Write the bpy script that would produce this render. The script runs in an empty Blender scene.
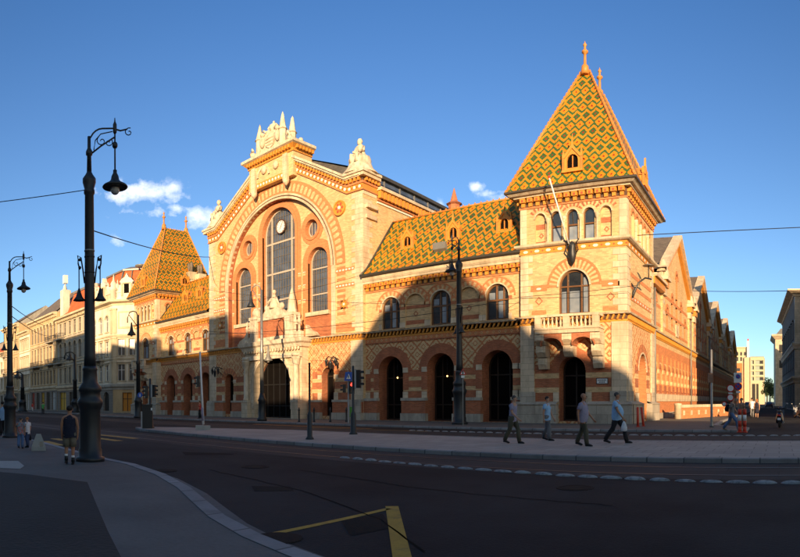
import bpy, math, random
from mathutils import Vector as V, Matrix, geometry as geo, noise
random.seed(7)
sc = bpy.context.scene
COL = sc.collection
sin, cos, tan, atan2, pi = math.sin, math.cos, math.tan, math.atan2, math.pi
R = math.radians
SUN_E, SUN_COL, SKY_S, EXPO = 5.0, (1.0, .70, .40), .109, .77
SKY_AIR, SKY_DUST, SKY_OZ, SKY_TINT, CLOUD_COL = 1.0, 0.3, 1.6, (.59, .81, 1.1), (8.5, 8.5, 8.6)
SKY_GLOW = (1.25, 1.06, .86)

# ------------------------------------------------------------------ camera
# World: +X runs along the hall's front, +Y goes away from the street, Z up.  The photograph is a
# level cylindrical panorama: F pixels per radian, the facade normal at column X0.
F, X0, HC, ROLL = 590.0, 779.0, 1.5, 0.004
def hor(x): return 402.3 - ROLL*F*sin((x-400)/F)
def S(x, n): return n*tan((x-X0)/F)                      # X on the plane Y = n
def Zn(x, y, n): return HC + (hor(x)-y)*n/cos((x-X0)/F)/F  # height on the plane Y = n
def gr(x, y, z=0.0):                                      # point on level ground z
    r = F*(HC-z)/(y-hor(x)); a = (x-X0)/F
    return (r*sin(a), r*cos(a))
cd = bpy.data.cameras.new('camera'); cam = bpy.data.objects.new('camera', cd); COL.objects.link(cam)
cd.type = 'PANO'; cd.panorama_type = 'CENTRAL_CYLINDRICAL'; cd.central_cylindrical_radius = 1
cd.central_cylindrical_range_u_min = -400/F; cd.central_cylindrical_range_u_max = 400/F
cd.central_cylindrical_range_v_min = -(557-402.3)/F; cd.central_cylindrical_range_v_max = 402.3/F
cd.clip_start = 0.05; cd.clip_end = 4000
cam.matrix_world = Matrix.Translation((0, 0, HC)) @ Matrix.Rotation((X0-400)/F, 4, 'Z') @ Matrix.Rotation(pi/2, 4, 'X') @ Matrix.Rotation(-ROLL, 4, 'Z')
sc.camera = cam

# ------------------------------------------------------------------ light
SUN_AZ, SUN_EL = R(34), R(12)          # azimuth measured from -Y toward +X
sdir = V((sin(SUN_AZ)*cos(SUN_EL), -cos(SUN_AZ)*cos(SUN_EL), sin(SUN_EL)))
sl = bpy.data.lights.new('sun', 'SUN'); sl.energy = SUN_E; sl.angle = R(0.5); sl.color = SUN_COL
so = bpy.data.objects.new('sun', sl); COL.objects.link(so)
so.rotation_euler = sdir.to_track_quat('Z', 'Y').to_euler(); so.location = (40, -40, 60)

class NG:
    """small helper round a node tree"""
    def __init__(s, nt): s.nt = nt
    def n(s, t, **kw):
        nd = s.nt.nodes.new(t)
        for k, v in kw.items(): setattr(nd, k, v)
        return nd
    def put(s, sock, v):
        if isinstance(v, bpy.types.NodeSocket): s.nt.links.new(v, sock)
        elif isinstance(v, (tuple, list)) and len(v) == 3 and sock.type == 'RGBA': sock.default_value = (*v, 1)
        else: sock.default_value = v
    def m(s, op, a, b=0.0, c=None):
        nd = s.n('ShaderNodeMath', operation=op); s.put(nd.inputs[0], a)
        if len(nd.inputs) > 1: s.put(nd.inputs[1], b)
        if c is not None: s.put(nd.inputs[2], c)
        return nd.outputs[0]
    def mix(s, f, a, b, bt='MIX'):
        nd = s.n('ShaderNodeMix', data_type='RGBA', blend_type=bt)
        s.put(nd.inputs[0], f); s.put(nd.inputs[6], a); s.put(nd.inputs[7], b); return nd.outputs[2]
    def noise(s, vec, scale, detail=4, rough=.55):
        nd = s.n('ShaderNodeTexNoise'); nd.inputs['Scale'].default_value = scale
        nd.inputs['Detail'].default_value = detail; nd.inputs['Roughness'].default_value = rough
        if vec is not None: s.put(nd.inputs['Vector'], vec)
        return nd.outputs[0]
    def ramp(s, f, lo, hi):
        nd = s.n('ShaderNodeMapRange'); s.put(nd.inputs[0], f)
        nd.inputs[1].default_value = lo; nd.inputs[2].default_value = hi; return nd.outputs[0]

w = bpy.data.worlds.new('World'); sc.world = w; w.use_nodes = True
nt = w.node_tree; nt.nodes.clear(); g = NG(nt)
sky = g.n('ShaderNodeTexSky', sky_type='NISHITA'); sky.sun_disc = False
sky.sun_elevation = SUN_EL; sky.sun_rotation = pi - SUN_AZ
sky.air_density = SKY_AIR; sky.dust_density = SKY_DUST; sky.ozone_density = SKY_OZ
bg = g.n('ShaderNodeBackground'); bg.inputs[1].default_value = SKY_S
# a few small fair-weather clouds: noise, kept to patches of the sky by direction
tc = g.n('ShaderNodeTexCoord').outputs['Generated']
sep = g.n('ShaderNodeSeparateXYZ'); nt.links.new(tc, sep.inputs[0])
az = g.m('ARCTAN2', sep.outputs[0], sep.outputs[1])
hyp = g.m('SQRT', g.m('ADD', g.m('MULTIPLY', sep.outputs[0], sep.outputs[0]), g.m('MULTIPLY', sep.outputs[1], sep.outputs[1])))
el = g.m('DIVIDE', sep.outputs[2], hyp)
cmb = g.n('ShaderNodeCombineXYZ'); g.put(cmb.inputs[0], az); g.put(cmb.inputs[1], g.m('MULTIPLY', el, 1.15))
nz = g.noise(cmb.outputs[0], 17, 7, .62)
nz2 = g.noise(cmb.outputs[0], 46, 5, .6)
patch = 0.0
for (px, py, wx, wy, a) in ((139, 191, 36, 11, 1.1), (173, 196, 20, 6, .62), (150, 211, 38, 6, .5), (205, 216, 26, 11, .85), (181, 207, 14, 5, .6), (118, 240, 13, 6, .55), (478, 187, 8, 4.5, .85), (492, 193, 20, 4, .45), (504, 197, 16, 6, .55), (432, 207, 16, 8, .45), (300, 225, 0.1, 0.1, 0)):
    if a == 0: continue
    da = g.m('DIVIDE', g.m('SUBTRACT', az, (px-X0)/F), wx/F)
    de = g.m('DIVIDE', g.m('SUBTRACT', el, (402-py)/F), wy/F)
    d = g.m('ADD', g.m('MULTIPLY', da, da), g.m('MULTIPLY', de, de))
    e = g.m('MULTIPLY', g.m('POWER', 2.718, g.m('MULTIPLY', d, -1.0)), a)
    patch = e if patch == 0.0 else g.m('MAXIMUM', patch, e)
cl = g.m('ADD', g.m('MULTIPLY', patch, .85), g.m('MULTIPLY', g.m('SUBTRACT', g.m('ADD', g.m('MULTIPLY', nz, .62), g.m('MULTIPLY', nz2, .38)), .5), 2.8))
cl = g.m('MULTIPLY', g.ramp(cl, .22, .8), g.ramp(patch, .02, .25))
sund = g.m('ADD', g.m('MULTIPLY', sep.outputs[0], sin(SUN_AZ)), g.m('MULTIPLY', sep.outputs[1], -cos(SUN_AZ)))
glow = g.ramp(sund, -.65, .75)          # evening glow round the low sun, behind the camera
skyc = g.mix(1.0, sky.outputs[0], g.mix(glow, SKY_TINT, SKY_GLOW), 'MULTIPLY')
skyc = g.mix(1.0, skyc, g.mix(g.ramp(el, .22, .75), (1.12, 1.06, 1.02), (.68, .86, .98)), 'MULTIPLY')   # deeper blue overhead
nt.links.new(g.mix(g.m('MULTIPLY', cl, .62), skyc, CLOUD_COL), bg.inputs[0])
out = g.n('ShaderNodeOutputWorld'); nt.links.new(bg.outputs[0], out.inputs[0])
vs = sc.view_settings; vs.view_transform = 'Standard'; vs.look = 'None'; vs.gamma = 1; vs.use_curve_mapping = False; vs.exposure = EXPO
sc.cycles.max_bounces = 6; sc.cycles.use_denoising = True

# ------------------------------------------------------------------ materials
M = {}
def mk(name, col, rough=.8, var=.14, ns=1.2, fine=9.0, bump=0.0, metal=0.0, brick=None, slab=None, stain=None, spec=.4, emit=None, streak=1.0):
    """plain coloured material with cloudy variation, optional masonry joints, slabs and stains"""
    m = bpy.data.materials.new(name); m.use_nodes = True; M[name] = m
    nt = m.node_tree; g = NG(nt); p = nt.nodes['Principled BSDF']
    pos = g.n('ShaderNodeNewGeometry').outputs['Position']
    uv = g.n('ShaderNodeUVMap').outputs[0]
    a = g.noise(pos, ns, 5); b = g.noise(pos, fine, 3)
    f = g.m('ADD', g.m('MULTIPLY', g.m('SUBTRACT', a, .5), 2*var*1.6), g.m('MULTIPLY', g.m('SUBTRACT', b, .5), var*1.6))
    k = g.m('ADD', f, 1.0)
    cb = g.n('ShaderNodeCombineColor')
    for i in range(3): g.put(cb.inputs[i], g.m('MULTIPLY', k, col[i]))
    c = cb.outputs[0]; hgt = None
    if brick:
        bw, bh, mort, mc, bvar = brick
        bt = g.n('ShaderNodeTexBrick'); g.put(bt.inputs['Vector'], uv)
        bt.inputs['Scale'].default_value = 1; bt.inputs['Brick Width'].default_value = bw; bt.inputs['Row Height'].default_value = bh
        bt.inputs['Mortar Size'].default_value = mort; bt.inputs['Mortar Smooth'].default_value = .2
        bt.inputs['Color1'].default_value = (1-bvar,)*3+(1,); bt.inputs['Color2'].default_value = (1+bvar,)*3+(1,); bt.inputs['Mortar'].default_value = (1, 1, 1, 1)
        c = g.mix(1.0, c, bt.outputs[0], 'MULTIPLY')
        c = g.mix(g.m('MULTIPLY', bt.outputs[1], .75), c, mc); hgt = bt.outputs[1]
    if stain:
        sc_, lo, hi, scol, amt = stain
        mp = g.n('ShaderNodeMapping'); mp.inputs['Scale'].default_value = (1, 1, streak); g.put(mp.inputs[0], pos)
        st = g.ramp(g.noise(mp.outputs[0], sc_, 6, .62), lo, hi)
        c = g.mix(g.m('MULTIPLY', st, amt), c, scol)
    g.put(p.inputs['Base Color'], c); p.inputs['Roughness'].default_value = rough; p.inputs['Metallic'].default_value = metal
    p.inputs['Specular IOR Level'].default_value = spec
    if emit: g.put(p.inputs['Emission Color'], emit[0]); p.inputs['Emission Strength'].default_value = emit[1]
    if bump:
        bn = g.n('ShaderNodeBump'); bn.inputs['Strength'].default_value = bump; bn.inputs['Distance'].default_value = .03
        g.put(bn.inputs['Height'], b if hgt is None else g.m('SUBTRACT', b, hgt)); nt.links.new(bn.outputs[0], p.inputs['Normal'])
    return m
YB = (.645, .44, .225)
mk('yellow_brick', YB, .85, .12, .5, 7, .25, brick=(.3, .085, .008, (.5, .38, .22), .22), stain=(.8, .45, .75, (.47, .27, .11), .6), streak=.35)
mk('plain_yellow', (.65, .46, .245), .85, .10, .5, 5, .1, stain=(.4, .55, .8, (.42, .30, .16), .35))
mk('red_brick', (.42, .13, .055), .85, .14, .6, 6, .25, brick=(.3, .085, .009, (.42, .25, .15), .22), stain=(.9, .46, .75, (.19, .065, .04), .65), streak=.4)
mk('orange_brick', (.56, .20, .075), .85, .12, .6, 6, .2, brick=(.3, .085, .008, (.5, .28, .15), .16))
mk('limestone', (.655, .53, .375), .85, .12, .8, 8, .2, brick=(.95, .42, .014, (.34, .27, .19), .10), stain=(1.3, .45, .72, (.33, .245, .15), .7), streak=.3)
mk('pale_stone', (.65, .555, .42), .85, .16, 1.6, 11, .5, stain=(2.4, .44, .7, (.27, .20, .13), .75), streak=.35)
mk('grey_stone', (.46, .40, .32), .88, .14, .9, 7, .25, brick=(1.5, .62, .014, (.16, .14, .11), .08), stain=(1.2, .45, .7, (.17, .145, .12), .6), streak=.4)
mk('ceramic_orange', (.62, .27, .045), .45, .14, 1.5, 12)
mk('ceramic_dark', (.10, .055, .035), .6, .2)
mk('ceramic_red', (.40, .09, .04), .5, .15)
mk('white_glaze', (.8, .76, .66), .4, .08)
mk('ridge_clay', (.55, .22, .05), .5, .2, 2, 14)
mk('dark_wood', (.028, .017, .011), .55, .25, 2, 14)
mk('brown_wood', (.16, .075, .032), .5, .2, 2, 14)
mk('curtain', (.55, .52, .46), .9, .12)
mk('zinc', (.22, .215, .20), .5, .15, 1.5, 8, metal=.3)
mk('gutter', (.07, .064, .055), .5, .2, 1.5, 8, metal=.3)
mk('slate', (.09, .085, .08), .7, .2, 1.2, 8, .2, brick=(.4, .25, .01, (.05, .05, .05), .2))
mk('slate_brown', (.16, .13, .10), .75, .2, 1.2, 8, .2, brick=(.4, .25, .01, (.08, .07, .06), .2))
mk('iron', (.018, .020, .023), .45, .25, 3, 20, .1, spec=.5)
mk('iron_black', (.012, .012, .013), .5, .2)
mk('steel_pole', (.26, .26, .255), .42, .12, 2, 12, metal=.6)
mk('rail_steel', (.06, .056, .052), .6, .15, 2, 12, metal=.3)
mk('bar_thin', (.16, .14, .12), .6, .1)
mk('window_bar', (.45, .39, .32), .6, .1)
mk('window_dark', (.05, .04, .03), .6, .2)
mk('plaque_white', (.72, .72, .70), .5, .03)
mk('red_tile_roof', (.55, .12, .035), .75, .18, 1, 9, .2, brick=(.3, .3, .02, (.25, .07, .03), .15))
mk('plaster_cream', (.64, .53, .36), .88, .12, .5, 7, .1, stain=(.6, .42, .75, (.33, .24, .14), .75), streak=.3)
mk('plaster_pale', (.78, .71, .58), .88, .10, .5, 7, .1, stain=(.6, .45, .78, (.36, .28, .2), .75), streak=.3)
mk('plaster_grey', (.42, .39, .33), .9, .12, .4, 5, .1, stain=(.6, .42, .74, (.17, .145, .115), .65), streak=.3)
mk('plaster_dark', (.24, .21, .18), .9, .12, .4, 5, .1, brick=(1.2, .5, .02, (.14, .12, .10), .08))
mk('plaster_ochre', (.55, .40, .22), .88, .10, .4, 5, .1, stain=(.6, .43, .74, (.28, .18, .09), .7), streak=.3)
mk('shop_dark', (.035, .032, .03), .4, .2)
mk('shop_yellow', (.62, .36, .03), .5, .1)
mk('shop_red', (.42, .05, .03), .5, .1)
mk('shop_white', (.6, .6, .58), .5, .1)
mk('shutter_orange', (.6, .24, .03), .6, .1)
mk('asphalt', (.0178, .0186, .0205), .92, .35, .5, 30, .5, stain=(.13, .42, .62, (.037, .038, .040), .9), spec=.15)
mk('asphalt_walk', (.165, .146, .132), .92, .22, .5, 15, .5, stain=(.6, .45, .75, (.115, .102, .093), .8), spec=.2)
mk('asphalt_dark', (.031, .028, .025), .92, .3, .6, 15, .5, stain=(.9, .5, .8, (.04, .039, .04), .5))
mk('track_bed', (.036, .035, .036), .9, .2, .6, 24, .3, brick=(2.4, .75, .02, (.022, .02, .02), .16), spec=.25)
mk('paving', (.40, .335, .285), .9, .14, .6, 12, .2, brick=(.8, .8, .016, (.15, .13, .12), .08), stain=(.4, .42, .8, (.31, .26, .23), .6), spec=.2)
mk('paving_grey', (.125, .115, .105), .9, .14, .6, 20, .2, brick=(.5, .5, .012, (.07, .065, .06), .08), stain=(.5, .45, .8, (.08, .075, .07), .5))
mk('kerb_stone', (.26, .25, .245), .85, .14, 1.2, 20, .2, brick=(1.0, 50, .022, (.06, .06, .06), .16), stain=(2.2, .5, .75, (.12, .115, .11), .6))
mk('kerb_dark', (.12, .115, .11), .88, .16, 1.2, 20, .2, brick=(1.0, 50, .012, (.05, .05, .05), .1))
mk('paint_yellow', (.46, .26, .03), .8, .22, 4, 30, stain=(5, .52, .72, (.08, .07, .05), .7))
mk('orange_strip', (.35, .15, .04), .85, .25, 3, 30, stain=(4, .5, .7, (.06, .05, .045), .7))
mk('paint_white', (.55, .54, .52), .8, .2, 4, 30, stain=(6, .5, .7, (.15, .14, .14), .6))
mk('concrete', (.38, .365, .33), .9, .14, 2, 18, .25, stain=(2, .5, .8, (.2, .19, .17), .5))
mk('separator', (.33, .325, .31), .85, .25, 3, 26, .5, stain=(9, .45, .65, (.08, .08, .08), .7))
mk('soil_far', (.1, .095, .085), .95)
mk('red_paint', (.62, .05, .02), .5, .1)
mk('sign_blue', (.02, .09, .42), .4, .05)
mk('sign_red', (.55, .03, .025), .4, .05)
mk('sign_white', (.78, .78, .76), .4, .04)
mk('green_bin', (.06, .26, .03), .5, .1)
mk('lamp_off', (.05, .02, .015), .3, .1)
mk('lamp_red', (.6, .03, .02), .3, .05, emit=((1, .05, .03), 2.2))
mk('lamp_glass', (.55, .55, .55), .15, .05)
mk('signal_black', (.02, .02, .021), .5, .1)
mk('signal_grey', (.30, .31, .32), .5, .1)
mk('tar', (.009, .009, .009), .95, .2, spec=.05)
mk('patch_dark', (.0145, .0145, .0145), .95, .3, .6, 46, .5, spec=.1)
mk('patch_light', (.021, .020, .019), .95, .3, .6, 46, .5, spec=.1)
mk('iron_rust', (.022, .019, .017), .9, .3, 6, 40, .4, spec=.1)
mk('unlit_interior', (.006, .005, .005), .95, .2, spec=.05)  # near-black panels: the dark of unlit interiors put into the colour
mk('lamp_warm', (.8, .5, .2), .4, .05, emit=((1, .55, .18), 3.0))
mk('cable', (.015, .015, .016), .6, .1)
mk('skin', (.50, .27, .17), .6, .08, 6, 30)
mk('skin_tan', (.42, .20, .11), .6, .08, 6, 30)
mk('cloth_blue', (.30, .50, .72), .85, .12, 8, 22, .8)
mk('cloth_lilac', (.30, .27, .36), .85, .14, 8, 22, .8)
mk('cloth_white', (.78, .78, .78), .85, .08, 8, 22, .8)
mk('cloth_black', (.018, .018, .022), .85, .15, 8, 22, .8)
mk('cloth_navy', (.014, .016, .035), .85, .15, 8, 22, .8)
mk('cloth_khaki', (.17, .15, .11), .85, .12, 8, 22, .8)
mk('cloth_olive', (.085, .078, .05), .85, .12, 8, 22, .8)
mk('cloth_grey', (.16, .16, .17), .85, .12, 8, 22, .8)
mk('cloth_red', (.55, .06, .05), .85, .12, 8, 22, .8)
mk('cloth_green', (.10, .42, .12), .85, .12, 8, 22, .8)
mk('cloth_brown', (.26, .15, .10), .85, .5, 14, 40)
mk('cloth_floral', (.5, .16, .14), .85, .9, 14, 40, .8, stain=(16, .45, .55, (.16, .3, .34), .9))
mk('denim', (.11, .19, .36), .85, .16, 8, 22, .8)
mk('denim_dark', (.045, .07, .15), .85, .16, 8, 22, .8)
mk('hair_dark', (.022, .015, .011), .7, .2, 20, 60)
mk('hair_grey', (.07, .06, .052), .7, .2, 20, 60)
mk('hair_ginger', (.42, .15, .05), .7, .2, 20, 60)
mk('shoe_black', (.015, .015, .016), .5, .1)
mk('shoe_tan', (.30, .22, .13), .6, .1)
mk('tyre', (.016, .016, .017), .8, .1)
mk('car_dark', (.02, .03, .06), .3, .05, spec=.6)
mk('car_silver', (.35, .36, .37), .3, .05, spec=.6, metal=.4)
mk('bark', (.09, .06, .04), .9, .2)
mk('leaf', (.07, .11, .03), .7, .35, 1.2, 4)
mk('leaf_dark', (.04, .07, .02), .7, .35, 1.2, 4)
mk('modern_cream', (.58, .48, .32), .85, .06)
mk('modern_orange', (.50, .20, .07), .85, .08)
mk('modern_green', (.32, .38, .32), .4, .06)
mk('granite_shaded', (.13, .12, .11), .88, .14, .5, 6, .2, brick=(1.4, .6, .02, (.07, .065, .06), .1))  # dark tone holds the shade of the side turned from the sun

def mk_glass(name, col, rough, tint):
    m = bpy.data.materials.new(name); m.use_nodes = True; M[name] = m
    g = NG(m.node_tree); p = m.node_tree.nodes['Principled BSDF']
    pos = g.n('ShaderNodeNewGeometry').outputs['Position']
    g.put(p.inputs['Base Color'], g.mix(g.ramp(g.noise(pos, 1.1, 2), .35, .7), col, tint))
    p.inputs['Roughness'].default_value = rough; p.inputs['Specular IOR Level'].default_value = .9; p.inputs['IOR'].default_value = 1.6
    bn = g.n('ShaderNodeBump'); bn.inputs['Strength'].default_value = .06; bn.inputs['Distance'].default_value = .05
    g.put(bn.inputs['Height'], g.noise(pos, 1.4, 2)); m.node_tree.links.new(bn.outputs[0], p.inputs['Normal'])
mk_glass('glass', (.012, .014, .018), .06, (.03, .035, .04))
mk_glass('glass_old', (.02, .018, .016), .3, (.05, .04, .032))
mk_glass('glass_hall', (.045, .055, .075), .09, (.09, .11, .15))  # bluish reflections put into the pane colour
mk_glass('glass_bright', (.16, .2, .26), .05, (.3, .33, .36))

def roof_tiles(name, wdt, hgt, tile):
    """glazed roof tiles laid in rows of diamonds: red hearts, green and orange zigzags"""
    m = bpy.data.materials.new(name); m.use_nodes = True; M[name] = m
    nt = m.node_tree; g = NG(nt); p = nt.nodes['Principled BSDF']
    uv = g.n('ShaderNodeUVMap').outputs[0]; sp = g.n('ShaderNodeSeparateXYZ'); nt.links.new(uv, sp.inputs[0])
    def snap(s, q): return g.m('MULTIPLY', g.m('ADD', g.m('FLOOR', g.m('DIVIDE', s, q)), .5), q)
    v = snap(sp.outputs[1], tile)
    u = snap(sp.outputs[0], tile)
    k = g.m('FLOOR', g.m('DIVIDE', v, hgt)); par = g.m('FLOORED_MODULO', k, 2.0)
    dv = g.m('MULTIPLY', g.m('ABSOLUTE', g.m('SUBTRACT', g.m('FRACT', g.m('DIVIDE', v, hgt)), .5)), 1.0)
    uu = g.m('ADD', g.m('DIVIDE', u, wdt), g.m('MULTIPLY', par, .5))
    x = g.m('MULTIPLY', g.m('ABSOLUTE', g.m('SUBTRACT', g.m('FRACT', uu), .5)), 2.0)
    D = g.m('ADD', g.m('MULTIPLY', x, .5), dv)              # in units of hgt
    over = g.m('GREATER_THAN', D, .75)
    par = g.m('ABSOLUTE', g.m('SUBTRACT', par, over))
    D = g.m('SUBTRACT', .75, g.m('ABSOLUTE', g.m('SUBTRACT', D, .75)))
    inner = g.m('LESS_THAN', D, g.m('SUBTRACT', .47, g.m('MULTIPLY', par, .03))); heart = g.m('LESS_THAN', D, .135)
    isor = g.m('ABSOLUTE', g.m('SUBTRACT', inner, par))     # par 0: orange inside, green outside
    wn = g.n('ShaderNodeTexWhiteNoise', noise_dimensions='2D'); cb = g.n('ShaderNodeCombineXYZ'); g.put(cb.inputs[0], u); g.put(cb.inputs[1], v); nt.links.new(cb.outputs[0], wn.inputs['Vector'])
    c = g.mix(isor, (.045, .115, .032), (.60, .215, .012)); c = g.mix(heart, c, (.26, .03, .016))
    pos = g.n('ShaderNodeNewGeometry').outputs['Position']
    f = g.m('ADD', g.m('MULTIPLY', wn.outputs[0], .42), g.m('ADD', .36, g.m('MULTIPLY', g.noise(pos, .5, 5), .84)))
    cc = g.n('ShaderNodeCombineColor')
    for i in range(3): g.put(cc.inputs[i], f)
    c = g.mix(1.0, c, cc.outputs[0], 'MULTIPLY')
    g.put(p.inputs['Base Color'], c); p.inputs['Roughness'].default_value = .5; p.inputs['Specular IOR Level'].default_value = .18
    saw = g.m('FRACT', g.m('DIVIDE', sp.outputs[1], tile))
    bn = g.n('ShaderNodeBump'); bn.inputs['Strength'].default_value = .35; bn.inputs['Distance'].default_value = .02; bn.invert = True
    g.put(bn.inputs['Height'], g.m('ADD', saw, g.m('MULTIPLY', wn.outputs[0], .5))); nt.links.new(bn.outputs[0], p.inputs['Normal'])
roof_tiles('roof_tiles_tower', .70, .80, .0583)
roof_tiles('roof_tiles_wing', .72, 1.06, .06)

def lattice(name, pitch, line, core):
    """yellow brick wall laid with a lattice of red brick lines and small red diamonds"""
    m = mk(name, YB, .85, .10, .5, 5, .2, brick=(.3, .085, .008, (.5, .40, .25), .14))
    nt = m.node_tree; g = NG(nt); p = nt.nodes['Principled BSDF']
    uv = g.n('ShaderNodeUVMap').outputs[0]; sp = g.n('ShaderNodeSeparateXYZ'); nt.links.new(uv, sp.inputs[0])
    def snap(s, q): return g.m('MULTIPLY', g.m('ADD', g.m('FLOOR', g.m('DIVIDE', s, q)), .5), q)
    u = snap(sp.outputs[0], .075); v = snap(sp.outputs[1], .085)
    a = g.m('ABSOLUTE', g.m('SUBTRACT', g.m('FRACT', g.m('DIVIDE', g.m('ADD', u, v), pitch)), .5))
    b = g.m('ABSOLUTE', g.m('SUBTRACT', g.m('FRACT', g.m('DIVIDE', g.m('SUBTRACT', u, v), pitch)), .5))
    d = g.m('MAXIMUM', a, b)
    on = g.m('MAXIMUM', g.m('GREATER_THAN', d, .5-line), g.m('LESS_THAN', g.m('ABSOLUTE', g.m('SUBTRACT', d, .17)), core))
    old = p.inputs['Base Color'].links[0].from_socket
    g.put(p.inputs['Base Color'], g.mix(on, old, (.47, .165, .062)))
lattice('lattice_wall', 1.18, .075, .05)
lattice('lattice_fine', .62, .10, .045)

# ------------------------------------------------------------------ mesh building
Z = V((0, 0, 1))
class Fr:
    """local frame of a wall: s along T, z up, d outward along N"""
    def __init__(s, o, T, N): s.o, s.T, s.N = V(o), V(T).normalized(), V(N).normalized()
    def p(s, a, z, d=0.0): return s.o + s.T*a + s.N*d + Z*z
FRONT = lambda n: Fr((0, n, 0), (1, 0, 0), (0, -1, 0))
RIGHT = lambda t: Fr((t, 0, 0), (0, 1, 0), (1, 0, 0))
LEFT = lambda t: Fr((t, 0, 0), (0, -1, 0), (-1, 0, 0))
BACK = lambda n: Fr((0, n, 0), (-1, 0, 0), (0, 1, 0))

class MB:
    def __init__(s): s.v, s.f, s.mt, s.sm, s.fuv = [], [], [], [], []
    def poly(s, pts, mat, smooth=False, uv=None):
        i = len(s.v); s.v += [V(p) for p in pts]; s.f.append(list(range(i, i+len(pts)))); s.mt.append(mat); s.sm.append(smooth); s.fuv.append(uv)
    def grid(s, rows, mat, smooth=True, closed=False, cap=False):
        i = len(s.v); n = len(rows[0])
        for r in rows: s.v += [V(p) for p in r]
        for a in range(len(rows)-1):
            for b in range(n if closed else n-1):
                c = (b+1) % n
                s.f.append([i+a*n+b, i+a*n+c, i+(a+1)*n+c, i+(a+1)*n+b]); s.mt.append(mat); s.sm.append(smooth); s.fuv.append(None)
        if cap:
            s.f.append([i+b for b in range(n)][::-1]); s.f.append([i+(len(rows)-1)*n+b for b in range(n)])
            s.mt += [mat]*2; s.sm += [False]*2; s.fuv += [None]*2
    def box(s, fr, a0, a1, z0, z1, d0, d1, mat):
        p = [fr.p(a, z, d) for d in (d0, d1) for z in (z0, z1) for a in (a0, a1)]
        for q in ((4, 5, 7, 6), (1, 0, 2, 3), (0, 4, 6, 2), (5, 1, 3, 7), (6, 7, 3, 2), (0, 1, 5, 4)): s.poly([p[i] for i in q], mat)
    def wbox(s, x0, x1, y0, y1, z0, z1, mat): s.box(Fr((0, 0, 0), (1, 0, 0), (0, -1, 0)), x0, x1, z0, z1, -y1, -y0, mat)
    def prism(s, fr, out, d0, d1, mat, smat=None, back=False):
        s.poly([fr.p(a, z, d1) for a, z in out], mat)
        if back: s.poly([fr.p(a, z, d0) for a, z in out][::-1], mat)
        n = len(out)
        for i in range(n):
            (a, z), (b, y) = out[i], out[(i+1) % n]
            s.poly([fr.p(a, z, d1), fr.p(a, z, d0), fr.p(b, y, d0), fr.p(b, y, d1)], smat or mat)
    def wall(s, fr, out, holes, d, mat, rev=.3, rmat=None):
        polys = [[V((a, z, 0)) for a, z in out]] + [[V((a, z, 0)) for a, z in h] for h in holes]
        flat = [q for pl in polys for q in pl]
        for t in geo.tessellate_polygon(polys):
            q = [flat[i] for i in t]
            ar = (q[1]-q[0]).cross(q[2]-q[0]).z
            if abs(ar) < 1e-7: continue
            if ar < 0: q = q[::-1]
            s.poly([fr.p(c.x, c.y, d) for c in q], mat)
        for h in holes:
            n = len(h)
            for i in range(n):
                (a, z), (b, y) = h[i], h[(i+1) % n]
                s.poly([fr.p(a, z, d), fr.p(b, y, d), fr.p(b, y, d-rev), fr.p(a, z, d-rev)], rmat or mat)
    def band(s, fr, inn, outl, d0, d1, mat, closed=False):
        """strip between two matching outlines, standing from d0 to d1"""
        n = len(inn)
        for i in range(n if closed else n-1):
            j = (i+1) % n
            s.poly([fr.p(*inn[i], d1), fr.p(*inn[j], d1), fr.p(*outl[j], d1), fr.p(*outl[i], d1)], mat)
            s.poly([fr.p(*inn[i], d1), fr.p(*inn[i], d0), fr.p(*inn[j], d0), fr.p(*inn[j], d1)], mat)
            s.poly([fr.p(*outl[i], d1), fr.p(*outl[j], d1), fr.p(*outl[j], d0), fr.p(*outl[i], d0)], mat)
    def sweep(s, path, prof, mat, closed=False, mats=None, cap=True):
        """profile [(out, z)] carried along a plan path [(x, y)], outward = right of travel, mitred"""
        n = len(path); P = [V((x, y)) for x, y in path]; mit = []
        for i in range(n):
            e0 = (P[i]-P[i-1]).normalized() if (closed or i > 0) else None
            e1 = (P[(i+1) % n]-P[i]).normalized() if (closed or i < n-1) else None
            e0 = e0 or e1; e1 = e1 or e0
            n0, n1 = V((e0.y, -e0.x)), V((e1.y, -e1.x)); b = (n0+n1).normalized(); mit.append(b/max(.3, b.dot(n0)))
        rows = [[(P[i].x+mit[i].x*d, P[i].y+mit[i].y*d, z) for d, z in prof] for i in range(n)]
        for i in range(n if closed else n-1):
            j = (i+1) % n
            for k in range(len(prof)-1):
                s.poly([rows[i][k], rows[j][k], rows[j][k+1], rows[i][k+1]], mats[k] if mats else mat)
        if cap and not closed: s.poly(rows[0][::-1], mat); s.poly(rows[-1], mat)
    def lathe(s, c, prof, mat, seg=12, smooth=True, sx=1.0, sy=1.0, a0=0.0):
        c = V(c)
        rows = [[c+V((r*cos(a0+2*pi*i/seg)*sx, r*sin(a0+2*pi*i/seg)*sy, z)) for i in range(seg)] for r, z in prof]
        s.grid(rows, mat, smooth, True, True)
    def tube(s, pts, r, mat, seg=6, smooth=True):
        P = [V(p) for p in pts]; rows = []
        rr = r if isinstance(r, (list, tuple)) else [r]*len(P)
        for i, p in enumerate(P):
            t = (P[min(i+1, len(P)-1)]-P[max(i-1, 0)]).normalized()
            ref = V((0, 0, 1)) if abs(t.z) < .95 else V((1, 0, 0))
            a = t.cross(ref).normalized(); b = t.cross(a)
            rows.append([p+(a*cos(2*pi*k/seg)+b*sin(2*pi*k/seg))*rr[i] for k in range(seg)])
        s.grid(rows, mat, smooth, True, True)
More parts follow.
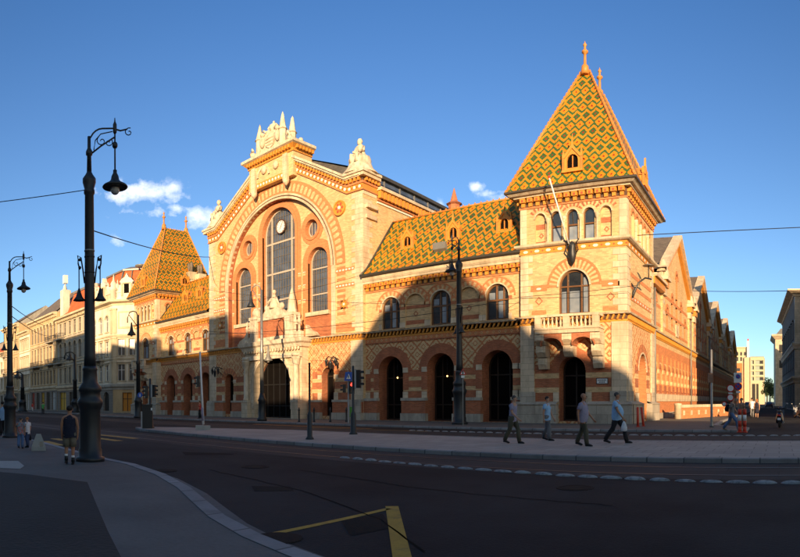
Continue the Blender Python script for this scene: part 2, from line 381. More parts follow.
    def ball(s, c, r, mat, seg=10, rings=7):
        rx, ry, rz = r if isinstance(r, (tuple, list)) else (r, r, r); c = V(c)
        rows = [[c+V((rx*sin(pi*j/rings)*cos(2*pi*i/seg), ry*sin(pi*j/rings)*sin(2*pi*i/seg), -rz*cos(pi*j/rings))) for i in range(seg)] for j in range(rings+1)]
        s.grid(rows, mat, True, True)
    def dentils(s, fr, a0, a1, z0, z1, d0, d1, step, fill, mat):
        n = max(1, round((a1-a0)/step)); st = (a1-a0)/n
        for i in range(n): s.box(fr, a0+(i+.5-fill/2)*st, a0+(i+.5+fill/2)*st, z0, z1, d0, d1, mat)
    def rough(s, amp, freq):
        """weathered carving: push vertices about with smooth noise"""
        s.v = [v+noise.noise_vector(v*freq)*amp+noise.noise_vector(v*freq*2.7)*amp*.5 for v in s.v]; return s
    def build(s, name, parent=None, label=None, cat=None, group=None, kind=None, center=True):
        me = bpy.data.meshes.new(name); lo = V((min(v[i] for v in s.v) for i in range(3))); hi = V((max(v[i] for v in s.v) for i in range(3)))
        c = V(((lo.x+hi.x)/2, (lo.y+hi.y)/2, lo.z)) if center else V((0, 0, 0))
        me.from_pydata([v-c for v in s.v], [], s.f)
        names = list(dict.fromkeys(s.mt)); ix = {m: i for i, m in enumerate(names)}
        for m in names: me.materials.append(M[m])
        ul = me.uv_layers.new(name='UVMap')
        for k, p in enumerate(me.polygons):
            p.material_index = ix[s.mt[k]]; p.use_smooth = s.sm[k]
            if s.fuv[k]:
                for li, q in zip(p.loop_indices, s.fuv[k]): ul.data[li].uv = q
                continue
            N = p.normal
            if abs(N.z) > .999: T = V((1, 0, 0)); B = V((0, 1, 0))
            else: T = Z.cross(N).normalized(); B = N.cross(T)
            for li in p.loop_indices:
                q = s.v[me.loops[li].vertex_index]; ul.data[li].uv = (q.dot(T), q.dot(B))
        o = bpy.data.objects.new(name, me); COL.objects.link(o)
        wl = V((0, 0, 0)); pr = parent
        while pr: wl += pr.location; pr = pr.parent
        o.location = c-wl
        if parent: o.parent = parent
        tag(o, label, cat, group, kind)
        return o
def tag(o, label=None, cat=None, group=None, kind=None):
    for k, v in (('label', label), ('category', cat), ('group', group), ('kind', kind)):
        if v: o[k] = v
    return o
def empty(name, loc, label, cat, group=None, rz=0.0):
    o = bpy.data.objects.new(name, None); o.empty_display_size = .3; COL.objects.link(o); o.location = loc; o.rotation_euler.z = rz
    return tag(o, label, cat, group)
def dup(root, loc, rz=0.0, label=None, group=None, scale=1.0):
    def cp(o, par):
        c = o.copy(); COL.objects.link(c)
        if par: c.parent = par
        for ch in list(o.children): cp(ch, c)
        return c
    r = cp(root, None); r.location = loc; r.rotation_euler.z = rz; r.scale = (scale,)*3
    if label: r['label'] = label
    if group: r['group'] = group
    return r

def arch(cx, hw, z0, zs, n=14):
    return [(cx-hw, z0), (cx+hw, z0)] + [(cx+hw*cos(pi*i/n), zs+hw*sin(pi*i/n)) for i in range(n+1)]
def arcline(cx, cz, r, n=24, a0=0.0, a1=pi): return [(cx+r*cos(a0+(a1-a0)*i/n), cz+r*sin(a0+(a1-a0)*i/n)) for i in range(n+1)]
def circ(cx, cz, r, n=20): return [(cx+r*cos(2*pi*i/n), cz+r*sin(2*pi*i/n)) for i in range(n)]
def voussoirs(mb, fr, cx, cz, r0, r1, n, d, mats, proud=.03, a0=0.0, a1=pi):
    for i in range(n):
        p, q = a0+(a1-a0)*i/n, a0+(a1-a0)*(i+1)/n; m = (p+q)/2
        o = [(cx+r0*cos(p), cz+r0*sin(p)), (cx+r1*cos(p), cz+r1*sin(p)), (cx+r1*cos(q), cz+r1*sin(q)), (cx+r0*cos(q), cz+r0*sin(q))]
        dd = d+proud+(.006 if i % 2 else 0)
        mb.poly([fr.p(a, z, dd) for a, z in o], mats[i % len(mats)])
        mb.poly([fr.p(*o[1], dd), fr.p(*o[2], dd), fr.p(*o[2], d), fr.p(*o[1], d)], mats[i % len(mats)])
        mb.poly([fr.p(*o[0], dd), fr.p(*o[3], dd), fr.p(*o[3], d), fr.p(*o[0], d)], mats[i % len(mats)])
def window(parent, fr, cx, hw, z0, zs, d, fmat='dark_wood', bars=(0,), trans=(), gmat='glass', ft=.09, name='window', arched=True, backing=None, thin=.05, glassd=-.08):
    """one window: arched frame, mullions (fractions of hw), transoms (heights), glass behind"""
    mb = MB(); top = zs+(hw if arched else 0)
    oo = arch(cx, hw, z0, zs) if arched else [(cx-hw, z0), (cx+hw, z0), (cx+hw, zs), (cx-hw, zs)]
    ii = arch(cx, hw-ft, z0+ft, zs) if arched else [(cx-hw+ft, z0+ft), (cx+hw-ft, z0+ft), (cx+hw-ft, zs-ft), (cx-hw+ft, zs-ft)]
    mb.band(fr, ii, oo, d-.1, d, fmat, True)
    for b in bars:
        x = cx+b*hw; h = zs+math.sqrt(max(0, hw*hw-(b*hw)**2))-ft*.5 if arched else zs-ft*.5
        mb.box(fr, x-thin, x+thin, z0+ft*.5, h, d-.09, d-.012, fmat)
    for z in trans: mb.box(fr, cx-hw+ft*.5, cx+hw-ft*.5, z-thin, z+thin, d-.092, d-.006, fmat)
    mb.poly([fr.p(a, z, d+glassd) for a, z in oo], gmat)
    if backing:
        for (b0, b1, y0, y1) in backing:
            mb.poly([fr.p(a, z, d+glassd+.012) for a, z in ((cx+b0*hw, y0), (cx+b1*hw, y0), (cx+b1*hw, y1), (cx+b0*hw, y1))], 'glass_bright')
    return mb.build(name, parent)
# ------------------------------------------------------------------ the market hall
HALL = empty('market_hall', (-35, 38, 0), 'long yellow and red brick market hall with patterned roofs, clock gable and pointed towers', 'market hall')
ZC = 7.45                                   # top of the string course round the ground floor
def cornice_prof(z, h, out): return [(0, z-h), (out*.35, z-h), (out*.45, z-h*.62), (out*.8, z-h*.5), (out, z-h*.36), (out, z), (0, z)]
def string_course(mb, path, closed=False):
    mb.sweep(path, [(0, ZC-.12), (.30, ZC-.1), (.36, ZC), (.0, ZC+.06)], 'pale_stone', closed)
    mb.sweep(path, [(0, ZC-.62), (.06, ZC-.6), (.06, ZC-.45), (0, ZC-.45)], 'ceramic_orange', closed)
    mb.sweep(path, [(0, ZC-.45), (.03, ZC-.45), (.03, ZC-.12), (0, ZC-.12)], 'ceramic_dark', closed)
def string_dentils(mb, fr, a0, a1, d=0.0): 
    n = int((a1-a0)/.36)
    for i in range(n):          # slanting little blocks
        a = a0+(i+.5)*(a1-a0)/n
        mb.prism(fr, [(a-.13, ZC-.44), (a-.02, ZC-.44), (a+.13, ZC-.12), (a+.02, ZC-.12)], d+.03, d+.2, 'ceramic_orange')
def frieze(mb, path, z, closed=False):
    """brick bracket frieze under an eave, from z up to z+.75"""
    mb.sweep(path, [(0, z-.14), (.08, z-.12), (.08, z), (0, z)], 'orange_brick', closed)
    mb.sweep(path, [(0, z), (.03, z), (.03, z+.62), (0, z+.62)], 'ceramic_dark', closed)
    mb.sweep(path, [(0, z+.6), (.36, z+.6), (.40, z+.78), (0, z+.78)], 'limestone', closed)
def frieze_blocks(mb, fr, a0, a1, z, d=0.0, step=.55):
    n = max(1, round((a1-a0)/step)); st = (a1-a0)/n
    for i in range(n):
        a = a0+(i+.5)*st
        mb.box(fr, a-.13, a+.13, z+.02, z+.3, d+.03, d+.17, 'ceramic_orange')
        mb.box(fr, a-.2, a+.2, z+.3, z+.6, d+.03, d+.31, 'ceramic_orange')
        mb.box(fr, a-.08, a+.08, z+.34, z+.5, d+.31, d+.325, 'ceramic_red')
def quoins(mb, fr, a, side, z0, z1, d=0.0, long_=.95, short=.6, h=.42):
    n = int((z1-z0)/h)
    for i in range(n):
        L = long_ if i % 2 else short
        mb.box(fr, min(a, a+side*L), max(a, a+side*L), z0+i*h, z0+(i+1)*h-.012, d, d+.03+.004*(i % 2), 'limestone')
def diamond(mb, fr, a, z, r, d, mat='red_brick', th=.09):
    mb.band(fr, [(a+(r-th)*c, z+(r-th)*s_) for c, s_ in ((1, 0), (0, 1), (-1, 0), (0, -1))], [(a+r*c, z+r*s_) for c, s_ in ((1, 0), (0, 1), (-1, 0), (0, -1))], d, d+.02, mat, True)
def glazed_band(mb, fr, a0, a1, z, d, n):
    """red band with a row of white glazed lozenges"""
    mb.box(fr, a0, a1, z-.16, z+.16, d, d+.03, 'orange_brick')
    for i in range(n):
        a = a0+(i+.5)*(a1-a0)/n; q = min(.2, (a1-a0)/n*.36)
        mb.poly([fr.p(a-q, z, d+.04), fr.p(a-q*.5, z-.07, d+.04), fr.p(a+q*.5, z-.07, d+.04), fr.p(a+q, z, d+.04), fr.p(a+q*.5, z+.07, d+.04), fr.p(a-q*.5, z+.07, d+.04)], 'white_glaze')
def piers_banding(mb, fr, a0, a1, z0, z1, d, n):
    """red and yellow courses"""
    H_ = (z1-z0)/(1.0*(n//2+1)+.55*(n//2)); z = z0
    for i in range(n):
        h = H_*(1.0 if i % 2 == 0 else .55); z_ = z; z += h
        mb.box(fr, a0, a1, z_, z_+h, d, d+.02+.004*(i % 2), 'red_brick' if i % 2 == 0 else 'yellow_brick')
def finial(parent, x, y, z, h, name='finial', mat='ridge_clay'):
    mb = MB()
    mb.lathe((x, y, z), [(.34*h/2.4, 0), (.26*h/2.4, .25*h), (.11*h/2.4, .32*h), (.10*h/2.4, .62*h), (.24*h/2.4, .66*h), (.24*h/2.4, .70*h), (.09*h/2.4, .74*h), (.08*h/2.4, .84*h), (.15*h/2.4, .88*h), (.05*h/2.4, .94*h), (.01, h)], mat, 8)
    return mb.build(name, parent)
def dormer(parent, fr, a, z, d0, wid, h, depth, mat='ceramic_orange'):
    """gabled gothic dormer of orange terracotta; front face at d0, body running back"""
    mb = MB(); hw = wid/2; e = .44*h
    body = [(a-hw, z), (a+hw, z), (a+hw, z+e), (a, z+.78*h), (a-hw, z+e)]
    hole = [(a-hw*.62, z+.1*h), (a+hw*.62, z+.1*h)] + [(a+hw*.62*cos(pi*i/6), z+.36*h+hw*.6*sin(pi*i/6)) for i in range(7)]
    mb.wall(fr, body, [hole], d0, mat, .16)
    mb.poly([fr.p(p, q, d0-.15) for p, q in hole], 'unlit_interior')
    mb.box(fr, a-.03, a+.03, z+.12*h, z+.5*h, d0-.14, d0-.03, 'ridge_clay')
    mb.poly([fr.p(a-hw, z, d0), fr.p(a-hw, z+e, d0), fr.p(a-hw, z+e, d0-depth), fr.p(a-hw, z, d0-depth)], mat)
    mb.poly([fr.p(a+hw, z, d0), fr.p(a+hw, z+e, d0), fr.p(a+hw, z+e, d0-depth), fr.p(a+hw, z, d0-depth)], mat)
    for sg in (-1, 1):
        mb.poly([fr.p(a+sg*(hw+.08), z+e-.06, d0+.06), fr.p(a, z+.82*h, d0+.06), fr.p(a, z+.82*h, d0-depth), fr.p(a+sg*(hw+.08), z+e-.06, d0-depth)], 'ridge_clay')
        mb.band(fr, [(a+sg*hw*.82, z+e), (a, z+.74*h)], [(a+sg*(hw+.1), z+e), (a, z+.88*h)], d0-.02, d0+.07, mat)
        mb.box(fr, a+sg*hw-.08, a+sg*hw+.08, z-.04, z+e+.05*h, d0-.1, d0+.05, 'ridge_clay')
        mb.prism(fr, [(a+sg*hw-.09, z+e+.05*h), (a+sg*hw+.09, z+e+.05*h), (a+sg*hw, z+e+.32*h)], d0-.14, d0+.04, mat, back=True)
    mb.box(fr, a-hw-.1, a+hw+.1, z-.08, z+.06, d0-.1, d0+.1, mat)
    mb.prism(fr, [(a-.07, z+.84*h), (a+.07, z+.84*h), (a, z+1.22*h)], d0-.1, d0+.04, mat, back=True)
    return mb.build('dormer', parent)
def ridge_teeth(mb, p, q, step=.34, r=.13, mat='ridge_clay'):
    p, q = V(p), V(q); L = (q-p).length; n = int(L/step); t = (q-p)/L
    mb.tube([p, q], .09, mat, 6)
    for i in range(n+1):
        c = p+t*(i*L/n); mb.lathe(c-V((0, 0, .05)), [(r*.75, 0), (r*.7, .12), (r*.2, .26)], mat, 5, False)

# -------- one corner tower
def corner_tower(tl, tr, n0, n1, nm):
    T = MB(); c = (tl+tr)/2; k = (tr-tl)/7.77; nc = (n0+n1)/2
    f, r, l, b = FRONT(n0), RIGHT(tr), LEFT(tl), BACK(n1)
    ring = [(tl, n0), (tr, n0), (tr, n1), (tl, n1)]
    ZT = 15.3
    # ground storey
    dz = 3.62; dhw = .98*k
    T.wall(f, [(tl, 0), (tr, 0), (tr, ZC), (tl, ZC)], [arch(c, dhw, .15, dz)], 0, 'lattice_wall', 1.0, 'red_brick')
    T.wall(r, [(n0, 0), (n1, 0), (n1, ZC), (n0, ZC)], [arch(nc+.3, 1.3, .15, 3.7)], 0, 'lattice_wall', .9, 'orange_brick')
    # upper storeys
    bw = 1.12*k; sp = 1.2*k; ar = .40*min(1, k*1.1)
    uph = [arch(c+.05+i*sp, ar, 12.52, 14.28, 10) for i in (-2, -1, 0, 1, 2)]
    T.wall(f, [(tl, ZC), (tr, ZC), (tr, ZT), (tl, ZT)], [arch(c+.15*k, bw, 7.5, 9.42)] + uph, 0, 'yellow_brick', .32, 'plain_yellow')
    rh = [arch(nc+i*1.2, .40, 12.52, 14.28, 8) for i in (-2, -1, 0, 1, 2)]
    T.wall(r, [(n0, ZC), (n1, ZC), (n1, ZT), (n0, ZT)], rh, 0, 'yellow_brick', .3, 'plain_yellow')
    for fr, a0, a1 in ((l, -n1, -n0), (b, -tr, -tl)): T.wall(fr, [(a0, 0), (a1, 0), (a1, ZT), (a0, ZT)], [], 0, 'yellow_brick')
    for i, h in zip((-2, -1, 0, 1, 2), uph):
        x = c+.05+i*sp
        if abs(i) == 2:
            T.poly([f.p(a, z, -.2) for a, z in h], 'yellow_brick')
            T.box(f, x-ar, x+ar, 13.6, 13.95, -.2, -.17, 'red_brick'); diamond(T, f, x, 13.15, .2, -.2); T.box(f, x-ar, x+ar, 12.52, 12.75, -.2, -.17, 'red_brick')
        T.band(f, arcline(x, 14.28, ar, 10), arcline(x, 14.28, ar+.09, 10), -.05, .05, 'limestone')
        voussoirs(T, f, x, 14.28, ar+.22, ar+.5, 13, 0, ['yellow_brick', 'red_brick'], .015+.012*(i % 2), .35, pi-.35)
    for h in rh: T.poly([r.p(a, z, -.25) for a, z in h], 'plain_yellow')
    for i in (-2, -1, 0, 1, 2): T.band(r, arcline(nc+i*1.2, 14.28, .4, 8), arcline(nc+i*1.2, 14.28, .62, 8), 0, .04, 'orange_brick')
    for j in range(4):      # little columns between the arched lights
        for fr, x in ((f, c+.05+(-1.5+j)*sp), (r, nc+(-1.5+j)*1.2)):
            q = fr.p(x, 0, .06)
            T.lathe((q.x, q.y, 12.5), [(.14, 0), (.14, .1), (.085, .14), (.085, 1.4), (.16, 1.55), (.17, 1.75), (.1, 1.76)], 'limestone', 8)
    # great window surround
    x = c+.15*k
    T.band(f, arcline(x, 9.42, bw, 20), arcline(x, 9.42, bw+.12, 20), -.05, .1, 'limestone')
    voussoirs(T, f, x, 9.42, bw+.14, bw+.72*k, 33, 0, ['orange_brick', 'yellow_brick'], .02)
    T.band(f, arcline(x, 9.42, bw+.72*k, 22), arcline(x, 9.42, bw+.88*k, 22), 0, .045, 'orange_brick')
    for sg in (-1, 1):
        a = x+sg*(bw+1.5*k); glazed_band(T, f, a-.62*k, a+.62*k, 9.4, 0, 1)
        T.box(f, a-.62*k, a+.62*k, 9.56, 9.66, 0, .02, 'orange_brick')
        diamond(T, f, a, 8.55, .3, 0)
        T.box(f, a-.55*k, a+.55*k, 7.6, 7.9, 0, .02, 'orange_brick')
    # bands on the side face
    for z in (9.4, 10.2): T.box(r, n0+1, n1-.9, z-.14, z+.14, 0, .02, 'orange_brick')
    glazed_band(T, r, n0+1, n1-.9, 8.6, 0, 8)
    T.box(r, n0+1, n1-.9, 7.62, 7.9, 0, .02, 'orange_brick')
    # door surrounds
    T.band(f, arcline(c, dz, dhw, 18), arcline(c, dz, dhw+.1, 18), -.05, .07, 'red_brick')
    voussoirs(T, f, c, dz, dhw+.1, dhw+.62, 24, 0, ['red_brick', 'red_brick'], .04)
    T.band(r, arcline(nc+.3, 3.7, 1.3, 18), arcline(nc+.3, 3.7, 1.42, 18), -.05, .07, 'limestone')
    voussoirs(T, r, nc+.3, 3.7, 1.42, 2.0, 22, 0, ['orange_brick', 'red_brick'], .04)
    for sg in (-1, 1):
        a0, a1 = sorted((c+sg*dhw, c+sg*(tr-tl)/2*.72)); piers_banding(T, f, a0, a1, 1.5, 4.1, 0, 5)
        T.box(f, min(c+sg*dhw, c+sg*(dhw+.42)), max(c+sg*dhw, c+sg*(dhw+.42)), 1.5, 2.15, 0, .07, 'limestone')
        a0, a1 = sorted((nc+.3+sg*1.3, nc+.3+sg*2.3)); piers_banding(T, r, a0, a1, 1.5, 4.1, 0, 5)
        T.box(r, a0, a1, 1.5, 2.1, .03, .07, 'limestone')
    # stone corner strips, plinth, cornices
    for fr, a, sg in ((f, tl, 1), (f, tr, -1), (r, n0, 1), (r, n1, -1)):
        T.box(fr, min(a, a+sg*1.05), max(a, a+sg*1.05), 1.45, ZC-.6, 0, .1, 'limestone')
        T.box(fr, min(a, a+sg*1.15), max(a, a+sg*1.15), 1.45, 2.2, .1, .16, 'grey_stone')
        quoins(T, fr, a, sg, ZC+.1, 11.8)
        T.box(fr, min(a, a+sg*.5), max(a, a+sg*.5), 12.5, ZT-.15, 0, .04, 'limestone')
    for fr, a0, a1, cc, hw in ((f, tl-.45, tr+.45, c, dhw), (r, n0-.2, n1+.3, nc+.3, 1.3)):
        for q0, q1 in ((a0, cc-hw-.05), (cc+hw+.05, a1)):
            T.box(fr, q0, q1, 0, 1.3, 0, .45, 'grey_stone'); T.prism(fr, [(q0, 1.3), (q1, 1.3), (q1, 1.34), (q0, 1.34)], 0, .5, 'grey_stone')
            T.poly([fr.p(q0, 1.34, .5), fr.p(q1, 1.34, .5), fr.p(q1, 1.52, 0), fr.p(q0, 1.52, 0)], 'grey_stone')
    string_course(T, ring, True)
    for fr, a0, a1 in ((f, tl, tr), (r, n0, n1)): string_dentils(T, fr, a0, a1)
    T.sweep(ring, [(0, 11.85), (.06, 11.87), (.06, 12.24), (.22, 12.28), (.34, 12.36), (.36, 12.5), (0, 12.52)], 'limestone', True, mats=['limestone', 'ceramic_orange', 'limestone', 'limestone', 'limestone', 'limestone'])
    for fr, a0, a1 in ((f, tl, tr), (r, n0, n1)):
        n = round((a1-a0)/.9)
        for i in range(n):
            a = a0+(i+.5)*(a1-a0)/n
            T.poly([fr.p(a+p, 12.055+q, .075) for p, q in ((-.2, 0), (-.1, -.09), (.1, -.09), (.2, 0), (.1, .09), (-.1, .09))], 'white_glaze')
            T.poly([fr.p(a+.45*(a1-a0)/n/.9+p, 12.055+q, .075) for p, q in ((-.07, 0), (0, -.07), (.07, 0), (0, .07))], 'ceramic_red')
    frieze(T, ring, ZT-.1, True)
    for fr, a0, a1 in ((f, tl, tr), (r, n0, n1), (l, -n1, -n0)): frieze_blocks(T, fr, a0, a1, ZT-.1)
    tower = T.build('corner_tower', HALL)
    # roof
    RF = MB(); o = .78; ze = 16.18; x0, x1, y0, y1 = tl-o, tr+o, n0-o, n1+o; zr = 25.5; ya, yb = nc-1.2, nc+2.4
    rw = .38
    A, B, C_, D_ = V((x0, y0, ze)), V((x1, y0, ze)), V((x1, y1, ze)), V((x0, y1, ze))
    a, b_, c_, d_ = V((c-rw, ya, zr)), V((c+rw, ya, zr)), V((c+rw, yb, zr)), V((c-rw, yb, zr))
    for q in ((A, B, b_, a), (B, C_, c_, b_), (C_, D_, d_, c_), (D_, A, a, d_)): RF.poly(q, 'roof_tiles_tower')
    RF.poly((a, b_, c_, d_), 'ridge_clay')
    roof = RF.build('tower_roof', tower)
    RT = MB()
    for p, q in ((A, a), (B, b_), (C_, c_), (D_, d_), ((a+b_)/2, (c_+d_)/2)): ridge_teeth(RT, p+V((0, 0, .04)), q+V((0, 0, .04)))
    RT.build('ridge_tiles', tower)
    G = MB(); G.sweep([(x0, y0), (x1, y0), (x1, y1), (x0, y1)], [(-.78, ze-.3), (-.45, ze-.28), (-.2, ze-.26), (-.02, ze-.12), (.1, ze-.1), (.1, ze+.04), (-.1, ze+.06)], 'gutter', True, mats=['pale_stone', 'pale_stone', 'pale_stone', 'gutter', 'gutter', 'gutter'])
    G.build('gutter', tower)
    for y in (ya, yb): finial(tower, c, y, zr-.1, 2.5)
    sl_ = (zr-ze)/(ya-y0)
    dormer(tower, f, c+.25, 17.1, .78-(.92/sl_)+.12, 1.3*k, 2.05, 1.3)
    dormer(tower, r, nc, 17.2, .78-1.02*((x1-c-rw)/(zr-ze))+.05, 1.15, 1.75, 1.2)
    # windows and doors
    window(tower, f, c+.15*k, bw, 7.5, 9.42, -.12, 'brown_wood', (-.45, .45), (9.42,), 'glass', .12, backing=((-.34, .3, 7.6, 9.1), (-.86, -.56, 7.6, 9.1), (.56, .84, 7.6, 10)))
    for i in (-1, 0, 1): window(tower, f, c+.05+i*sp, ar, 12.52, 14.28, -.12, 'brown_wood', (), (13.65,), 'glass', .07, backing=((-.7, .7, 12.6, 13.55),))
    window(tower, f, c, dhw, .15, dz, -.85, 'dark_wood', (0,), (dz-.3, 1.2), 'unlit_interior', .12, name='door')
    window(tower, r, nc+.3, 1.3, .15, 3.7, -.75, 'dark_wood', (0,), (3.7, 1.0), 'glass', .1, name='door')
    return tower, c, k, f
RTL, RTR = -17.75, -10.0
tw, twc, twk, twf = corner_tower(RTL, RTR, 38.0, 46.3, 'right')
tw2, tc2, tk2, tf2 = corner_tower(-73.1, -66.9, 38.0, 46.3, 'left')
def balcony(tower, c, k, n0):
    B = MB(); f = FRONT(n0); hw = 2.28*k; d = 1.2
    B.box(f, c-hw, c+hw, 6.1, 6.4, 0, d, 'limestone'); B.box(f, c-hw-.06, c+hw+.06, 6.36, 6.5, 0, d+.07, 'limestone')
    B.box(f, c-hw-.03, c+hw+.03, 7.2, 7.36, d-.24, d+.05, 'limestone')
    for sg in (-1, 1): B.box(f, c+sg*hw-(.2 if sg > 0 else 0.02), c+sg*hw+(.02 if sg > 0 else .2), 7.2, 7.36, 0, d+.03, 'limestone')
    for a in (-hw+.22, 0, hw-.22): B.box(f, c+a-.22, c+a+.22, 6.5, 7.2, d-.26, d+.03, 'limestone')
    # red vaulted underside between the brackets
    for s0, s1 in ((-hw+.35, -.35), (.35, hw-.35)):
        m = (s0+s1)/2; q = (s1-s0)/2
        o = [(c+s0, 5.25)] + [(c+m+q*cos(pi-pi*i/10), 5.25+.55*sin(pi*i/10)) for i in range(11)][1:-1] + [(c+s1, 5.25), (c+s1, 6.1), (c+s0, 6.1)]
        B.prism(f, o, 0, d-.1, 'red_brick', 'red_brick')
    bal = B.build('balcony', tower)
    for s0, s1 in ((-hw+.5, -.28), (.28, hw-.5)):
        n = 5; U = MB()
        for i in range(n):
            q = f.p(c+s0+(i+.5)*(s1-s0)/n, 6.5, d-.12)
            U.lathe(q, [(.09, 0), (.09, .06), (.05, .1), (.095, .28), (.06, .45), (.04, .55), (.085, .62), (.085, .7)], 'limestone', 8)
        U.build('balustrade', tower)
    for a, zb in ((-hw+.28, 3.75), (0, 4.55), (hw-.28, 3.75)):
        K = MB()
        for z0, z1, e in ((5.35, 6.1, d-.08), (4.55, 5.35, d*.72), (3.75, 4.55, d*.44)):
            if z0 < zb: continue
            prof = [(0, z0), (e*.7, z0), (e, z0+.3), (e, z1-.05), (0, z1-.02)]
            for sg in (-1, 1): K.poly([f.p(c+a+sg*.34, z, dd) for dd, z in prof], 'limestone')
            for (p0, q0), (p1, q1) in zip(prof, prof[1:]): K.poly([f.p(c+a-.34, q0, p0), f.p(c+a+.34, q0, p0), f.p(c+a+.34, q1, p1), f.p(c+a-.34, q1, p1)], 'limestone')
            K.box(f, c+a-.2, c+a+.2, z0+.32, z1-.15, e, e+.05, 'limestone')
        K.build('bracket', tower)
balcony(tw, twc, twk, 38.0); balcony(tw2, tc2, tk2, 38.0)
# flagpole with its bracket on the right tower
P = MB(); f = FRONT(38.0); fx = twc+.12
P.lathe(f.p(fx, 10.8, .25), [(.03, 0), (.2, .25), (.3, .7), (.22, 1.1), (.28, 1.3), (.12, 1.6)], 'iron', 8)
for sg in (-1, 1): P.tube([f.p(fx+sg*.1, 11.2, .2), f.p(fx+sg*.45, 11.8, .35), f.p(fx+sg*.3, 12.3, .3), f.p(fx+sg*.55, 12.5, .45)], .05, 'iron', 5)
P.tube([f.p(fx, 11.6, .25), f.p(fx-.2, 12.5, .55)], .07, 'iron', 6)
P.tube([f.p(fx-.16, 12.2, .5), f.p(fx-1.0, 16.3, 1.9)], .055, 'plaque_white', 6); P.ball(f.p(fx-1.0, 16.35, 1.92), .1, 'red_paint', 6, 5)
P.build('flagpole', tw)
# plaque by the tower door
P = MB(); a = S(602, 37.9); zq = Zn(602, 381, 37.9)
P.box(f, a-.42, a+.42, zq-.2, zq+.2, .02, .06, 'iron'); P.box(f, a-.37, a+.37, zq-.16, zq+.16, .06, .065, 'plaque_white')
for r_, z in ((7, zq+.06), (5, zq-.07)):
    for i in range(r_): P.box(f, a-.3+i*.6/7+(7-r_)*.043, a-.3+i*.6/7+.055+(7-r_)*.043, z-.04, z+.04, .065, .068, 'iron')
P.build('plaque', tw)
P = MB(); q = RIGHT(RTR)          # wire anchor and lamp arm on the side face
P.tube([q.p(39.2, 9.6, 0), q.p(39.2, 9.2, .25), q.p(39.2, 8.6, .1), q.p(39.2, 9.6, .5), q.p(39.6, 10.0, .9), q.p(40.6, 10.1, 1.1)], .06, 'iron', 6); P.tube([q.p(40.2, 10.1, 1.0), q.p(40.2, 11.0, 1.0)], .04, 'iron'); P.lathe(q.p(40.2, 10.95, 1.0), [(.45, 0), (.3, .08), (.05, .15)], 'zinc', 10)
P.build('lamp_arm', tw)

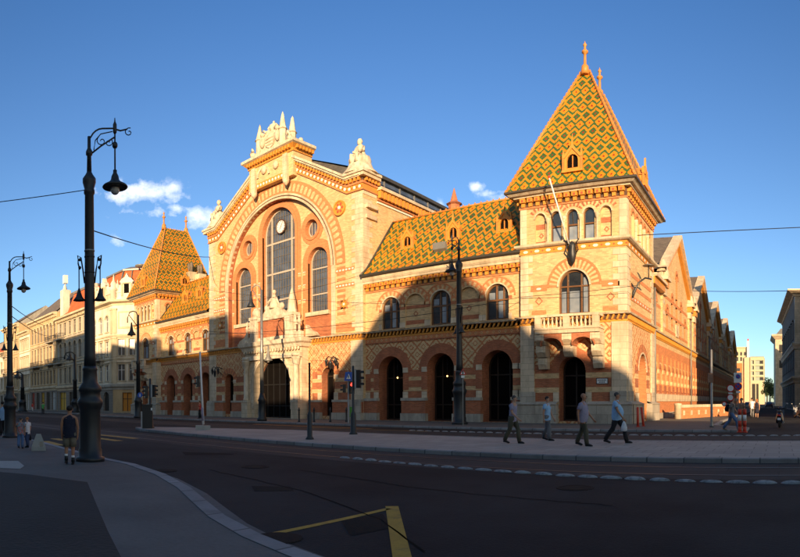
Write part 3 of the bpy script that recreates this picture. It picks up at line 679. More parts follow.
# -------- wings
def wing(t0, t1, bays, n, ze, zr, dorm, n_lamp=False):
    W = MB(); f = FRONT(n); ZTOP = ze-.35; wins = [b for b, k in bays if k == 'win']; nr = n+3.9
    sp = abs(wins[1]-wins[0])
    ahw = 1.27 if sp > 4.5 else 1.02; zs = 4.05; whw = .95 if sp > 4.5 else .80; zw = 9.25
    W.wall(f, [(t0, 0), (t1, 0), (t1, ZC-.95), (t0, ZC-.95)], [arch(x, ahw, .02, zs) for x in wins], 0, 'lattice_wall', 1.15, 'red_brick')
    W.wall(f, [(t0, ZC-.95), (t1, ZC-.95), (t1, ZC), (t0, ZC)], [], .03, 'orange_brick')
    W.box(f, t0, t1, ZC-1.02, ZC-.93, 0, .07, 'red_brick'); 
    for i in range(int((t1-t0)/.5)): diamond(W, f, t0+.25+i*.5, ZC-.78, .12, .03, 'yellow_brick', .05)
    holes = [arch(x, whw, 7.55, zw) for x in wins] + [arch(x, whw*1.02, 7.75, zw) for x, k in bays if k == 'blind']
    W.wall(f, [(t0, ZC), (t1, ZC), (t1, ZTOP), (t0, ZTOP)], holes, 0, 'yellow_brick', .34, 'plain_yellow')
    half = sp/4
    for bi, (x, k) in enumerate(bays):
        W.band(f, arcline(x, zw, whw, 14), arcline(x, zw, whw+.1, 14), -.04, .06, 'limestone' if k == 'win' else 'yellow_brick')
        voussoirs(W, f, x, zw, whw+.12, whw+.46, 19, 0, ['yellow_brick', 'orange_brick'], .02+.012*(bi % 2))
        W.band(f, arcline(x, zw, whw+.46, 18), arcline(x, zw, whw+.57, 18), 0, .06+.01*(bi % 2), 'orange_brick')
        if k == 'blind':
            h = arch(x, whw*1.02, 7.75, zw); W.poly([f.p(a, z, -.14) for a, z in h], 'yellow_brick')
            W.box(f, x-whw, x+whw, zw-.2, zw+.05, -.14, -.11, 'red_brick'); W.box(f, x-whw, x+whw, 7.75, 8.1, -.14, -.11, 'red_brick'); diamond(W, f, x, 8.62, .24, -.14)
        for sg in (-1, 1):
            q0, q1 = sorted((x+sg*whw, x+sg*(half if sp > 4.5 else half*.98)))
            W.box(f, q0, q1, zw-.22, zw+.03, 0, .026+.005*(bi % 2), 'red_brick'); W.box(f, q0, q1, 7.55, 8.0, 0, .05, 'limestone')
    for x in wins:
        W.band(f, arcline(x, zs, ahw, 18), arcline(x, zs, ahw+.12, 18), -.05, .08, 'red_brick')
        voussoirs(W, f, x, zs, ahw+.12, ahw+.78, 23, 0, ['red_brick', 'red_brick'], .045)
    edges = [t0] + sum(([x-ahw, x+ahw] for x in wins), []) + [t1]
    for i in range(0, len(edges), 2):
        a0, a1 = edges[i], edges[i+1]
        if a1-a0 < .1: continue
        piers_banding(W, f, a0, a1, 1.85, 4.1, 0, 5)
        i0, i1 = a0+.55, a1-.55
        if i1 > i0:
            W.box(f, a0, i0, 2.5, 3.9, .026, .05, 'red_brick'); W.box(f, i1, a1, 2.5, 3.9, .026, .05, 'red_brick')
        for q0, q1 in ((a0, min(a0+.5, a1)), (max(a1-.5, a0), a1)):
            W.box(f, q0, q1, 3.9, 4.3, .03, .09, 'limestone'); W.box(f, q0, q1, 1.85, 2.35, .03, .09, 'limestone')
        W.box(f, a0, a1, .62, 1.62, 0, .3, 'red_brick'); W.box(f, a0-.04, a1+.04, 1.62, 1.85, 0, .36, 'grey_stone'); W.box(f, a0-.05, a1+.05, 0, .62, 0, .4, 'grey_stone')
    string_course(W, [(t0, n), (t1, n)]); string_dentils(W, f, t0, t1)
    zf = ze-1.3
    frieze(W, [(t0, n), (t1, n)], zf); frieze_blocks(W, f, t0, t1, zf)
    W.sweep([(t0, n), (t1, n)], [(0, zf+.78), (.42, zf+.8), (.5, zf+.95), (.55, ze-.12), (0, ze-.1)], 'limestone')
    W.wall(BACK(nr+4.5), [(-t1, 0), (-t0, 0), (-t0, ze), (-t1, ze)], [], 0, 'plain_yellow')
    wg = W.build('side_wing', HALL)
    # roof, slightly bell-cast at the eave
    RF = MB(); prof = [(n-.72, ze), (n+.05, ze+.62), (n+1.2, ze+2.05), (n+2.5, ze+3.75), (nr, zr)]
    vv = 0
    for (y0, z0), (y1, z1) in zip(prof, prof[1:]):
        L = math.hypot(y1-y0, z1-z0)
        RF.poly([(t0, y0, z0), (t1, y0, z0), (t1, y1, z1), (t0, y1, z1)], 'roof_tiles_wing', uv=[(t0, vv), (t1, vv), (t1, vv+L), (t0, vv+L)]); vv += L
    RF.poly([(t0, nr, zr), (t1, nr, zr), (t1, nr+4.5, ze), (t0, nr+4.5, ze)], 'slate')
    RF.build('wing_roof', wg)
    RT = MB(); ridge_teeth(RT, (t0, nr, zr+.05), (t1, nr, zr+.05), .55); RT.build('ridge_tiles', wg)
    G = MB(); G.sweep([(t0, n-.72), (t1, n-.72)], [(-.3, ze-.16), (0, ze-.14), (.1, ze-.1), (.12, ze+.05), (-.06, ze+.07)], 'gutter')
    G.tube([(t0+.05, p-.04, q+.04) for p, q in prof], .1, 'gutter', 5); G.build('gutter', wg)
    for a, zz in dorm:
        y = n+(zz-ze-.2)*.86; dormer(wg, f, a, zz, n-y+.3, 1.15, 1.95, 1.5)
    # grey roof hatch
    for x in wins:
        window(wg, f, x, whw, 7.55, zw, -.16, 'brown_wood', (-.12, .5), (9.02,), 'glass', .1, thin=.06, backing=((-.8, -.28, 9.1, 9.6), (.02, .42, 7.7, 9.7)) if random.random() < .7 else None)
        window(wg, f, x, ahw, .02, zs, -1.05, 'dark_wood', (-.4, .4), (zs-.5, 1.3), 'unlit_interior', .14, name='doorway')
        if n_lamp and x < -21: q = MB(); q.ball(f.p(x+.15, 3.55, -.7), .065, 'lamp_warm', 8, 6); q.tube([f.p(x+.15, 3.65, -.7), f.p(x+.15, 5.0, -.7)], .02, 'iron'); q.build('porch_lamp', wg)
    return wg
TWG = [(-29.8, 'win'), (-27.35, 'blind'), (-24.9, 'win'), (-22.42, 'blind'), (-19.95, 'win')]
wr = wing(-32.5, -17.75, TWG, 38.6, 12.2, 17.75, [(S(405, 39.6), 14.35), (S(451, 39.6), 14.35), (S(502.5, 39.6), 14.35)], True)
wl = wing(-67.0, -55.4, [(-64.3, 'win'), (-62.3, 'blind'), (-60.3, 'win'), (-58.4, 'blind'), (-56.5, 'win')], 38.6, 12.0, 17.5, [(-63.2, 14.2), (-60.1, 14.3)])
H_ = MB(); fr = Fr((-25.2, 39.15, 13.35), (1, 0, 0), (0, -1, .75)); H_.box(fr, -.6, .6, -.02, .5, 0, .35, 'zinc')
H_.build('roof_hatch', wr)
for x, s in ((190.9, 0), (200.6, 1)):
    C_ = MB(); y = 43.4+s*.9; t = S(x, y); zt = Zn(x, 266+s*2, y)
    C_.wbox(t-.55, t+.55, y-.45, y+.45, 12, zt-1.5, 'plaster_pale'); C_.wbox(t-.68, t+.68, y-.58, y+.58, zt-1.9, zt-.9, 'plaster_cream')
    for a in (-.32, .3): C_.lathe((t+a, y, zt-.9), [(.24, 0), (.2, .6), (.26, .8), (.2, 1.3)], 'slate_brown', 8)
    C_.build('chimney', wl)
# -------- central hall
C = -43.85; HW = 11.35; NH = 38.25; f = FRONT(NH); HL, HR = C-HW, C+HW; HB = 150
Wl = MB(); ZK = 21.2; zb, za = 21.25, 24.85      # kneeler level, top of rakes at the centre block
sl_k = (za-zb)/(9.6-3.1)
great = arcline(C, 13.7, 7.7, 40)
outline = [(HL, 0), (HR, 0), (HR, ZK-.4), (C+9.6, ZK-.4), (C+3.1, za-.4), (C-3.1, za-.4), (C-9.6, ZK-.4), (HL, ZK-.4)]
big = [(C-7.7, ZC+.05), (C+7.7, ZC+.05)] + great
gate = arch(C+.4, 2.75, .02, 3.3)
dl, dr = arch(C-7.6, .75, .3, 3.9), arch(C+7.2, .78, .3, 3.9)
Wl.wall(f, outline[:2]+[(HR, ZC), (HL, ZC)], [gate, dl, dr], 0, 'lattice_fine', .9, 'red_brick')
Wl.wall(f, [(HL, ZC), (HR, ZC)]+outline[2:], [[(a, max(z, ZC+.05)) for a, z in big]], 0, 'yellow_brick', .55, 'red_brick')
# recessed tympanum with the three windows and two oculi
wc = arch(C+.05, 2.45, 9.9, 18.35, 18); wl_, wr_ = arch(C-5.55, 1.3, 9.9, 14.55, 14), arch(C+5.55, 1.3, 9.9, 14.55, 14)
oc = [circ(C-4.75, 17.75, .82, 18), circ(C+4.75, 17.75, .82, 18)]
tym = [(C-7.72, ZC), (C+7.72, ZC)] + arcline(C, 13.7, 7.72, 40)
Wl.wall(f, tym, [wc, wl_, wr_]+oc, -.5, 'yellow_brick', .45, 'orange_brick')
for cx, hw, zs in ((C+.05, 2.45, 18.35), (C-5.55, 1.3, 14.55), (C+5.55, 1.3, 14.55)):
    Wl.band(f, arcline(cx, zs, hw, 22), arcline(cx, zs, hw+.32, 22), -.62, -.36, 'orange_brick'); Wl.band(f, arcline(cx, zs, hw+.32, 22), arcline(cx, zs, hw+.75, 22), -.5, -.44, 'orange_brick')
    for sg in (-1, 1):
        q0, q1 = sorted((cx+sg*hw, cx+sg*(hw+.75))); Wl.box(f, q0, q1, ZC, zs, -.5, -.44, 'orange_brick')
        q0, q1 = sorted((cx+sg*hw, cx+sg*(hw+.32))); Wl.box(f, q0, q1, 9.9, zs, -.62, -.36, 'orange_brick')
        for z in (10.9, 12.3, 13.5):
            q0, q1 = sorted((cx+sg*(hw+.34), cx+sg*(hw+.74))); Wl.box(f, q0, q1, z, z+.22, -.44, -.42, 'yellow_brick')
            for e in range(2): Wl.box(f, q0+.06+e*.2, q0+.18+e*.2, z+.28, z+.36, -.44, -.41, 'white_glaze')
    Wl.box(f, cx-hw-.2, cx+hw+.2, 9.55, 9.9, -.5, -.2, 'limestone'); Wl.box(f, cx-hw-.35, cx+hw+.35, ZC+.06, 9.55, -.5, -.4, 'red_brick')
for cx in (C-4.75, C+4.75):
    Wl.band(f, circ(cx, 17.75, .82, 20), circ(cx, 17.75, 1.1, 20), -.6, -.34, 'orange_brick', True); Wl.band(f, circ(cx, 17.75, 1.1, 20), circ(cx, 17.75, 1.45, 20), -.5, -.43, 'orange_brick', True)
# great arch: dark moulding, ring of orange and cream, outer ring
Wl.band(f, arcline(C, 13.7, 7.7, 44), arcline(C, 13.7, 7.9, 44), -.3, .14, 'limestone'); Wl.band(f, arcline(C, 13.7, 7.9, 44), arcline(C, 13.7, 8.02, 44), -.1, .05, 'ceramic_dark'); Wl.band(f, arcline(C, 13.7, 8.02, 44), arcline(C, 13.7, 8.2, 44), -.1, .1, 'limestone')
Wl.band(f, arcline(C, 13.7, 8.2, 44), arcline(C, 13.7, 8.36, 44), 0, .06, 'orange_brick')
N = 47
Wl.band(f, arcline(C, 13.7, 8.36, 60), arcline(C, 13.7, 9.35, 60), 0, .05, 'orange_brick')
for i in range(N):
    p = pi*(i+.5)/N; hwid = pi/N*.30
    o = [(C+r*cos(p+e*hwid), 13.7+r*sin(p+e*hwid)) for r, e in ((8.38, -1), (9.0, -1), (9.12, 0), (9.0, 1), (8.38, 1))]
    Wl.poly([f.p(a, z, .065) for a, z in o], 'yellow_brick')
for sg in (-1, 1):
    q0, q1 = sorted((C+sg*8.36, C+sg*9.35)); 
    for i in range(9): Wl.box(f, q0, q1, 9.2+i*.5, 9.45+i*.5, 0, .03, 'orange_brick')
    q0, q1 = sorted((C+sg*7.7, C+sg*8.2)); Wl.box(f, q0, q1, ZC+.06, 13.7, 0, .1, 'limestone')
    q0, q1 = sorted((C+sg*8.2, C+sg*10.4))
    for z in (13.1, 11.75): glazed_band(Wl, f, q0, q1, z, .005, 6)
    Wl.box(f, q0, q1, 7.7, 8.5, 0, .03, 'orange_brick')
    # star ornament of orange brick
    a, z = C+sg*9.2, 10.1
    for r_, m_ in ((.62, 'orange_brick'), (.4, 'ceramic_orange')):
        o = [(a+(r_ if i % 2 == 0 else r_*.62)*cos(pi*i/8), z+(r_ if i % 2 == 0 else r_*.62)*sin(pi*i/8)) for i in range(16)]
        Wl.prism(f, o, 0, .03 if r_ > .5 else .06, m_)
    Wl.box(f, a-.1, a+.1, z-.1, z+.1, .06, .09, 'white_glaze')
    # rosette
    a, z = C+sg*8.75, 18.6
    Wl.prism(f, circ(a, z, .68, 20), 0, .12, 'ceramic_orange'); Wl.band(f, circ(a, z, .55, 20), circ(a, z, .68, 20), .1, .2, 'ceramic_orange', True)
    for i in range(6): Wl.prism(f, circ(a+.34*cos(pi*i/3), z+.34*sin(pi*i/3), .13, 8), .12, .15, 'ceramic_red')
    Wl.ball(f.p(a, z, .16), (.17, .1, .17), 'white_glaze', 8, 6)
    quoins(Wl, f, C+sg*HW, -sg, ZC+.1, 19.6, 0, 1.25, .85, .46)
    Wl.box(f, min(C+sg*HW, C+sg*(HW-1.35)), max(C+sg*HW, C+sg*(HW-1.35)), 1.6, ZC-.6, 0, .06, 'limestone')
# ground floor bands
for q0, q1 in ((HL+1.35, C-7.6-.8), (C-7.6+.8, C-4.7), (C+5.2, C+7.2-.8), (C+7.2+.8, HR-1.35)):
    piers_banding(Wl, f, q0, q1, 1.75, 4.3, 0, 5)
for q0, q1 in ((HL, C-7.6-.75), (C-7.6+.75, C-4.6), (C+5.0, C+7.2-.78), (C+7.2+.78, HR)):
    Wl.box(f, q0, q1, .62, 1.55, 0, .3, 'red_brick'); Wl.box(f, q0-.03, q1+.03, 1.55, 1.75, 0, .36, 'grey_stone'); Wl.box(f, q0-.04, q1+.04, 0, .62, 0, .4, 'grey_stone')
for q0, q1 in ((HL-.02, HL+1.4), (HR-1.4, HR+.02)): Wl.box(f, q0, q1, 0, 1.55, .3, .45, 'grey_stone')
for cx in (C-7.6, C+7.2):
    voussoirs(Wl, f, cx, 3.9, .85, 1.4, 16, 0, ['orange_brick', 'red_brick'], .045)
    for sg in (-1, 1):
        q0, q1 = sorted((cx+sg*.78, cx+sg*1.25)); Wl.box(f, q0, q1, 1.75, 2.4, .03, .09, 'limestone'); Wl.box(f, q0, q1, 3.6, 4.0, .03, .09, 'limestone')
string_course(Wl, [(HL, NH), (C-5.2, NH)]); string_course(Wl, [(C+5.2, NH), (HR, NH), (HR, NH+1)])
string_dentils(Wl, f, HL, C-5.2); string_dentils(Wl, f, C+5.2, HR)
# side and back walls
for fr, a0, a1 in ((RIGHT(HR), NH, HB), (LEFT(HL), -HB, -NH)):
    Wl.wall(fr, [(a0, 0), (a1, 0), (a1, 20.1), (a0, 20.1)], [], 0, 'yellow_brick')
quoins(Wl, RIGHT(HR), NH, 1, 12.5, 19.4, 0, 1.25, .85, .46)
Wl.wall(BACK(HB), [(-HR, 0), (-HL, 0), (-HL, 20), (-HR, 20)], [], 0, 'yellow_brick')
hall = Wl.build('central_hall', HALL)
# gable cornice, following kneelers and rakes
G = MB()
def rake_piece(pts, z_extra=0):
    # pts: list of (t, z top); bands hanging below the line
    for (h0, h1, d0, d1, mm) in ((0, .22, 0, .62, 'pale_stone'), (.22, .42, 0, .5, 'limestone'), (.42, .5, 0, .4, 'limestone'), (.5, .82, 0, .12, 'ceramic_dark'), (.82, 1.02, 0, .16, 'orange_brick'), (1.02, 1.5, 0, .08, 'ceramic_orange'), (1.5, 1.58, 0, .14, 'orange_brick')):
        G.band(f, [(a, z-h1) for a, z in pts], [(a, z-h0) for a, z in pts], d0, d1, mm)
        for a, z in (pts[0], pts[-1]): G.poly([f.p(a, z-h1, d0), f.p(a, z-h0, d0), f.p(a, z-h0, d1), f.p(a, z-h1, d1)], mm)
    for (a, z), (b, y) in zip(pts, pts[1:]):
        L = math.hypot(b-a, y-z); n = round(L/.42); n2 = round(L/.55)
        for i in range(n):
            u = (i+.5)/n; x = a+(b-a)*u; q = z+(y-z)*u; G.box(f, x-.1, x+.1, q-.8, q-.5, .1, .36, 'ceramic_orange')
        for i in range(n2):
            u = (i+.5)/n2; x = a+(b-a)*u; q = z+(y-z)*u-1.26
            G.ball(f.p(x, q, .1), (.17, .05, .15), 'white_glaze', 6, 5); G.ball(f.p(x+(b-a)/n2*.5, q+(y-z)/n2*.5, .1), (.07, .04, .1), 'ceramic_red', 5, 4)
rake_piece([(HL, ZK), (C-9.6, ZK), (C-3.1, za)]); rake_piece([(C+3.1, za), (C+9.6, ZK), (HR, ZK)])
for sg, fr in ((1, RIGHT(HR)), (-1, LEFT(HL))):
    a0, a1 = (NH-.5, NH+1.9) if sg > 0 else (-NH-1.9, -NH+.5)
    for (h0, h1, d1, mm) in ((0, .22, .62, 'pale_stone'), (.22, .5, .5, 'limestone'), (.5, .82, .12, 'ceramic_dark'), (.82, 1.02, .16, 'orange_brick'), (1.02, 1.5, .08, 'ceramic_orange'), (1.5, 1.58, .14, 'orange_brick')): G.box(fr, NH-d1 if sg > 0 else a0, a1 if sg > 0 else -NH+d1, ZK-h1, ZK-h0-.003, 0, d1, mm)
    for i in range(5): G.box(fr, a0+.6+i*.42 if sg > 0 else a1-.6-i*.42-.2, a0+.8+i*.42 if sg > 0 else a1-.6-i*.42, ZK-.8, ZK-.5, .1, .36, 'ceramic_orange')
    x0, x1 = sorted((C+sg*9.3, C+sg*(HW+.05))); G.wbox(x0+.013, x1-.013, NH+.02, NH+1.88, 19.3, ZK-.01, 'limestone')
    # long side cornice with dentils
    b0, b1 = (NH+1.9, HB) if sg > 0 else (-HB, -NH-1.9)
    G.box(fr, b0, b1, 20.05, 20.3, 0, .55, 'limestone'); G.box(fr, b0, b1, 19.2, 19.35, 0, .12, 'orange_brick'); G.box(fr, b0, b1, 18.95, 19.08, 0, .1, 'white_glaze'); G.box(fr, b0, b1, 19.35, 20.05, 0, .04, 'ceramic_dark')
    e0, e1 = (b0, b0+24) if sg > 0 else (b1-24, b1)
    n = int((e1-e0)/.55)
    for i in range(n): G.box(fr, e0+i*.55+.1, e0+i*.55+.45, 19.4, 20.03, .04, .4, 'ceramic_orange')
    for z in (18.2, 17.3): G.box(fr, NH+.35 if sg > 0 else -NH-1.7, NH+1.7 if sg > 0 else -NH-.35, z, z+.35, 0, .3-.1*(z < 18), 'limestone')
G.build('gable_cornice', hall)
# centre block over the gable
B = MB(); b0, b1 = C-3.3, C+3.3
B.wbox(b0, b1, NH-.55, NH+1.9, za-1.9, 25.7, 'yellow_brick')
fb = FRONT(NH-.55)
B.sweep([(b0, NH+1.9), (b0, NH-.55), (b1, NH-.55), (b1, NH+1.9)], [(0, 25.2), (.1, 25.2), (.14, 25.45), (.45, 25.75), (.62, 25.85), (.62, 26.1), (0, 26.15)], 'limestone', mats=['orange_brick', 'ceramic_orange', 'ceramic_orange', 'limestone', 'pale_stone', 'pale_stone'])
for fr, q0, q1 in ((fb, b0, b1), (RIGHT(b1), NH-.55, NH+1.9)): B.dentils(fr, q0, q1, 25.42, 25.72, .12, .45, .42, .5, 'ceramic_orange')
B.band(fb, arcline(C-1.0, 24.0, .75, 14), arcline(C-1.0, 24.0, 1.0, 14), 0, .14, 'limestone'); 
for sg in (-1, 1):
    B.box(fb, C+sg*2.4-.3, C+sg*2.4+.3, 22.6, 25.1, 0, .3, 'limestone'); B.lathe(fb.p(C+sg*2.4, 22.1, .1), [(.05, 0), (.3, .3), (.34, .6)], 'limestone', 8)
    B.ball(fb.p(C+sg*.9, 24.55, .1), (.4, .18, .4), 'limestone', 8, 6)
B.box(fb, C-2.0, C+2.0, 22.95, 23.5, 0, .1, 'ceramic_orange')
for i in range(9): B.ball(fb.p(C-1.8+i*.45, 23.22, .12), (.15, .05, .15), 'white_glaze', 6, 5)
B.build('gable_block', hall)
A = MB(); y0 = NH-.1; zB = 26.13
CB = C; A.wbox(C-2.9, C+2.9, y0-.25, y0+1.5, zB, zB+.4, 'pale_stone')
C = CB-.4
for x in (-1.75, 1.75):
    for y in (0, 1.25):
        A.lathe((C+x, y0+y, zB+.3), [(.5, 0), (.5, .25), (.38, .3), (.38, 1.5), (.5, 1.6), (.42, 1.7), (.36, 1.8), (.12, 3.0), (.02, 3.25)], 'pale_stone', 8, False)
sh = [(-1.75, 0), (1.75, 0), (1.75, 1.1), (1.35, 1.3), (1.2, 1.9), (.6, 2.1), (-.6, 2.1), (-1.2, 1.9), (-1.35, 1.3), (-1.75, 1.1)]
fa = FRONT(y0); A.prism(fa, [(C+a, zB+.4+z) for a, z in sh], -.9, .05, 'pale_stone', back=True)
A.prism(fa, [(C+a, zB+.55+z) for a, z in ((0, .0), (.5, .25), (.7, .7), (.7, 1.35), (-.7, 1.35), (-.7, .7), (-.5, .25))], .05, .22, 'pale_stone')
for i in range(3): A.box(fa, C-.6, C+.6, zB+.85+i*.3, zB+.98+i*.3, .22, .27, 'limestone')
A.lathe((C, y0+.4, zB+2.35), [(.5, 0), (.52, .2), (.44, .24), (.5, .42), (.42, .62), (.2, .8), (.08, .86), (.1, .98), (.02, 1.1)], 'pale_stone', 12)
for i in range(8): A.lathe((C+.5*cos(i*pi/4), y0+.4+.5*sin(i*pi/4), zB+2.5), [(.08, 0), (.1, .12), (.03, .35)], 'pale_stone', 6)
for sg in (-1, 1):
    A.tube([(C+sg*.6, y0-.1, zB+2.3), (C+sg*1.0, y0-.15, zB+2.6), (C+sg*1.25, y0-.15, zB+2.35), (C+sg*1.05, y0-.15, zB+2.1), (C+sg*.9, y0-.15, zB+2.25)], .12, 'pale_stone', 6)
    A.tube([(C+sg*2.7, y0-.2, zB+.5), (C+sg*3.0, y0-.2, zB+.9), (C+sg*2.7, y0-.2, zB+1.3), (C+sg*2.55, y0-.2, zB+1.0)], .13, 'pale_stone', 6)
for sg in (-1, 1):
    A.ball(fa.p(C+sg*1.15, zB+1.5, .15), (.38, .25, .55), 'pale_stone', 8, 6); A.ball(fa.p(C+sg*1.15, zB+2.2, .18), .22, 'pale_stone', 8, 6)
    A.ball(fa.p(C+sg*2.75, zB+.7, 0), (.3, .3, .35), 'pale_stone', 8, 6); A.ball((C+sg*3.0, y0+1.2, zB+.6), (.3, .3, .35), 'pale_stone', 8, 6)
C = CB
A.rough(.07, 2.3).build('stone_crest', hall)
# seated figures on the kneelers
for sg in (-1, 1):
    Fg = MB(); cx, cy, z = C+sg*(HW-.9), NH+.75, ZK
    Fg.grid([[(cx+a*wx, cy+b*wy, z+h) for a, b in [(cos(2*pi*i/14), sin(2*pi*i/14)) for i in range(14)]] for h, wx, wy in ((0, 1.75, 1.5), (.15, 1.65, 1.4), (.55, 1.2, 1.1), (1.0, 1.0, .95), (1.35, .98, .92), (1.62, .82, .8), (1.7, .4, .4))], 'pale_stone', True, True, True)
    Fg.lathe((cx, cy, z+1.5), [(.62, 0), (.56, .3), (.40, .6), (.40, .85), (.36, 1.05), (.16, 1.2), (.13, 1.3)], 'pale_stone', 12, sx=1.05, sy=.85)
    Fg.ball((cx, cy-.06, z+2.97), (.21, .23, .27), 'pale_stone', 10, 8); Fg.ball((cx, cy+.06, z+3.05), (.23, .22, .24), 'pale_stone', 8, 6)
    for e in (-1, 1):
        Fg.tube([(cx+e*.38, cy, z+2.45), (cx+e*.56, cy-.15, z+2.05), (cx+e*.34, cy-.55, z+1.95)], [.15, .13, .1], 'pale_stone', 7)
        Fg.tube([(cx+e*.22, cy-.2, z+1.65), (cx+e*.3, cy-.8, z+1.6), (cx+e*.3, cy-.85, z+.9)], [.26, .22, .2], 'pale_stone', 8)
    Fg.ball((cx+.45, cy-.5, z+2.1), (.26, .2, .3), 'pale_stone', 8, 6)
    Fg.rough(.09, 2.1).build('seated_statue', hall)
# windows
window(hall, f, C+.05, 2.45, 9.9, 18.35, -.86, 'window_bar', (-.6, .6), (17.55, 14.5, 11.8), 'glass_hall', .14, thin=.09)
bars = MB()
def grid_bars(cx, hw, z0, zs, d, nx, dz):
    for i in range(1, nx):
        b = -1+2*i/nx; bars.box(f, cx+b*hw-.02, cx+b*hw+.02, z0, zs+math.sqrt(max(.02, 1-b*b))*hw-.05, d-.07, d-.028, 'bar_thin')
    z = z0+dz
    while z < zs+hw*.9:
        h = hw*math.sqrt(max(0, 1-max(0, (z-zs)/hw)**2)) if z > zs else hw; bars.box(f, cx-h+.05, cx+h-.05, z-.016, z+.016, d-.068, d-.03, 'bar_thin'); z += dz
grid_bars(C+.05, 2.45, 9.9, 18.35, -.86, 13, .78)
for cx in (C-5.55, C+5.55):
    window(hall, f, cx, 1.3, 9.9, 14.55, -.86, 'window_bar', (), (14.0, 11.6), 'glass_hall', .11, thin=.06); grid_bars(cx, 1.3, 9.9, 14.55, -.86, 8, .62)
bars.build('glazing_bars', hall)
for cx in (C-4.75, C+4.75):
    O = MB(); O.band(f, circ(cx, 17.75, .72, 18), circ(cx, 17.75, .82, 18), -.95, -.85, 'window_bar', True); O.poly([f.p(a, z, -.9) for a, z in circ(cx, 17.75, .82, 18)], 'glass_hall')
    for b in (-.4, 0, .4): O.box(f, cx+b-.025, cx+b+.025, 17.75-.72*math.sqrt(1-b*b), 17.75+.72*math.sqrt(1-b*b), -.9, -.86, 'window_bar')
    O.build('round_window', hall)
K = MB(); zc = 19.0
K.prism(f, circ(C+.1, zc, .68, 24), -.82, -.72, 'plaque_white'); K.band(f, circ(C+.1, zc, .62, 24), circ(C+.1, zc, .72, 24), -.8, -.66, 'ceramic_dark', True)
for i in range(12):
    a = pi*i/6; K.box(Fr(f.p(C+.1+.5*sin(a), zc+.5*cos(a), 0), (1, 0, 0), (0, -1, 0)), -.035, .035, -.05, .05, -.72, -.71, 'iron')
K.build('clock_face', hall)
K = MB()
for a, L in ((R(215), .36), (R(32), .52)): K.poly([f.p(C+.1+p*cos(a)+q*sin(a), zc-p*sin(a)+q*cos(a), -.7) for p, q in ((-.035, -.08), (.035, -.08), (.02, L), (-.02, L))], 'iron')
K.build('clock_hands', hall)
window(hall, f, C+.4, 2.75, .02, 3.3, -.2, 'iron_black', (-.66, -.33, 0, .33, .66), (3.3, 1.2), 'unlit_interior', .12, name='iron_gate')
for cx in (C-7.6, C+7.2): window(hall, f, cx, .75, .3, 3.9, -.7, 'dark_wood', (0,), (3.9,), 'unlit_interior', .08, name='door')
# roof with its glazed monitor, behind the gable
RF = MB(); xe = HR+.5; xi = C+9.9
for sg in (-1, 1):
    X = lambda a: C+sg*a
    RF.poly([(X(HW+.5), NH+1.9, 20.32), (X(HW+.5), HB, 20.32), (X(10.0), HB, 20.75), (X(10.0), NH+1.9, 20.75)], 'zinc')
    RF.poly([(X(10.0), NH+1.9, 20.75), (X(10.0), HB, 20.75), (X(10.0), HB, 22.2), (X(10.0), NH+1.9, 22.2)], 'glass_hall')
    RF.poly([(X(10.25), NH+1.9, 22.17), (X(10.25), HB, 22.17), (X(0), HB, 26.4), (X(0), NH+1.9, 26.4)], 'gutter')
    RF.wbox(min(X(9.9), X(10.28)), max(X(9.9), X(10.28)), NH+1.9, HB, 22.02, 22.32, 'gutter')
    for i in range(40): RF.wbox(min(X(9.97), X(10.06)), max(X(9.97), X(10.06)), NH+2.2+i*2.4, NH+2.35+i*2.4, 20.75, 22.05, 'zinc')
    for z in (21.1, 21.5): RF.wbox(min(X(9.99), X(10.04)), max(X(9.99), X(10.04)), NH+1.9, HB, z, z+.05, 'iron')
RF.poly([(HL+.3, NH+1.9, 20.3), (HR-.3, NH+1.9, 20.3), (C+10, NH+1.9, 22.1), (C, NH+1.9, 26.3), (C-10, NH+1.9, 22.1)], 'slate')
RF.build('hall_roof', hall)
# brick ventilator far along the roof
RV = MB(); yv = 75.0; tv = S(455, yv); zv = Zn(455, 213, yv)
RV.wbox(tv-1, tv+1, yv-1, yv+1, 14, zv-.5, 'red_brick'); RV.lathe((tv, yv, zv-.5), [(1.3, 0), (1.3, .3), (.9, .4), (.9, 1.6), (1.25, 1.8), (.6, 2.2), (.05, 4.2)], 'red_brick', 8, False)
RV.build('roof_turret', hall)
# -------- sculpted portal
P = MB(); pc = C+.45; PD = .85; fp = FRONT(NH-PD)
PW = 4.2; P.wall(fp, [(pc-PW, 0), (pc+PW, 0), (pc+PW, 6.9), (pc-PW, 6.9)], [arch(pc, 2.75, .01, 3.3)], 0, 'limestone', PD, 'limestone')
for sg in (-1, 1): P.poly([fp.p(pc+sg*PW, 0, 0), fp.p(pc+sg*PW, 6.9, 0), fp.p(pc+sg*PW, 6.9, -PD), fp.p(pc+sg*PW, 0, -PD)], 'limestone')
for k, (r0, r1, d) in enumerate(((2.75, 2.88, .12), (2.88, 3.02, .05), (3.02, 3.18, .1))):
    P.band(fp, arcline(pc, 3.3, r0, 20), arcline(pc, 3.3, r1, 20), -.1, d, 'pale_stone')
    for sg in (-1, 1):
        q0, q1 = sorted((pc+sg*r0, pc+sg*r1)); P.box(fp, q0, q1, .9, 3.3, 0, d, 'pale_stone')
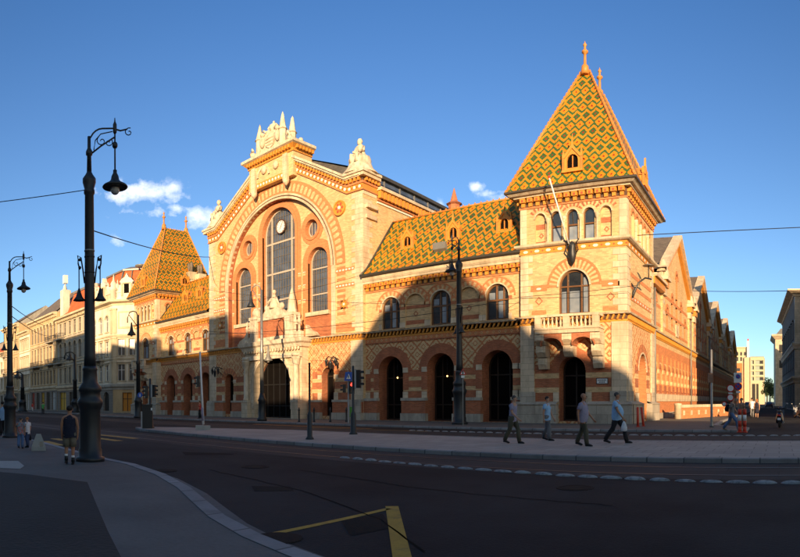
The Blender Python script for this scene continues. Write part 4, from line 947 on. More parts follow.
for sg in (-1, 1):
    for a, wd in ((3.72, .42),):
        P.box(fp, pc+sg*a-wd-.06, pc+sg*a+wd+.06, 0, 1.6, 0, .5, 'limestone'); P.box(fp, pc+sg*a-wd-.1, pc+sg*a+wd+.1, 1.55, 1.75, 0, .55, 'pale_stone')
        q = fp.p(pc+sg*a, 1.75, .22); P.lathe(q, [(wd*.85, 0), (wd*.8, .15), (wd*.68, .25), (wd*.64, 3.2), (wd*.75, 3.3), (wd*1.05, 3.85), (wd*1.15, 3.9), (wd*1.15, 4.0)], 'pale_stone', 10)
    P.ball(fp.p(pc+sg*3.7, 5.95, .3), (.55, .25, .2), 'pale_stone', 8, 6)
P.box(fp, pc-PW-.06, pc+PW+.06, 5.75, 6.15, 0, .3, 'pale_stone')
P.sweep([(pc-PW, NH), (pc-PW, NH-PD), (pc+PW, NH-PD), (pc+PW, NH)], [(0, 6.6), (.2, 6.7), (.3, 7.0), (.5, 7.15), (.55, 7.5), (0, 7.62)], 'pale_stone')
for i in range(21): P.ball(fp.p(pc-4.0+i*.4, 6.55, .22), (.15, .12, .16), 'limestone', 6, 5)
P.wbox(pc-PW, pc+PW, NH-PD, NH-.02, 6.9, 7.6, 'pale_stone')
P.build('portal', hall)
Q = MB()   # attic of the portal: red panel between piers, balustrade posts, obelisks and a figure
Q.box(fp, pc-2.3, pc+2.2, 7.6, 9.6, -.8, -.15, 'red_brick'); Q.box(fp, pc-2.5, pc+2.4, 9.6, 9.95, -.82, 0, 'pale_stone'); Q.box(fp, pc-2.5, pc+2.4, 7.6, 7.95, -.82, .02, 'pale_stone')
Q.prism(fp, [(pc-1.9, 9.95), (pc+1.8, 9.95), (pc+1.2, 10.5), (pc+.6, 10.75), (pc-.7, 10.75), (pc-1.3, 10.5)], -.7, -.15, 'pale_stone', back=True)
for a, zt in ((-2.75, 10.3), (2.5, 10.2)):
    Q.box(fp, pc+a-.55, pc+a+.55, 7.6, zt-.5, -.8, .08, 'pale_stone'); Q.box(fp, pc+a-.65, pc+a+.65, zt-.5, zt-.2, -.82, .15, 'pale_stone')
q = fp.p(pc+2.5, 10.0, -.4); Q.lathe(q, [(.5, 0), (.5, .25), (.42, .3), (.36, 1.2), (.12, 2.1), (.02, 2.35)], 'pale_stone', 8, False)
q = fp.p(pc-2.75, 10.1, -.4); Q.lathe(q, [(.5, 0), (.45, .2), (.5, .5), (.3, .8), (.05, 1.0)], 'pale_stone', 8)
q = fp.p(pc-.1, 10.7, -.45); Q.lathe(q, [(.55, 0), (.5, .3), (.36, .75), (.34, 1.1), (.16, 1.3), (.13, 1.4)], 'pale_stone', 10); Q.ball(q+V((0, 0, 1.6)), (.2, .22, .26), 'pale_stone', 8, 7)
for sg in (-1, 1): Q.tube([q+V((sg*.3, 0, 1.1)), q+V((sg*.6, -.2, .75)), q+V((sg*.9, -.1, .2))], [.13, .11, .08], 'pale_stone', 6); Q.ball(q+V((sg*1.0, 0, .15)), (.45, .3, .35), 'pale_stone', 8, 6)
for sg in (-1, 1):
    for a in (3.3, 3.85):
        q = fp.p(pc+sg*a, 7.6, -.05); Q.lathe(q, [(.24, 0), (.24, .3), (.13, .35), (.12, 1.3), (.2, 1.4), (.2, 1.55), (.1, 1.7), (.14, 1.95), (.02, 2.15)], 'pale_stone', 8)
    Q.box(fp, pc+sg*3.6-.68, pc+sg*3.6+.68, 7.6, 8.1, -.25, .15, 'pale_stone'); Q.box(fp, pc+sg*3.6-.4, pc+sg*3.6+.4, 8.75, 8.92, -.12, .05, 'pale_stone')
    Q.prism(fp, [(pc+sg*4.3+sg*a, 7.6+z) for a, z in ((0, 0), (1.5, 0), (1.2, .35), (.5, .6), (.1, 1.1))][::sg], -.8, -.35, 'limestone', back=True)
Q.rough(.05, 2.4).build('portal_attic', hall)
def wall_lantern(t, n, z):
    L = MB(); fr = FRONT(n)
    L.tube([fr.p(t, z+.2, 0), fr.p(t, z+.35, .5), fr.p(t, z+.2, 1.0)], .045, 'iron'); L.tube([fr.p(t, z-.5, .02), fr.p(t, z-.1, .5), fr.p(t, z+.2, .95)], .035, 'iron')
    for sg in (-1, 1):
        L.tube([fr.p(t, z+.3, .9), fr.p(t+sg*.3, z+.42, 1.0), fr.p(t+sg*.55, z+.2, 1.0)], .04, 'iron')
        q = fr.p(t+sg*.55, z-.45, 1.0); L.lathe(q, [(.03, 0), (.08, .12), (.13, .45), (.16, .5), (.06, .66), (.02, .8)], 'iron', 8)
    q = fr.p(t, z-.75, 1.05); L.lathe(q, [(.03, 0), (.09, .15), (.15, .55), (.18, .6), (.06, .8), (.02, .95)], 'iron', 8)
    L.build('wall_lantern', hall)
wall_lantern(S(335, NH-.5), NH, Zn(335, 362, NH)); wall_lantern(S(219, NH-.5), NH, Zn(219, 371, NH))

# -------- the long side along the street on the right
TS = -10.35; r = RIGHT(TS); N0, N1 = 46.3, 145.0
Sd = MB(); gab = [(59.2, 7.9, 17.9, 13.2), (77.4, 7.6, 17.6, 13.0), (95, 7.6, 17.2, 12.8), (112.5, 7.6, 16.9, 12.6), (130, 7.6, 16.6, 12.4)]
out_ = [(N0, 0), (N1, 0), (N1, 11.6)]
for c_, hw, zt, ze in reversed(gab): out_ += [(c_+hw, 11.6), (c_+hw, ze), (c_, zt), (c_-hw, ze), (c_-hw, 11.6)]
out_ += [(N0, 11.6)]
holes = []; wins = []
for i in range(46):
    a = N0+2.2+i*2.1
    if a < N1-2: holes.append(arch(a, .5, 3.0, 3.95, 8)); wins.append((a, .5, 3.0, 3.95))
for gi, (c_, hw, zt, ze) in enumerate(gab):
    for a, w_, z0, zs in ((c_, .6, 9.3, 13.8), (c_-2.6, .5, 8.4, 11.2), (c_+2.6, .5, 8.4, 11.2), (c_-5.2, .45, 8.2, 9.8), (c_+5.2, .45, 8.2, 9.8)):
        holes.append(arch(a, w_, z0, zs, 8)); wins.append((a, w_, z0, zs))
a = N0+2.3; holes.append(arch(a, .55, 8.2, 10.0, 8)); wins.append((a, .55, 8.2, 10.0))
Sd.wall(r, out_, holes, 0, 'yellow_brick', .3, 'orange_brick')
for i in range(46):
    a0 = N0+2.2+i*2.1
    if a0 > N1-2: break
    voussoirs(Sd, r, a0, 3.95, .5, .85, 11, 0, ['orange_brick', 'red_brick'], .03)
    Sd.box(r, a0-1.05+.22, a0+1.05-.22, 2.05, 2.9, 0, .05, 'red_brick'); Sd.box(r, a0-.42, a0+.42, .2, 1.7, .0, .05, 'red_brick')
    Sd.box(r, a0+.82, a0+1.28, 2.4, 5.6, 0, .14, 'orange_brick')
    for z in (3.0, 3.9): Sd.box(r, a0+.8, a0+1.3, z, z+.35, .0, .16, 'yellow_brick')
Sd.box(r, N0, N1, 4.9, 6.4, 0, .012, 'orange_brick')
Sd.box(r, N0, N1, 2.25, 3.0, 0, .02, 'orange_brick')
Sd.box(r, N0, N1, 1.5, 2.15, 0, .18, 'limestone'); Sd.box(r, N0, N1, .0, 1.5, 0, .1, 'orange_brick'); Sd.box(r, N0, N1, 0, .5, .1, .2, 'grey_stone')
string_course(Sd, [(TS, N0), (TS, N1)]); string_dentils(Sd, r, N0, N0+40)
for z in (8.0, 9.6, 11.0): Sd.box(r, N0, N1, z, z+.28, 0, .015, 'orange_brick')
for a, hw, z0, zs in wins:
    if z0 > 5:
        Sd.band(r, arcline(a, zs, hw, 8), arcline(a, zs, hw+.35, 8), 0, .06, 'orange_brick')
        if hw == .6: Sd.box(r, a-.7, a+.7, 8, 9.2, 0, .1, 'limestone')
for c_, hw, zt, ze in gab:
    for sg in (-1, 1):
        Sd.band(r, [(c_+sg*(hw+.4), ze-.9), (c_, zt-.55)], [(c_+sg*(hw+.4), ze-.22), (c_, zt+.15)], 0, .35, 'ceramic_orange'); Sd.band(r, [(c_+sg*(hw+.5), ze-.24), (c_, zt+.13)], [(c_+sg*(hw+.5), ze+.1), (c_, zt+.47)], -.3, .6, 'limestone')
        e0 = c_+sg*(hw-.2); Sd.box(r, e0-.7, e0+.7, 11.6, 12.2, -.4, .55, 'ceramic_orange'); Sd.box(r, e0-.85, e0+.85, 12.2, 12.5, -.4, .75, 'limestone'); Sd.box(r, e0-.6, e0+.6, 10.9, 11.6, 0, .4, 'limestone')
        Sd.lathe(r.p(e0, 12.5, .1), [(.7, 0), (.55, .5), (.35, 1.2), (.2, 1.6)], 'limestone', 8)
        Sd.box(r, e0-.45, e0+.45, ZC, 10.9, 0, .2, 'yellow_brick')
        for z in (8.1, 9.2, 10.2): Sd.box(r, e0-.46, e0+.46, z, z+.35, .2, .22, 'limestone')
Sd.box(r, N0, N0+4.4, 11.0, 11.6, 0, .5, 'ceramic_orange'); Sd.box(r, N0, N0+4.4, 11.6, 11.85, 0, .7, 'limestone')
Sd.poly([(TS-16, N1, 0), (TS, N1, 0), (TS, N1, 11.6), (TS-16, N1, 11.6)], 'plain_yellow')
side = Sd.build('street_side_wall', HALL)
for a, hw, z0, zs in wins:
    q = MB(); q.poly([r.p(x, z, -.22) for x, z in arch(a, hw, z0, zs, 8)], 'glass'); q.box(r, a-.03, a+.03, z0, zs+hw, -.22, -.17, 'dark_wood'); q.box(r, a-hw, a+hw, zs-.05, zs+.03, -.22, -.17, 'dark_wood'); q.build('window', side)
for c_, hw, zt, ze in gab:
    q = MB()
    for sg in (-1, 1): q.poly([(TS-.2, c_+sg*(hw+.45), ze+.0), (TS-16, c_+sg*(hw+.45), ze), (TS-16, c_, zt+.36), (TS-.2, c_, zt+.36)], 'slate_brown')
    q.poly([(TS-16, c_-hw, ze), (TS-16, c_+hw, ze), (TS-16, c_, zt+.3)], 'slate'); q.wbox(TS-5.5, TS-4, c_-2, c_+2, zt-.6, zt+.6, 'slate'); q.build('side_roof', side)
q = MB(); q.poly([(TS, N0, 11.85), (TS, N1, 11.85), (TS-16, N1, 12.6), (TS-16, N0, 12.6)], 'slate'); q.build('side_roof', side)
for a in (47.6, 67.6, 86): q = MB(); q.tube([r.p(a, .2, .22), r.p(a, 10.9, .22)], .09, 'zinc', 8); q.build('drain_pipe', side)
# ------------------------------------------------------------------ ground
ZR = -0.12
def sheet(name, pts, z, mat, kind='structure', parent=None):
    b = MB(); polys = [[V((x, y, 0)) for x, y in pts]]
    for t in geo.tessellate_polygon(polys):
        q = [polys[0][i] for i in t]
        if (q[1]-q[0]).cross(q[2]-q[0]).z < 0: q = q[::-1]
        b.poly([(p.x, p.y, z) for p in q], mat)
    return b.build(name, kind=kind)
def slab(name, pts, mat, kw=.22, kmat='kerb_stone', z=0.0, closed=True):
    sheet(name, pts, z, mat)
    b = MB(); a = sum(pts[i-1][0]*pts[i][1]-pts[i][0]*pts[i-1][1] for i in range(len(pts)))
    path = pts if a > 0 else pts[::-1]
    path = [(x, y) for x, y in path]
    b.sweep(path, [(.03, ZR-.05), (.02, z-.02), (0, z+.006), (-kw, z+.006), (-kw, z-.02)], kmat, closed); b.build('kerb', kind='structure')
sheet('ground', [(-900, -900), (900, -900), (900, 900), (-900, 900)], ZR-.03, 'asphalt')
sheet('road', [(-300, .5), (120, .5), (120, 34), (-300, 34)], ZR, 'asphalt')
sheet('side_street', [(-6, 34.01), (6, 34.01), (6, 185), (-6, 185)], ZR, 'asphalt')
slab('pavement', [(-74.5, 30.4), (-2.2, 30.4), (-1.7, 31), (-1.7, 33.5), (-3.9, 37), (-4.3, 46), (-4.3, 150), (-40, 150), (-74.5, 60)], 'paving_grey', .26)
slab('far_pavement', [(-83, 33.4), (-83, 90), (-300, 90), (-300, 33.4)], 'paving_grey', .26)
slab('platform_pavement', [(-33, 17.2), (-30.5, 16.2), (-24.5, 15.7), (-18, 15.35), (60, 15.35), (60, 22.2), (-24, 22.2), (-31, 19.6), (-33, 17.9)], 'paving', .24)
slab('corner_pavement', [(3.2, 50), (60, 50), (60, 170), (1.2, 170), (.3, 150), (2.2, 106)], 'paving_grey', .26)
# near pavement on the left, with its sweeping kerb
ko = [(102.5, 457.5), (135, 464), (165, 474), (190, 487.5), (205, 500), (225, 516), (260, 534.5), (300, 550), (322, 558)]
kp = [gr(x, y) for x, y in ko]
edge = [(-300, 7.75), (-60, 7.7), (-30, 7.6), (-22, 7.35)] + kp + [(-3.1, 3.3), (-1.6, 2.2), (2, 1.4), (12, 1.1), (60, 1.0)]
npv = [(-300, -60)] + edge + [(60, -60)]
sheet('near_pavement', npv, 0, 'asphalt_walk')
b = MB(); b.sweep(edge[::-1], [(.03, ZR-.05), (.02, -.02), (0, .008), (-.235, .008), (-.235, -.02)], 'kerb_stone')
b.build('kerb', kind='structure')
b = MB(); b.sweep(edge[::-1], [(.30, ZR+.004), (.03, ZR+.006)], 'kerb_dark'); b.build('road_edge', kind='structure')
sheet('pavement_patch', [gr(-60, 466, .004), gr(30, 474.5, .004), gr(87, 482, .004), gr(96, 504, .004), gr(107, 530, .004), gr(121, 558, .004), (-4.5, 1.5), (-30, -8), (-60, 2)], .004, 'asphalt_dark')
sheet('pavement_patch', [gr(-5, 461, .004), gr(18, 461, .004), gr(24, 466, .004), gr(20, 469, .004), gr(-5, 468, .004)], .008, 'concrete')
# tram tracks
for y0, y1 in ((12.05, 15.25), (22.45, 27.0)):
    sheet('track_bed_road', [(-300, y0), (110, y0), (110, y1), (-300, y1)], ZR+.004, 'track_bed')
b = MB()
for y in (12.75, 14.185, 23.5, 24.935):
    b.wbox(-300, 110, y-.035, y+.035, ZR, ZR+.012, 'rail_steel'); b.wbox(-300, 110, y+.04, y+.09, ZR, ZR+.0075, 'iron')
b.build('tram_track', kind='structure')
# painted markings and a broad orange strip
def line(pts, wd, mat, name='road_stripe'):
    b = MB(); b.sweep(pts, [(wd/2, ZR+.006), (-wd/2, ZR+.006)], mat, cap=False); return b.build(name, kind='structure')
c0 = gr(388, 509, ZR)
line([gr(262, 536, ZR), c0], .12, 'paint_yellow'); line([gr(391.5, 506.5, ZR), gr(404, 570, ZR)], .2, 'paint_yellow')
for a, b_ in (((98, 434.8), (136, 438.6)), ((98, 438.2), (119, 441)), ((44, 441.3), (61, 445.6)), ((54, 438.6), (64, 440.5))): line([gr(*a, ZR), gr(*b_, ZR)], .42, 'paint_yellow')
line([(S(255, 28.2), 28.1), (S(372, 28.2), 28.1)], .5, 'orange_strip'); line([(S(300, 26.3), 27.0), (S(420, 26.3), 27.0)], .14, 'paint_yellow')  # broad dull orange strip before the portal, then a thin yellow line
line([gr(305, 444.6, ZR), gr(368, 447.5, ZR)], .16, 'paint_yellow')
sheet('road_patch', [gr(340, 520, ZR), gr(382, 514, ZR), gr(392, 528, ZR), gr(350, 536, ZR)], ZR+.005, 'patch_light')
rr = random.Random(5)
for x, y, w_, h_ in ((250, 486, 40, 5), (180, 452, 50, 3)):
    sheet('road_patch', [gr(x+rr.uniform(-4, 4), y, ZR), gr(x+w_, y+rr.uniform(-2, 2), ZR), gr(x+w_*1.1, y+h_, ZR), gr(x+w_*.1, y+h_*1.1, ZR)], ZR+.004+.0005*rr.random(), 'patch_dark' if rr.random() < .5 else 'patch_light')
for pts in ([(300, 470), (420, 489), (560, 502), (620, 506)], [(210, 470), (300, 490), (380, 520), (430, 557)], [(140, 447), (260, 456), (330, 461)]):
    P_ = []
    for (x0, y0), (x1, y1) in zip(pts, pts[1:]):
        for i in range(8): P_.append(gr(x0+(x1-x0)*i/8, y0+(y1-y0)*i/8+rr.uniform(-.5, .5), ZR))
    line(P_, .03, 'tar', 'road_seam')
for (x, y), lb in (((575, 488), 'round iron manhole cover in the open road before the white lane dividers'), ((255, 467), 'round iron manhole cover in the road before the tram platform')):
    p = gr(x, y, ZR); b = MB(); b.lathe((p[0], p[1], ZR), [(.36, 0), (.36, .008), (.30, .008), (.295, .003), (.27, .003), (.265, .008)], 'iron_rust', 20, False); b.build('manhole_cover', None, lb, 'manhole cover', 'covers in the road')
# drain covers
for x, y, lb in ((246, 536, 'round iron drain cover by the kerb, beside the yellow road line'), (150, 470, 'round iron drain cover by the kerb, beside the nearest lamp')):
    b = MB(); p = gr(x, y, ZR); b.lathe((p[0]+.35, p[1]+.2, ZR), [(.3, 0), (.3, .012), (.26, .014)], 'iron_rust', 16, False); b.build('drain_cover', None, lb, 'drain cover', 'covers in the road')

# lane separators: rows of low white domes
def dome():
    b = MB(); rows = []
    for u in range(9):
        a = -1+2*u/8; rr = math.sqrt(max(.02, 1-a*a)); rows.append([(a*.24, cos(pi*k/6)*.12*rr, ZR+.06*sin(pi*k/6)*rr) for k in range(7)])
    b.grid(rows, 'separator', True); return b
proto = None
def sep_row(p, q, n, label, group):
    global proto
    for i in range(n):
        u = i/(n-1); x, y = p[0]+(q[0]-p[0])*u, p[1]+(q[1]-p[1])*u
        if proto is None:
            proto = dome().build('lane_separator', None, label, 'lane separator', group); o = proto
        else: o = proto.copy(); COL.objects.link(o); tag(o, label, None, group)
        o.location = (x, y, ZR); o.rotation_euler.z = atan2(q[1]-p[1], q[0]-p[0])+random.uniform(-.07, .07); o.scale = (random.uniform(.85, 1.05), random.uniform(.8, 1.1), random.uniform(.7, 1.1))
sep_row((-11.55, 12.75), (2.4, 11.35), 27, 'low white dome of the nearer line of lane dividers between road and tram track', 'nearer line of white lane dividers')
sep_row((-19.6, 27.35), (7.5, 27.35), 50, 'small white dome of the farther line of lane dividers behind the tram platform', 'farther line of white lane dividers')

# ------------------------------------------------------------------ lamps, poles, signals
def big_lamp(label, loc, rz, scale=1.0):
    L = empty('street_lamp', (0, 0, 0), label, 'street lamp', 'big iron street lamps')
    b = MB()
    b.lathe((0, 0, 0), [(.37, 0), (.37, .1), (.30, .12), (.30, .3), (.275, .34), (.265, 1.3), (.29, 1.36), (.33, 1.46), (.33, 1.54), (.28, 1.6), (.26, 1.75), (.30, 1.8), (.29, 1.88), (.2, 2.0), (.18, 2.3), (.2, 2.34), (.165, 2.42)], 'iron', 20)
    b.build('base', L)
    b = MB(); b.lathe((0, 0, 2.4), [(.16, 0), (.145, .3), (.128, 2.2), (.115, 4.4), (.14, 4.44), (.14, 4.52), (.125, 4.56), (.17, 4.72), (.17, 4.82), (.10, 4.92), (.06, 5.0)], 'iron', 16)
    for z in (2.75, 3.6, 4.8, 5.2, 5.35): b.lathe((0, 0, z), [(.13, 0), (.136, .01), (.136, .035), (.13, .045)], 'steel_pole' if z in (2.75, 3.6, 5.35) else 'iron', 16)
    b.build('column', L)
    b = MB(); b.lathe((0, 0, 7.3), [(.065, 0), (.055, .5), (.085, .53), (.085, .62), (.045, .7), (.042, 1.0)], 'iron', 10)
    pts = [(0, 0, 8.2)]+[(.34-.34*cos(a), 0, 8.2+.42*sin(a)) for a in [R(15*i) for i in range(1, 7)]]+[(.6, 0, 8.62), (.8, 0, 8.56), (.98, 0, 8.6)]
    pts = [(x, y, z-.12) for x, y, z in pts]
    b.tube(pts, .022, 'iron', 8); b.tube([(0, 0, 7.82), (.3, 0, 8.05), (.66, 0, 8.28)], .022, 'iron', 6)
    def curl(cx, cz, r, s, a0=0):
        b.tube([(cx+s*(r*(1-i/16))*cos(a0+i*.55), 0, cz+(r*(1-i/16))*sin(a0+i*.55)) for i in range(14)], .014, 'iron', 5)
    curl(1.02, 8.40, .12, 1, 1.2); curl(.32, 8.18, .13, 1, 2.2); curl(.5, 8.14, .11, -1, 2.2); b.tube([(.12, 0, 7.95), (.16, 0, 8.2), (.3, 0, 8.36), (.6, 0, 8.42)], .015, 'iron', 5)
    b.lathe((.66, 0, 8.35), [(.02, 0), (.05, .05), (.05, .25), (.02, .32), (.01, .42)], 'iron', 8)
    b.tube([(.66, 0, 8.5), (.66, 0, 7.35)], .021, 'iron', 8); b.lathe((.66, 0, 8.0), [(.05, 0), (.07, .04), (.07, .1), (.05, .14)], 'iron', 8)
    b.build('arm', L)
    b = MB(); b.lathe((.66, 0, 6.98), [(.315, 0), (.33, .02), (.30, .06), (.16, .14), (.11, .2), (.09, .3), (.05, .38), (.05, .45)], 'iron', 20)
    b.build('lamp_shade', L)
    b = MB(); b.ball((.66, 0, 6.93), (.12, .12, .13), 'lamp_glass', 12, 8); b.build('globe', L)
    for sg in (-1, 1):
        b = MB(); b.tube([(sg*.13, 0, 4.55), (sg*.17, 0, 4.9), (sg*.22, 0, 5.2), (sg*.30, 0, 5.26), (sg*.29, 0, 5.05), (sg*.25, 0, 4.9)], .022, 'iron', 6)
        for i in range(2): b.ball((sg*.25, 0, 4.95+i*.2), .042, 'iron', 6, 5)
        b.tube([(sg*.27, 0, 4.95), (sg*.27, 0, 4.4)], .016, 'iron', 6); b.lathe((sg*.27, 0, 4.1), [(.15, 0), (.155, .015), (.09, .1), (.055, .2), (.02, .32)], 'iron', 14)
        b.build('side_lantern', L)
    return L
def place(L, loc, rz, scale): L.location = loc; L.rotation_euler.z = rz; L.scale = (scale,)*3; return L
g1 = gr(90, 461); g2 = gr(10, 437.5)
LP = big_lamp('nearest dark iron street lamp, its thick base beside the youth on skates', None, 0)
l2 = dup(LP, (*g2, 0), 1.3, 'dark iron street lamp standing beside the two children', None, .945)
pg = gr(459.5, 424.3)
l3 = dup(LP, (*pg, 0), R(150), 'tallest dark street lamp, standing in front of the arcade of round arches', None, 1.5)
place(LP, (*g1, 0), 1.12, 1.02)
def slim_lamp(name, label, x, ybase, ytop, mat, side, drops):
    px, py = gr(x, ybase); r_ = math.hypot(px, py); h = (ybase-ytop)/F*r_; a = atan2(px, py); d = V((cos(a), -sin(a), 0))*side
    L = empty(name, (px, py, 0), label, 'street lamp', 'slim street lamps'); o = V((px, py, 0)); k = r_/F
    b = MB(); b.lathe(o, [(5*k, 0), (5*k, .2), (4*k, .3), (3.6*k, 1.6), (4.3*k, 1.7), (3.4*k, 1.9), (2.2*k, 2.3)], 'iron', 12); b.build('base', L)
    b = MB(); b.lathe(o+V((0, 0, 2.2)), [(2.2*k, 0), (1.9*k, h*.3), (2.4*k, h*.31), (1.5*k, h*.34), (1.2*k, h-2.6)], mat, 10); b.build('pole', L)
    b = MB()
    b.tube([o+V((0, 0, h-.5)), o+d*2*k+V((0, 0, h-.1)), o+d*5*k+V((0, 0, h)), o+d*8.5*k+V((0, 0, h-.15)), o+d*10.5*k+V((0, 0, h-.7)), o+d*10.5*k+V((0, 0, h-1.2))], .6*k, mat, 6)
    b.tube([o+V((0, 0, h-1.6)), o+d*4*k+V((0, 0, h-1.1)), o+d*9*k+V((0, 0, h-.4))], .4*k, mat, 5); b.build('arm', L)
    for dx, y in drops:
        q = o+d*dx*k*side+V((0, 0, (ybase-y)/F*r_)); b = MB(); b.lathe(q, [(4.2*k, 0), (4.3*k, .06), (2*k, .4), (1.2*k, .8), (.6*k, 1.3)], 'zinc' if dx > 0 else 'iron', 12); b.ball(q, 1.5*k, 'lamp_glass', 8, 6)
        if dx > 0: b.tube([o+V((0, 0, q.z+1.2)), q+V((0, 0, 1.3))], .4*k, mat, 5)
        b.build('lamp_shade', L)
    return L
slim_lamp('street_lamp', 'grey metal lamp pole with a curved arm standing before the sculpted portal', 262, 421, 285, 'steel_pole', -1, [(-10.5, 307), (6.5, 361)])
slim_lamp('street_lamp', 'slim dark lamp with a hanging lantern before the farther corner tower', 138.3, 418, 311, 'iron', -1, [(-6.5, 335)])
slim_lamp('street_lamp', 'thin far street lamp in front of the wide sunlit cream house', 22.5, 411.5, 372, 'iron', -1, [(-5, 378)])
slim_lamp('street_lamp', 'thin far street lamp beside the nearest lamp, before the grey balconied house', 75, 412.5, 352, 'iron', -1, [(-5, 360)])
def pole_at(x, y, z=0.0):
    px, py = gr(x, y, z); r_ = math.hypot(px, py); a = atan2(px, py)
    return V((px, py, z)), r_/F, V((cos(a), -sin(a), 0)), V((sin(a), cos(a), 0))   # foot, metres per pixel, right, away
def signal_head(b, c, k, wpx, hpx, face, n=3, lit=None, mat='signal_black', vis=True):
    """signal box centred on c; lamps look along face"""
    face = face.normalized(); fr = Fr(c, Z.cross(face), face); w_, h_ = wpx*k/2, hpx*k/2
    b.box(fr, -w_, w_, -h_, h_, -w_*.7, w_*.7, mat)
    for i in range(n):
        z = h_*(1-(2*i+1)/n); q = fr.p(0, z, w_*.72); rr = min(w_*.8, h_/n*.8)
        b.prism(fr, [(rr*cos(2*pi*j/10), z+rr*sin(2*pi*j/10)) for j in range(10)], w_*.6, w_*.74, 'lamp_red' if lit == i else 'lamp_off')
        b.grid([[fr.p(rr*cos(pi*j/6), z+rr*sin(pi*j/6), w_*dd) for j in range(7)] for dd in (.7, 1.7)], mat, True)
def signal_pole(label, x, yb, yt, wpx=3.0):
    o, k, rt, aw = pole_at(x, yb); h = (yb-yt)*k
    T = empty('traffic_light', o, label, 'traffic light', 'traffic lights')
    b = MB(); b.lathe(o, [(wpx*k*1.5, 0), (wpx*k*1.3, .06), (wpx*k*1.0, .12), (wpx*k*.9, .95), (wpx*k*.75, 1.0), (wpx*k*.42, 1.1), (wpx*k*.38, h), (wpx*k*.1, h+.05)], 'iron', 10); b.build('pole', T)
    return T, o, k, rt, aw
# right hand signals before the hall
T, o, k, rt, aw = signal_pole('dark traffic light post with one big three-lamp head on the tram platform', 353.2, 434.3, 366.5)
b = MB(); c = o+rt*5.2*k+Z*((434.3-379)*k); signal_head(b, c, k, 6.5, 18, rt*.95-aw*.2, 3); fr = Fr(c-rt*2.6*k, rt, -aw); b.box(fr, -1.3*k, .4*k, -9.6*k, 9.6*k, -4.4*k, 4.4*k, 'signal_grey'); b.build('signal_head', T)
o, k, rt, aw = pole_at(348.4, 423.5); h = (423.5-371)*k
T = empty('traffic_light', o, 'grey pedestrian signal post with a red light and a blue crossing sign', 'traffic light', 'traffic lights')
b = MB(); b.lathe(o, [(.09, 0), (.07, .05), (.055, .1), (.055, h), (.01, h+.03)], 'steel_pole', 8); b.build('pole', T)
b = MB(); signal_head(b, o+rt*3.4*k+Z*(423.5-387.5)*k, k, 5, 12.5, -aw+rt*.25, 2, 0); b.build('signal_head', T)
b = MB(); signal_head(b, o-rt*4.2*k+Z*(423.5-388.5)*k, k, 4.5, 8, -rt-aw*.1, 2); b.build('signal_head', T)
b = MB(); fr = Fr(o+Z*(423.5-376.5)*k-aw*.1, rt, -aw+rt*.1); q = 4.2*k
b.prism(fr, [(-q, -q*1.05), (q*.8, -q*1.05), (q, q*1.05), (-q*.7, q*1.05)], 0, .03, 'sign_blue', back=True); b.prism(fr, [(-q*.5, -q*.6), (q*.55, -q*.6), (q*.1, q*.65)], .03, .034, 'sign_white'); b.lathe(fr.p(0, -q*.4, .04), [(.02, 0), (.04, q*.35), (.02, q*.7)], 'iron', 6); b.build('crossing_sign', T)
o, k, rt, aw = pole_at(350.8, 421.5)
b = MB(); fr = Fr(o, rt, -aw); b.box(fr, -.09, .09, .35, 1.1, -.08, .08, 'green_bin'); b.box(fr, -.1, .1, 1.1, 1.16, -.1, .1, 'green_bin'); b.box(fr, -.03, .03, 0, .35, -.03, .03, 'iron'); b.build('litter_bin', None, 'small green litter bin beside the pedestrian signal post', 'litter bin')
o, k, rt, aw = pole_at(309.6, 439.3); h = (439.3-364)*k
b = MB(); b.lathe(o, [(.18, 0), (.16, .06), (.11, .12), (.10, 1.0), (.085, 1.05), (.045, 1.15), (.04, h), (.06, h+.02), (.02, h+.06)], 'iron', 10); b.build('iron_post', None, 'bare dark post with a thick foot on the platform kerb before the hall', 'post')
# left group
T, o, k, rt, aw = signal_pole('dark traffic light post with two signal heads behind the utility cabinet', 150.2, 428, 379, 3)
b = MB(); signal_head(b, o-rt*4.2*k+Z*(428-392)*k, k, 4, 12, -rt-aw*.3, 3); b.build('signal_head', T)
b = MB(); signal_head(b, o+rt*4.2*k+Z*(428-391)*k, k, 4, 12, rt-aw*.4, 3); fr = Fr(o+rt*1.5*k+Z*(428-391)*k, rt, -aw); b.box(fr, -1.6*k, 1.2*k, -6.6*k, 6.6*k, -.12, .06, 'signal_grey'); b.build('signal_head', T)
o, k, rt, aw = pole_at(147.2, 428.3); fr = Fr(o, rt, -aw)
b = MB(); b.box(fr, -5.0*k, 5.0*k, 0, 23*k, -.5, .3, 'signal_black'); b.box(fr, -5.3*k, 5.3*k, 23*k, 24*k, -.55, .35, 'iron'); b.box(fr, -6.3*k, -4.9*k, .05, 17*k, .3, .36, 'signal_grey'); b.box(fr, 3.6*k, 5*k, 18*k, 20.5*k, .3, .315, 'sign_white'); b.build('utility_cabinet', None, 'dark utility cabinet at the narrow end of the tram platform', 'cabinet')
o, k, rt, aw = pole_at(140, 419); fr = Fr(o, rt, -aw); b = MB()
b.prism(fr, circ(0, 24*k, 2.6*k, 18), .0, .03, 'sign_blue', back=True); b.box(fr, -.035, .035, 0, 26*k, -.06, 0, 'iron'); b.poly([fr.p(a*k, 24*k+z*k, .034) for a, z in ((-.3, -1.6), (.3, -1.6), (.3, .5), (0, 1.8), (-.3, .5))], 'sign_white'); b.build('round_sign', None, 'round blue arrow sign beside the slim lamp with a hanging lantern', 'road sign')
o, k, rt, aw = pole_at(203.2, 429.6); fr = Fr(o, rt, -aw)
T = empty('leaning_signal', o, 'thin white pole leaning in a concrete block with a traffic light head', 'traffic light', 'traffic lights')
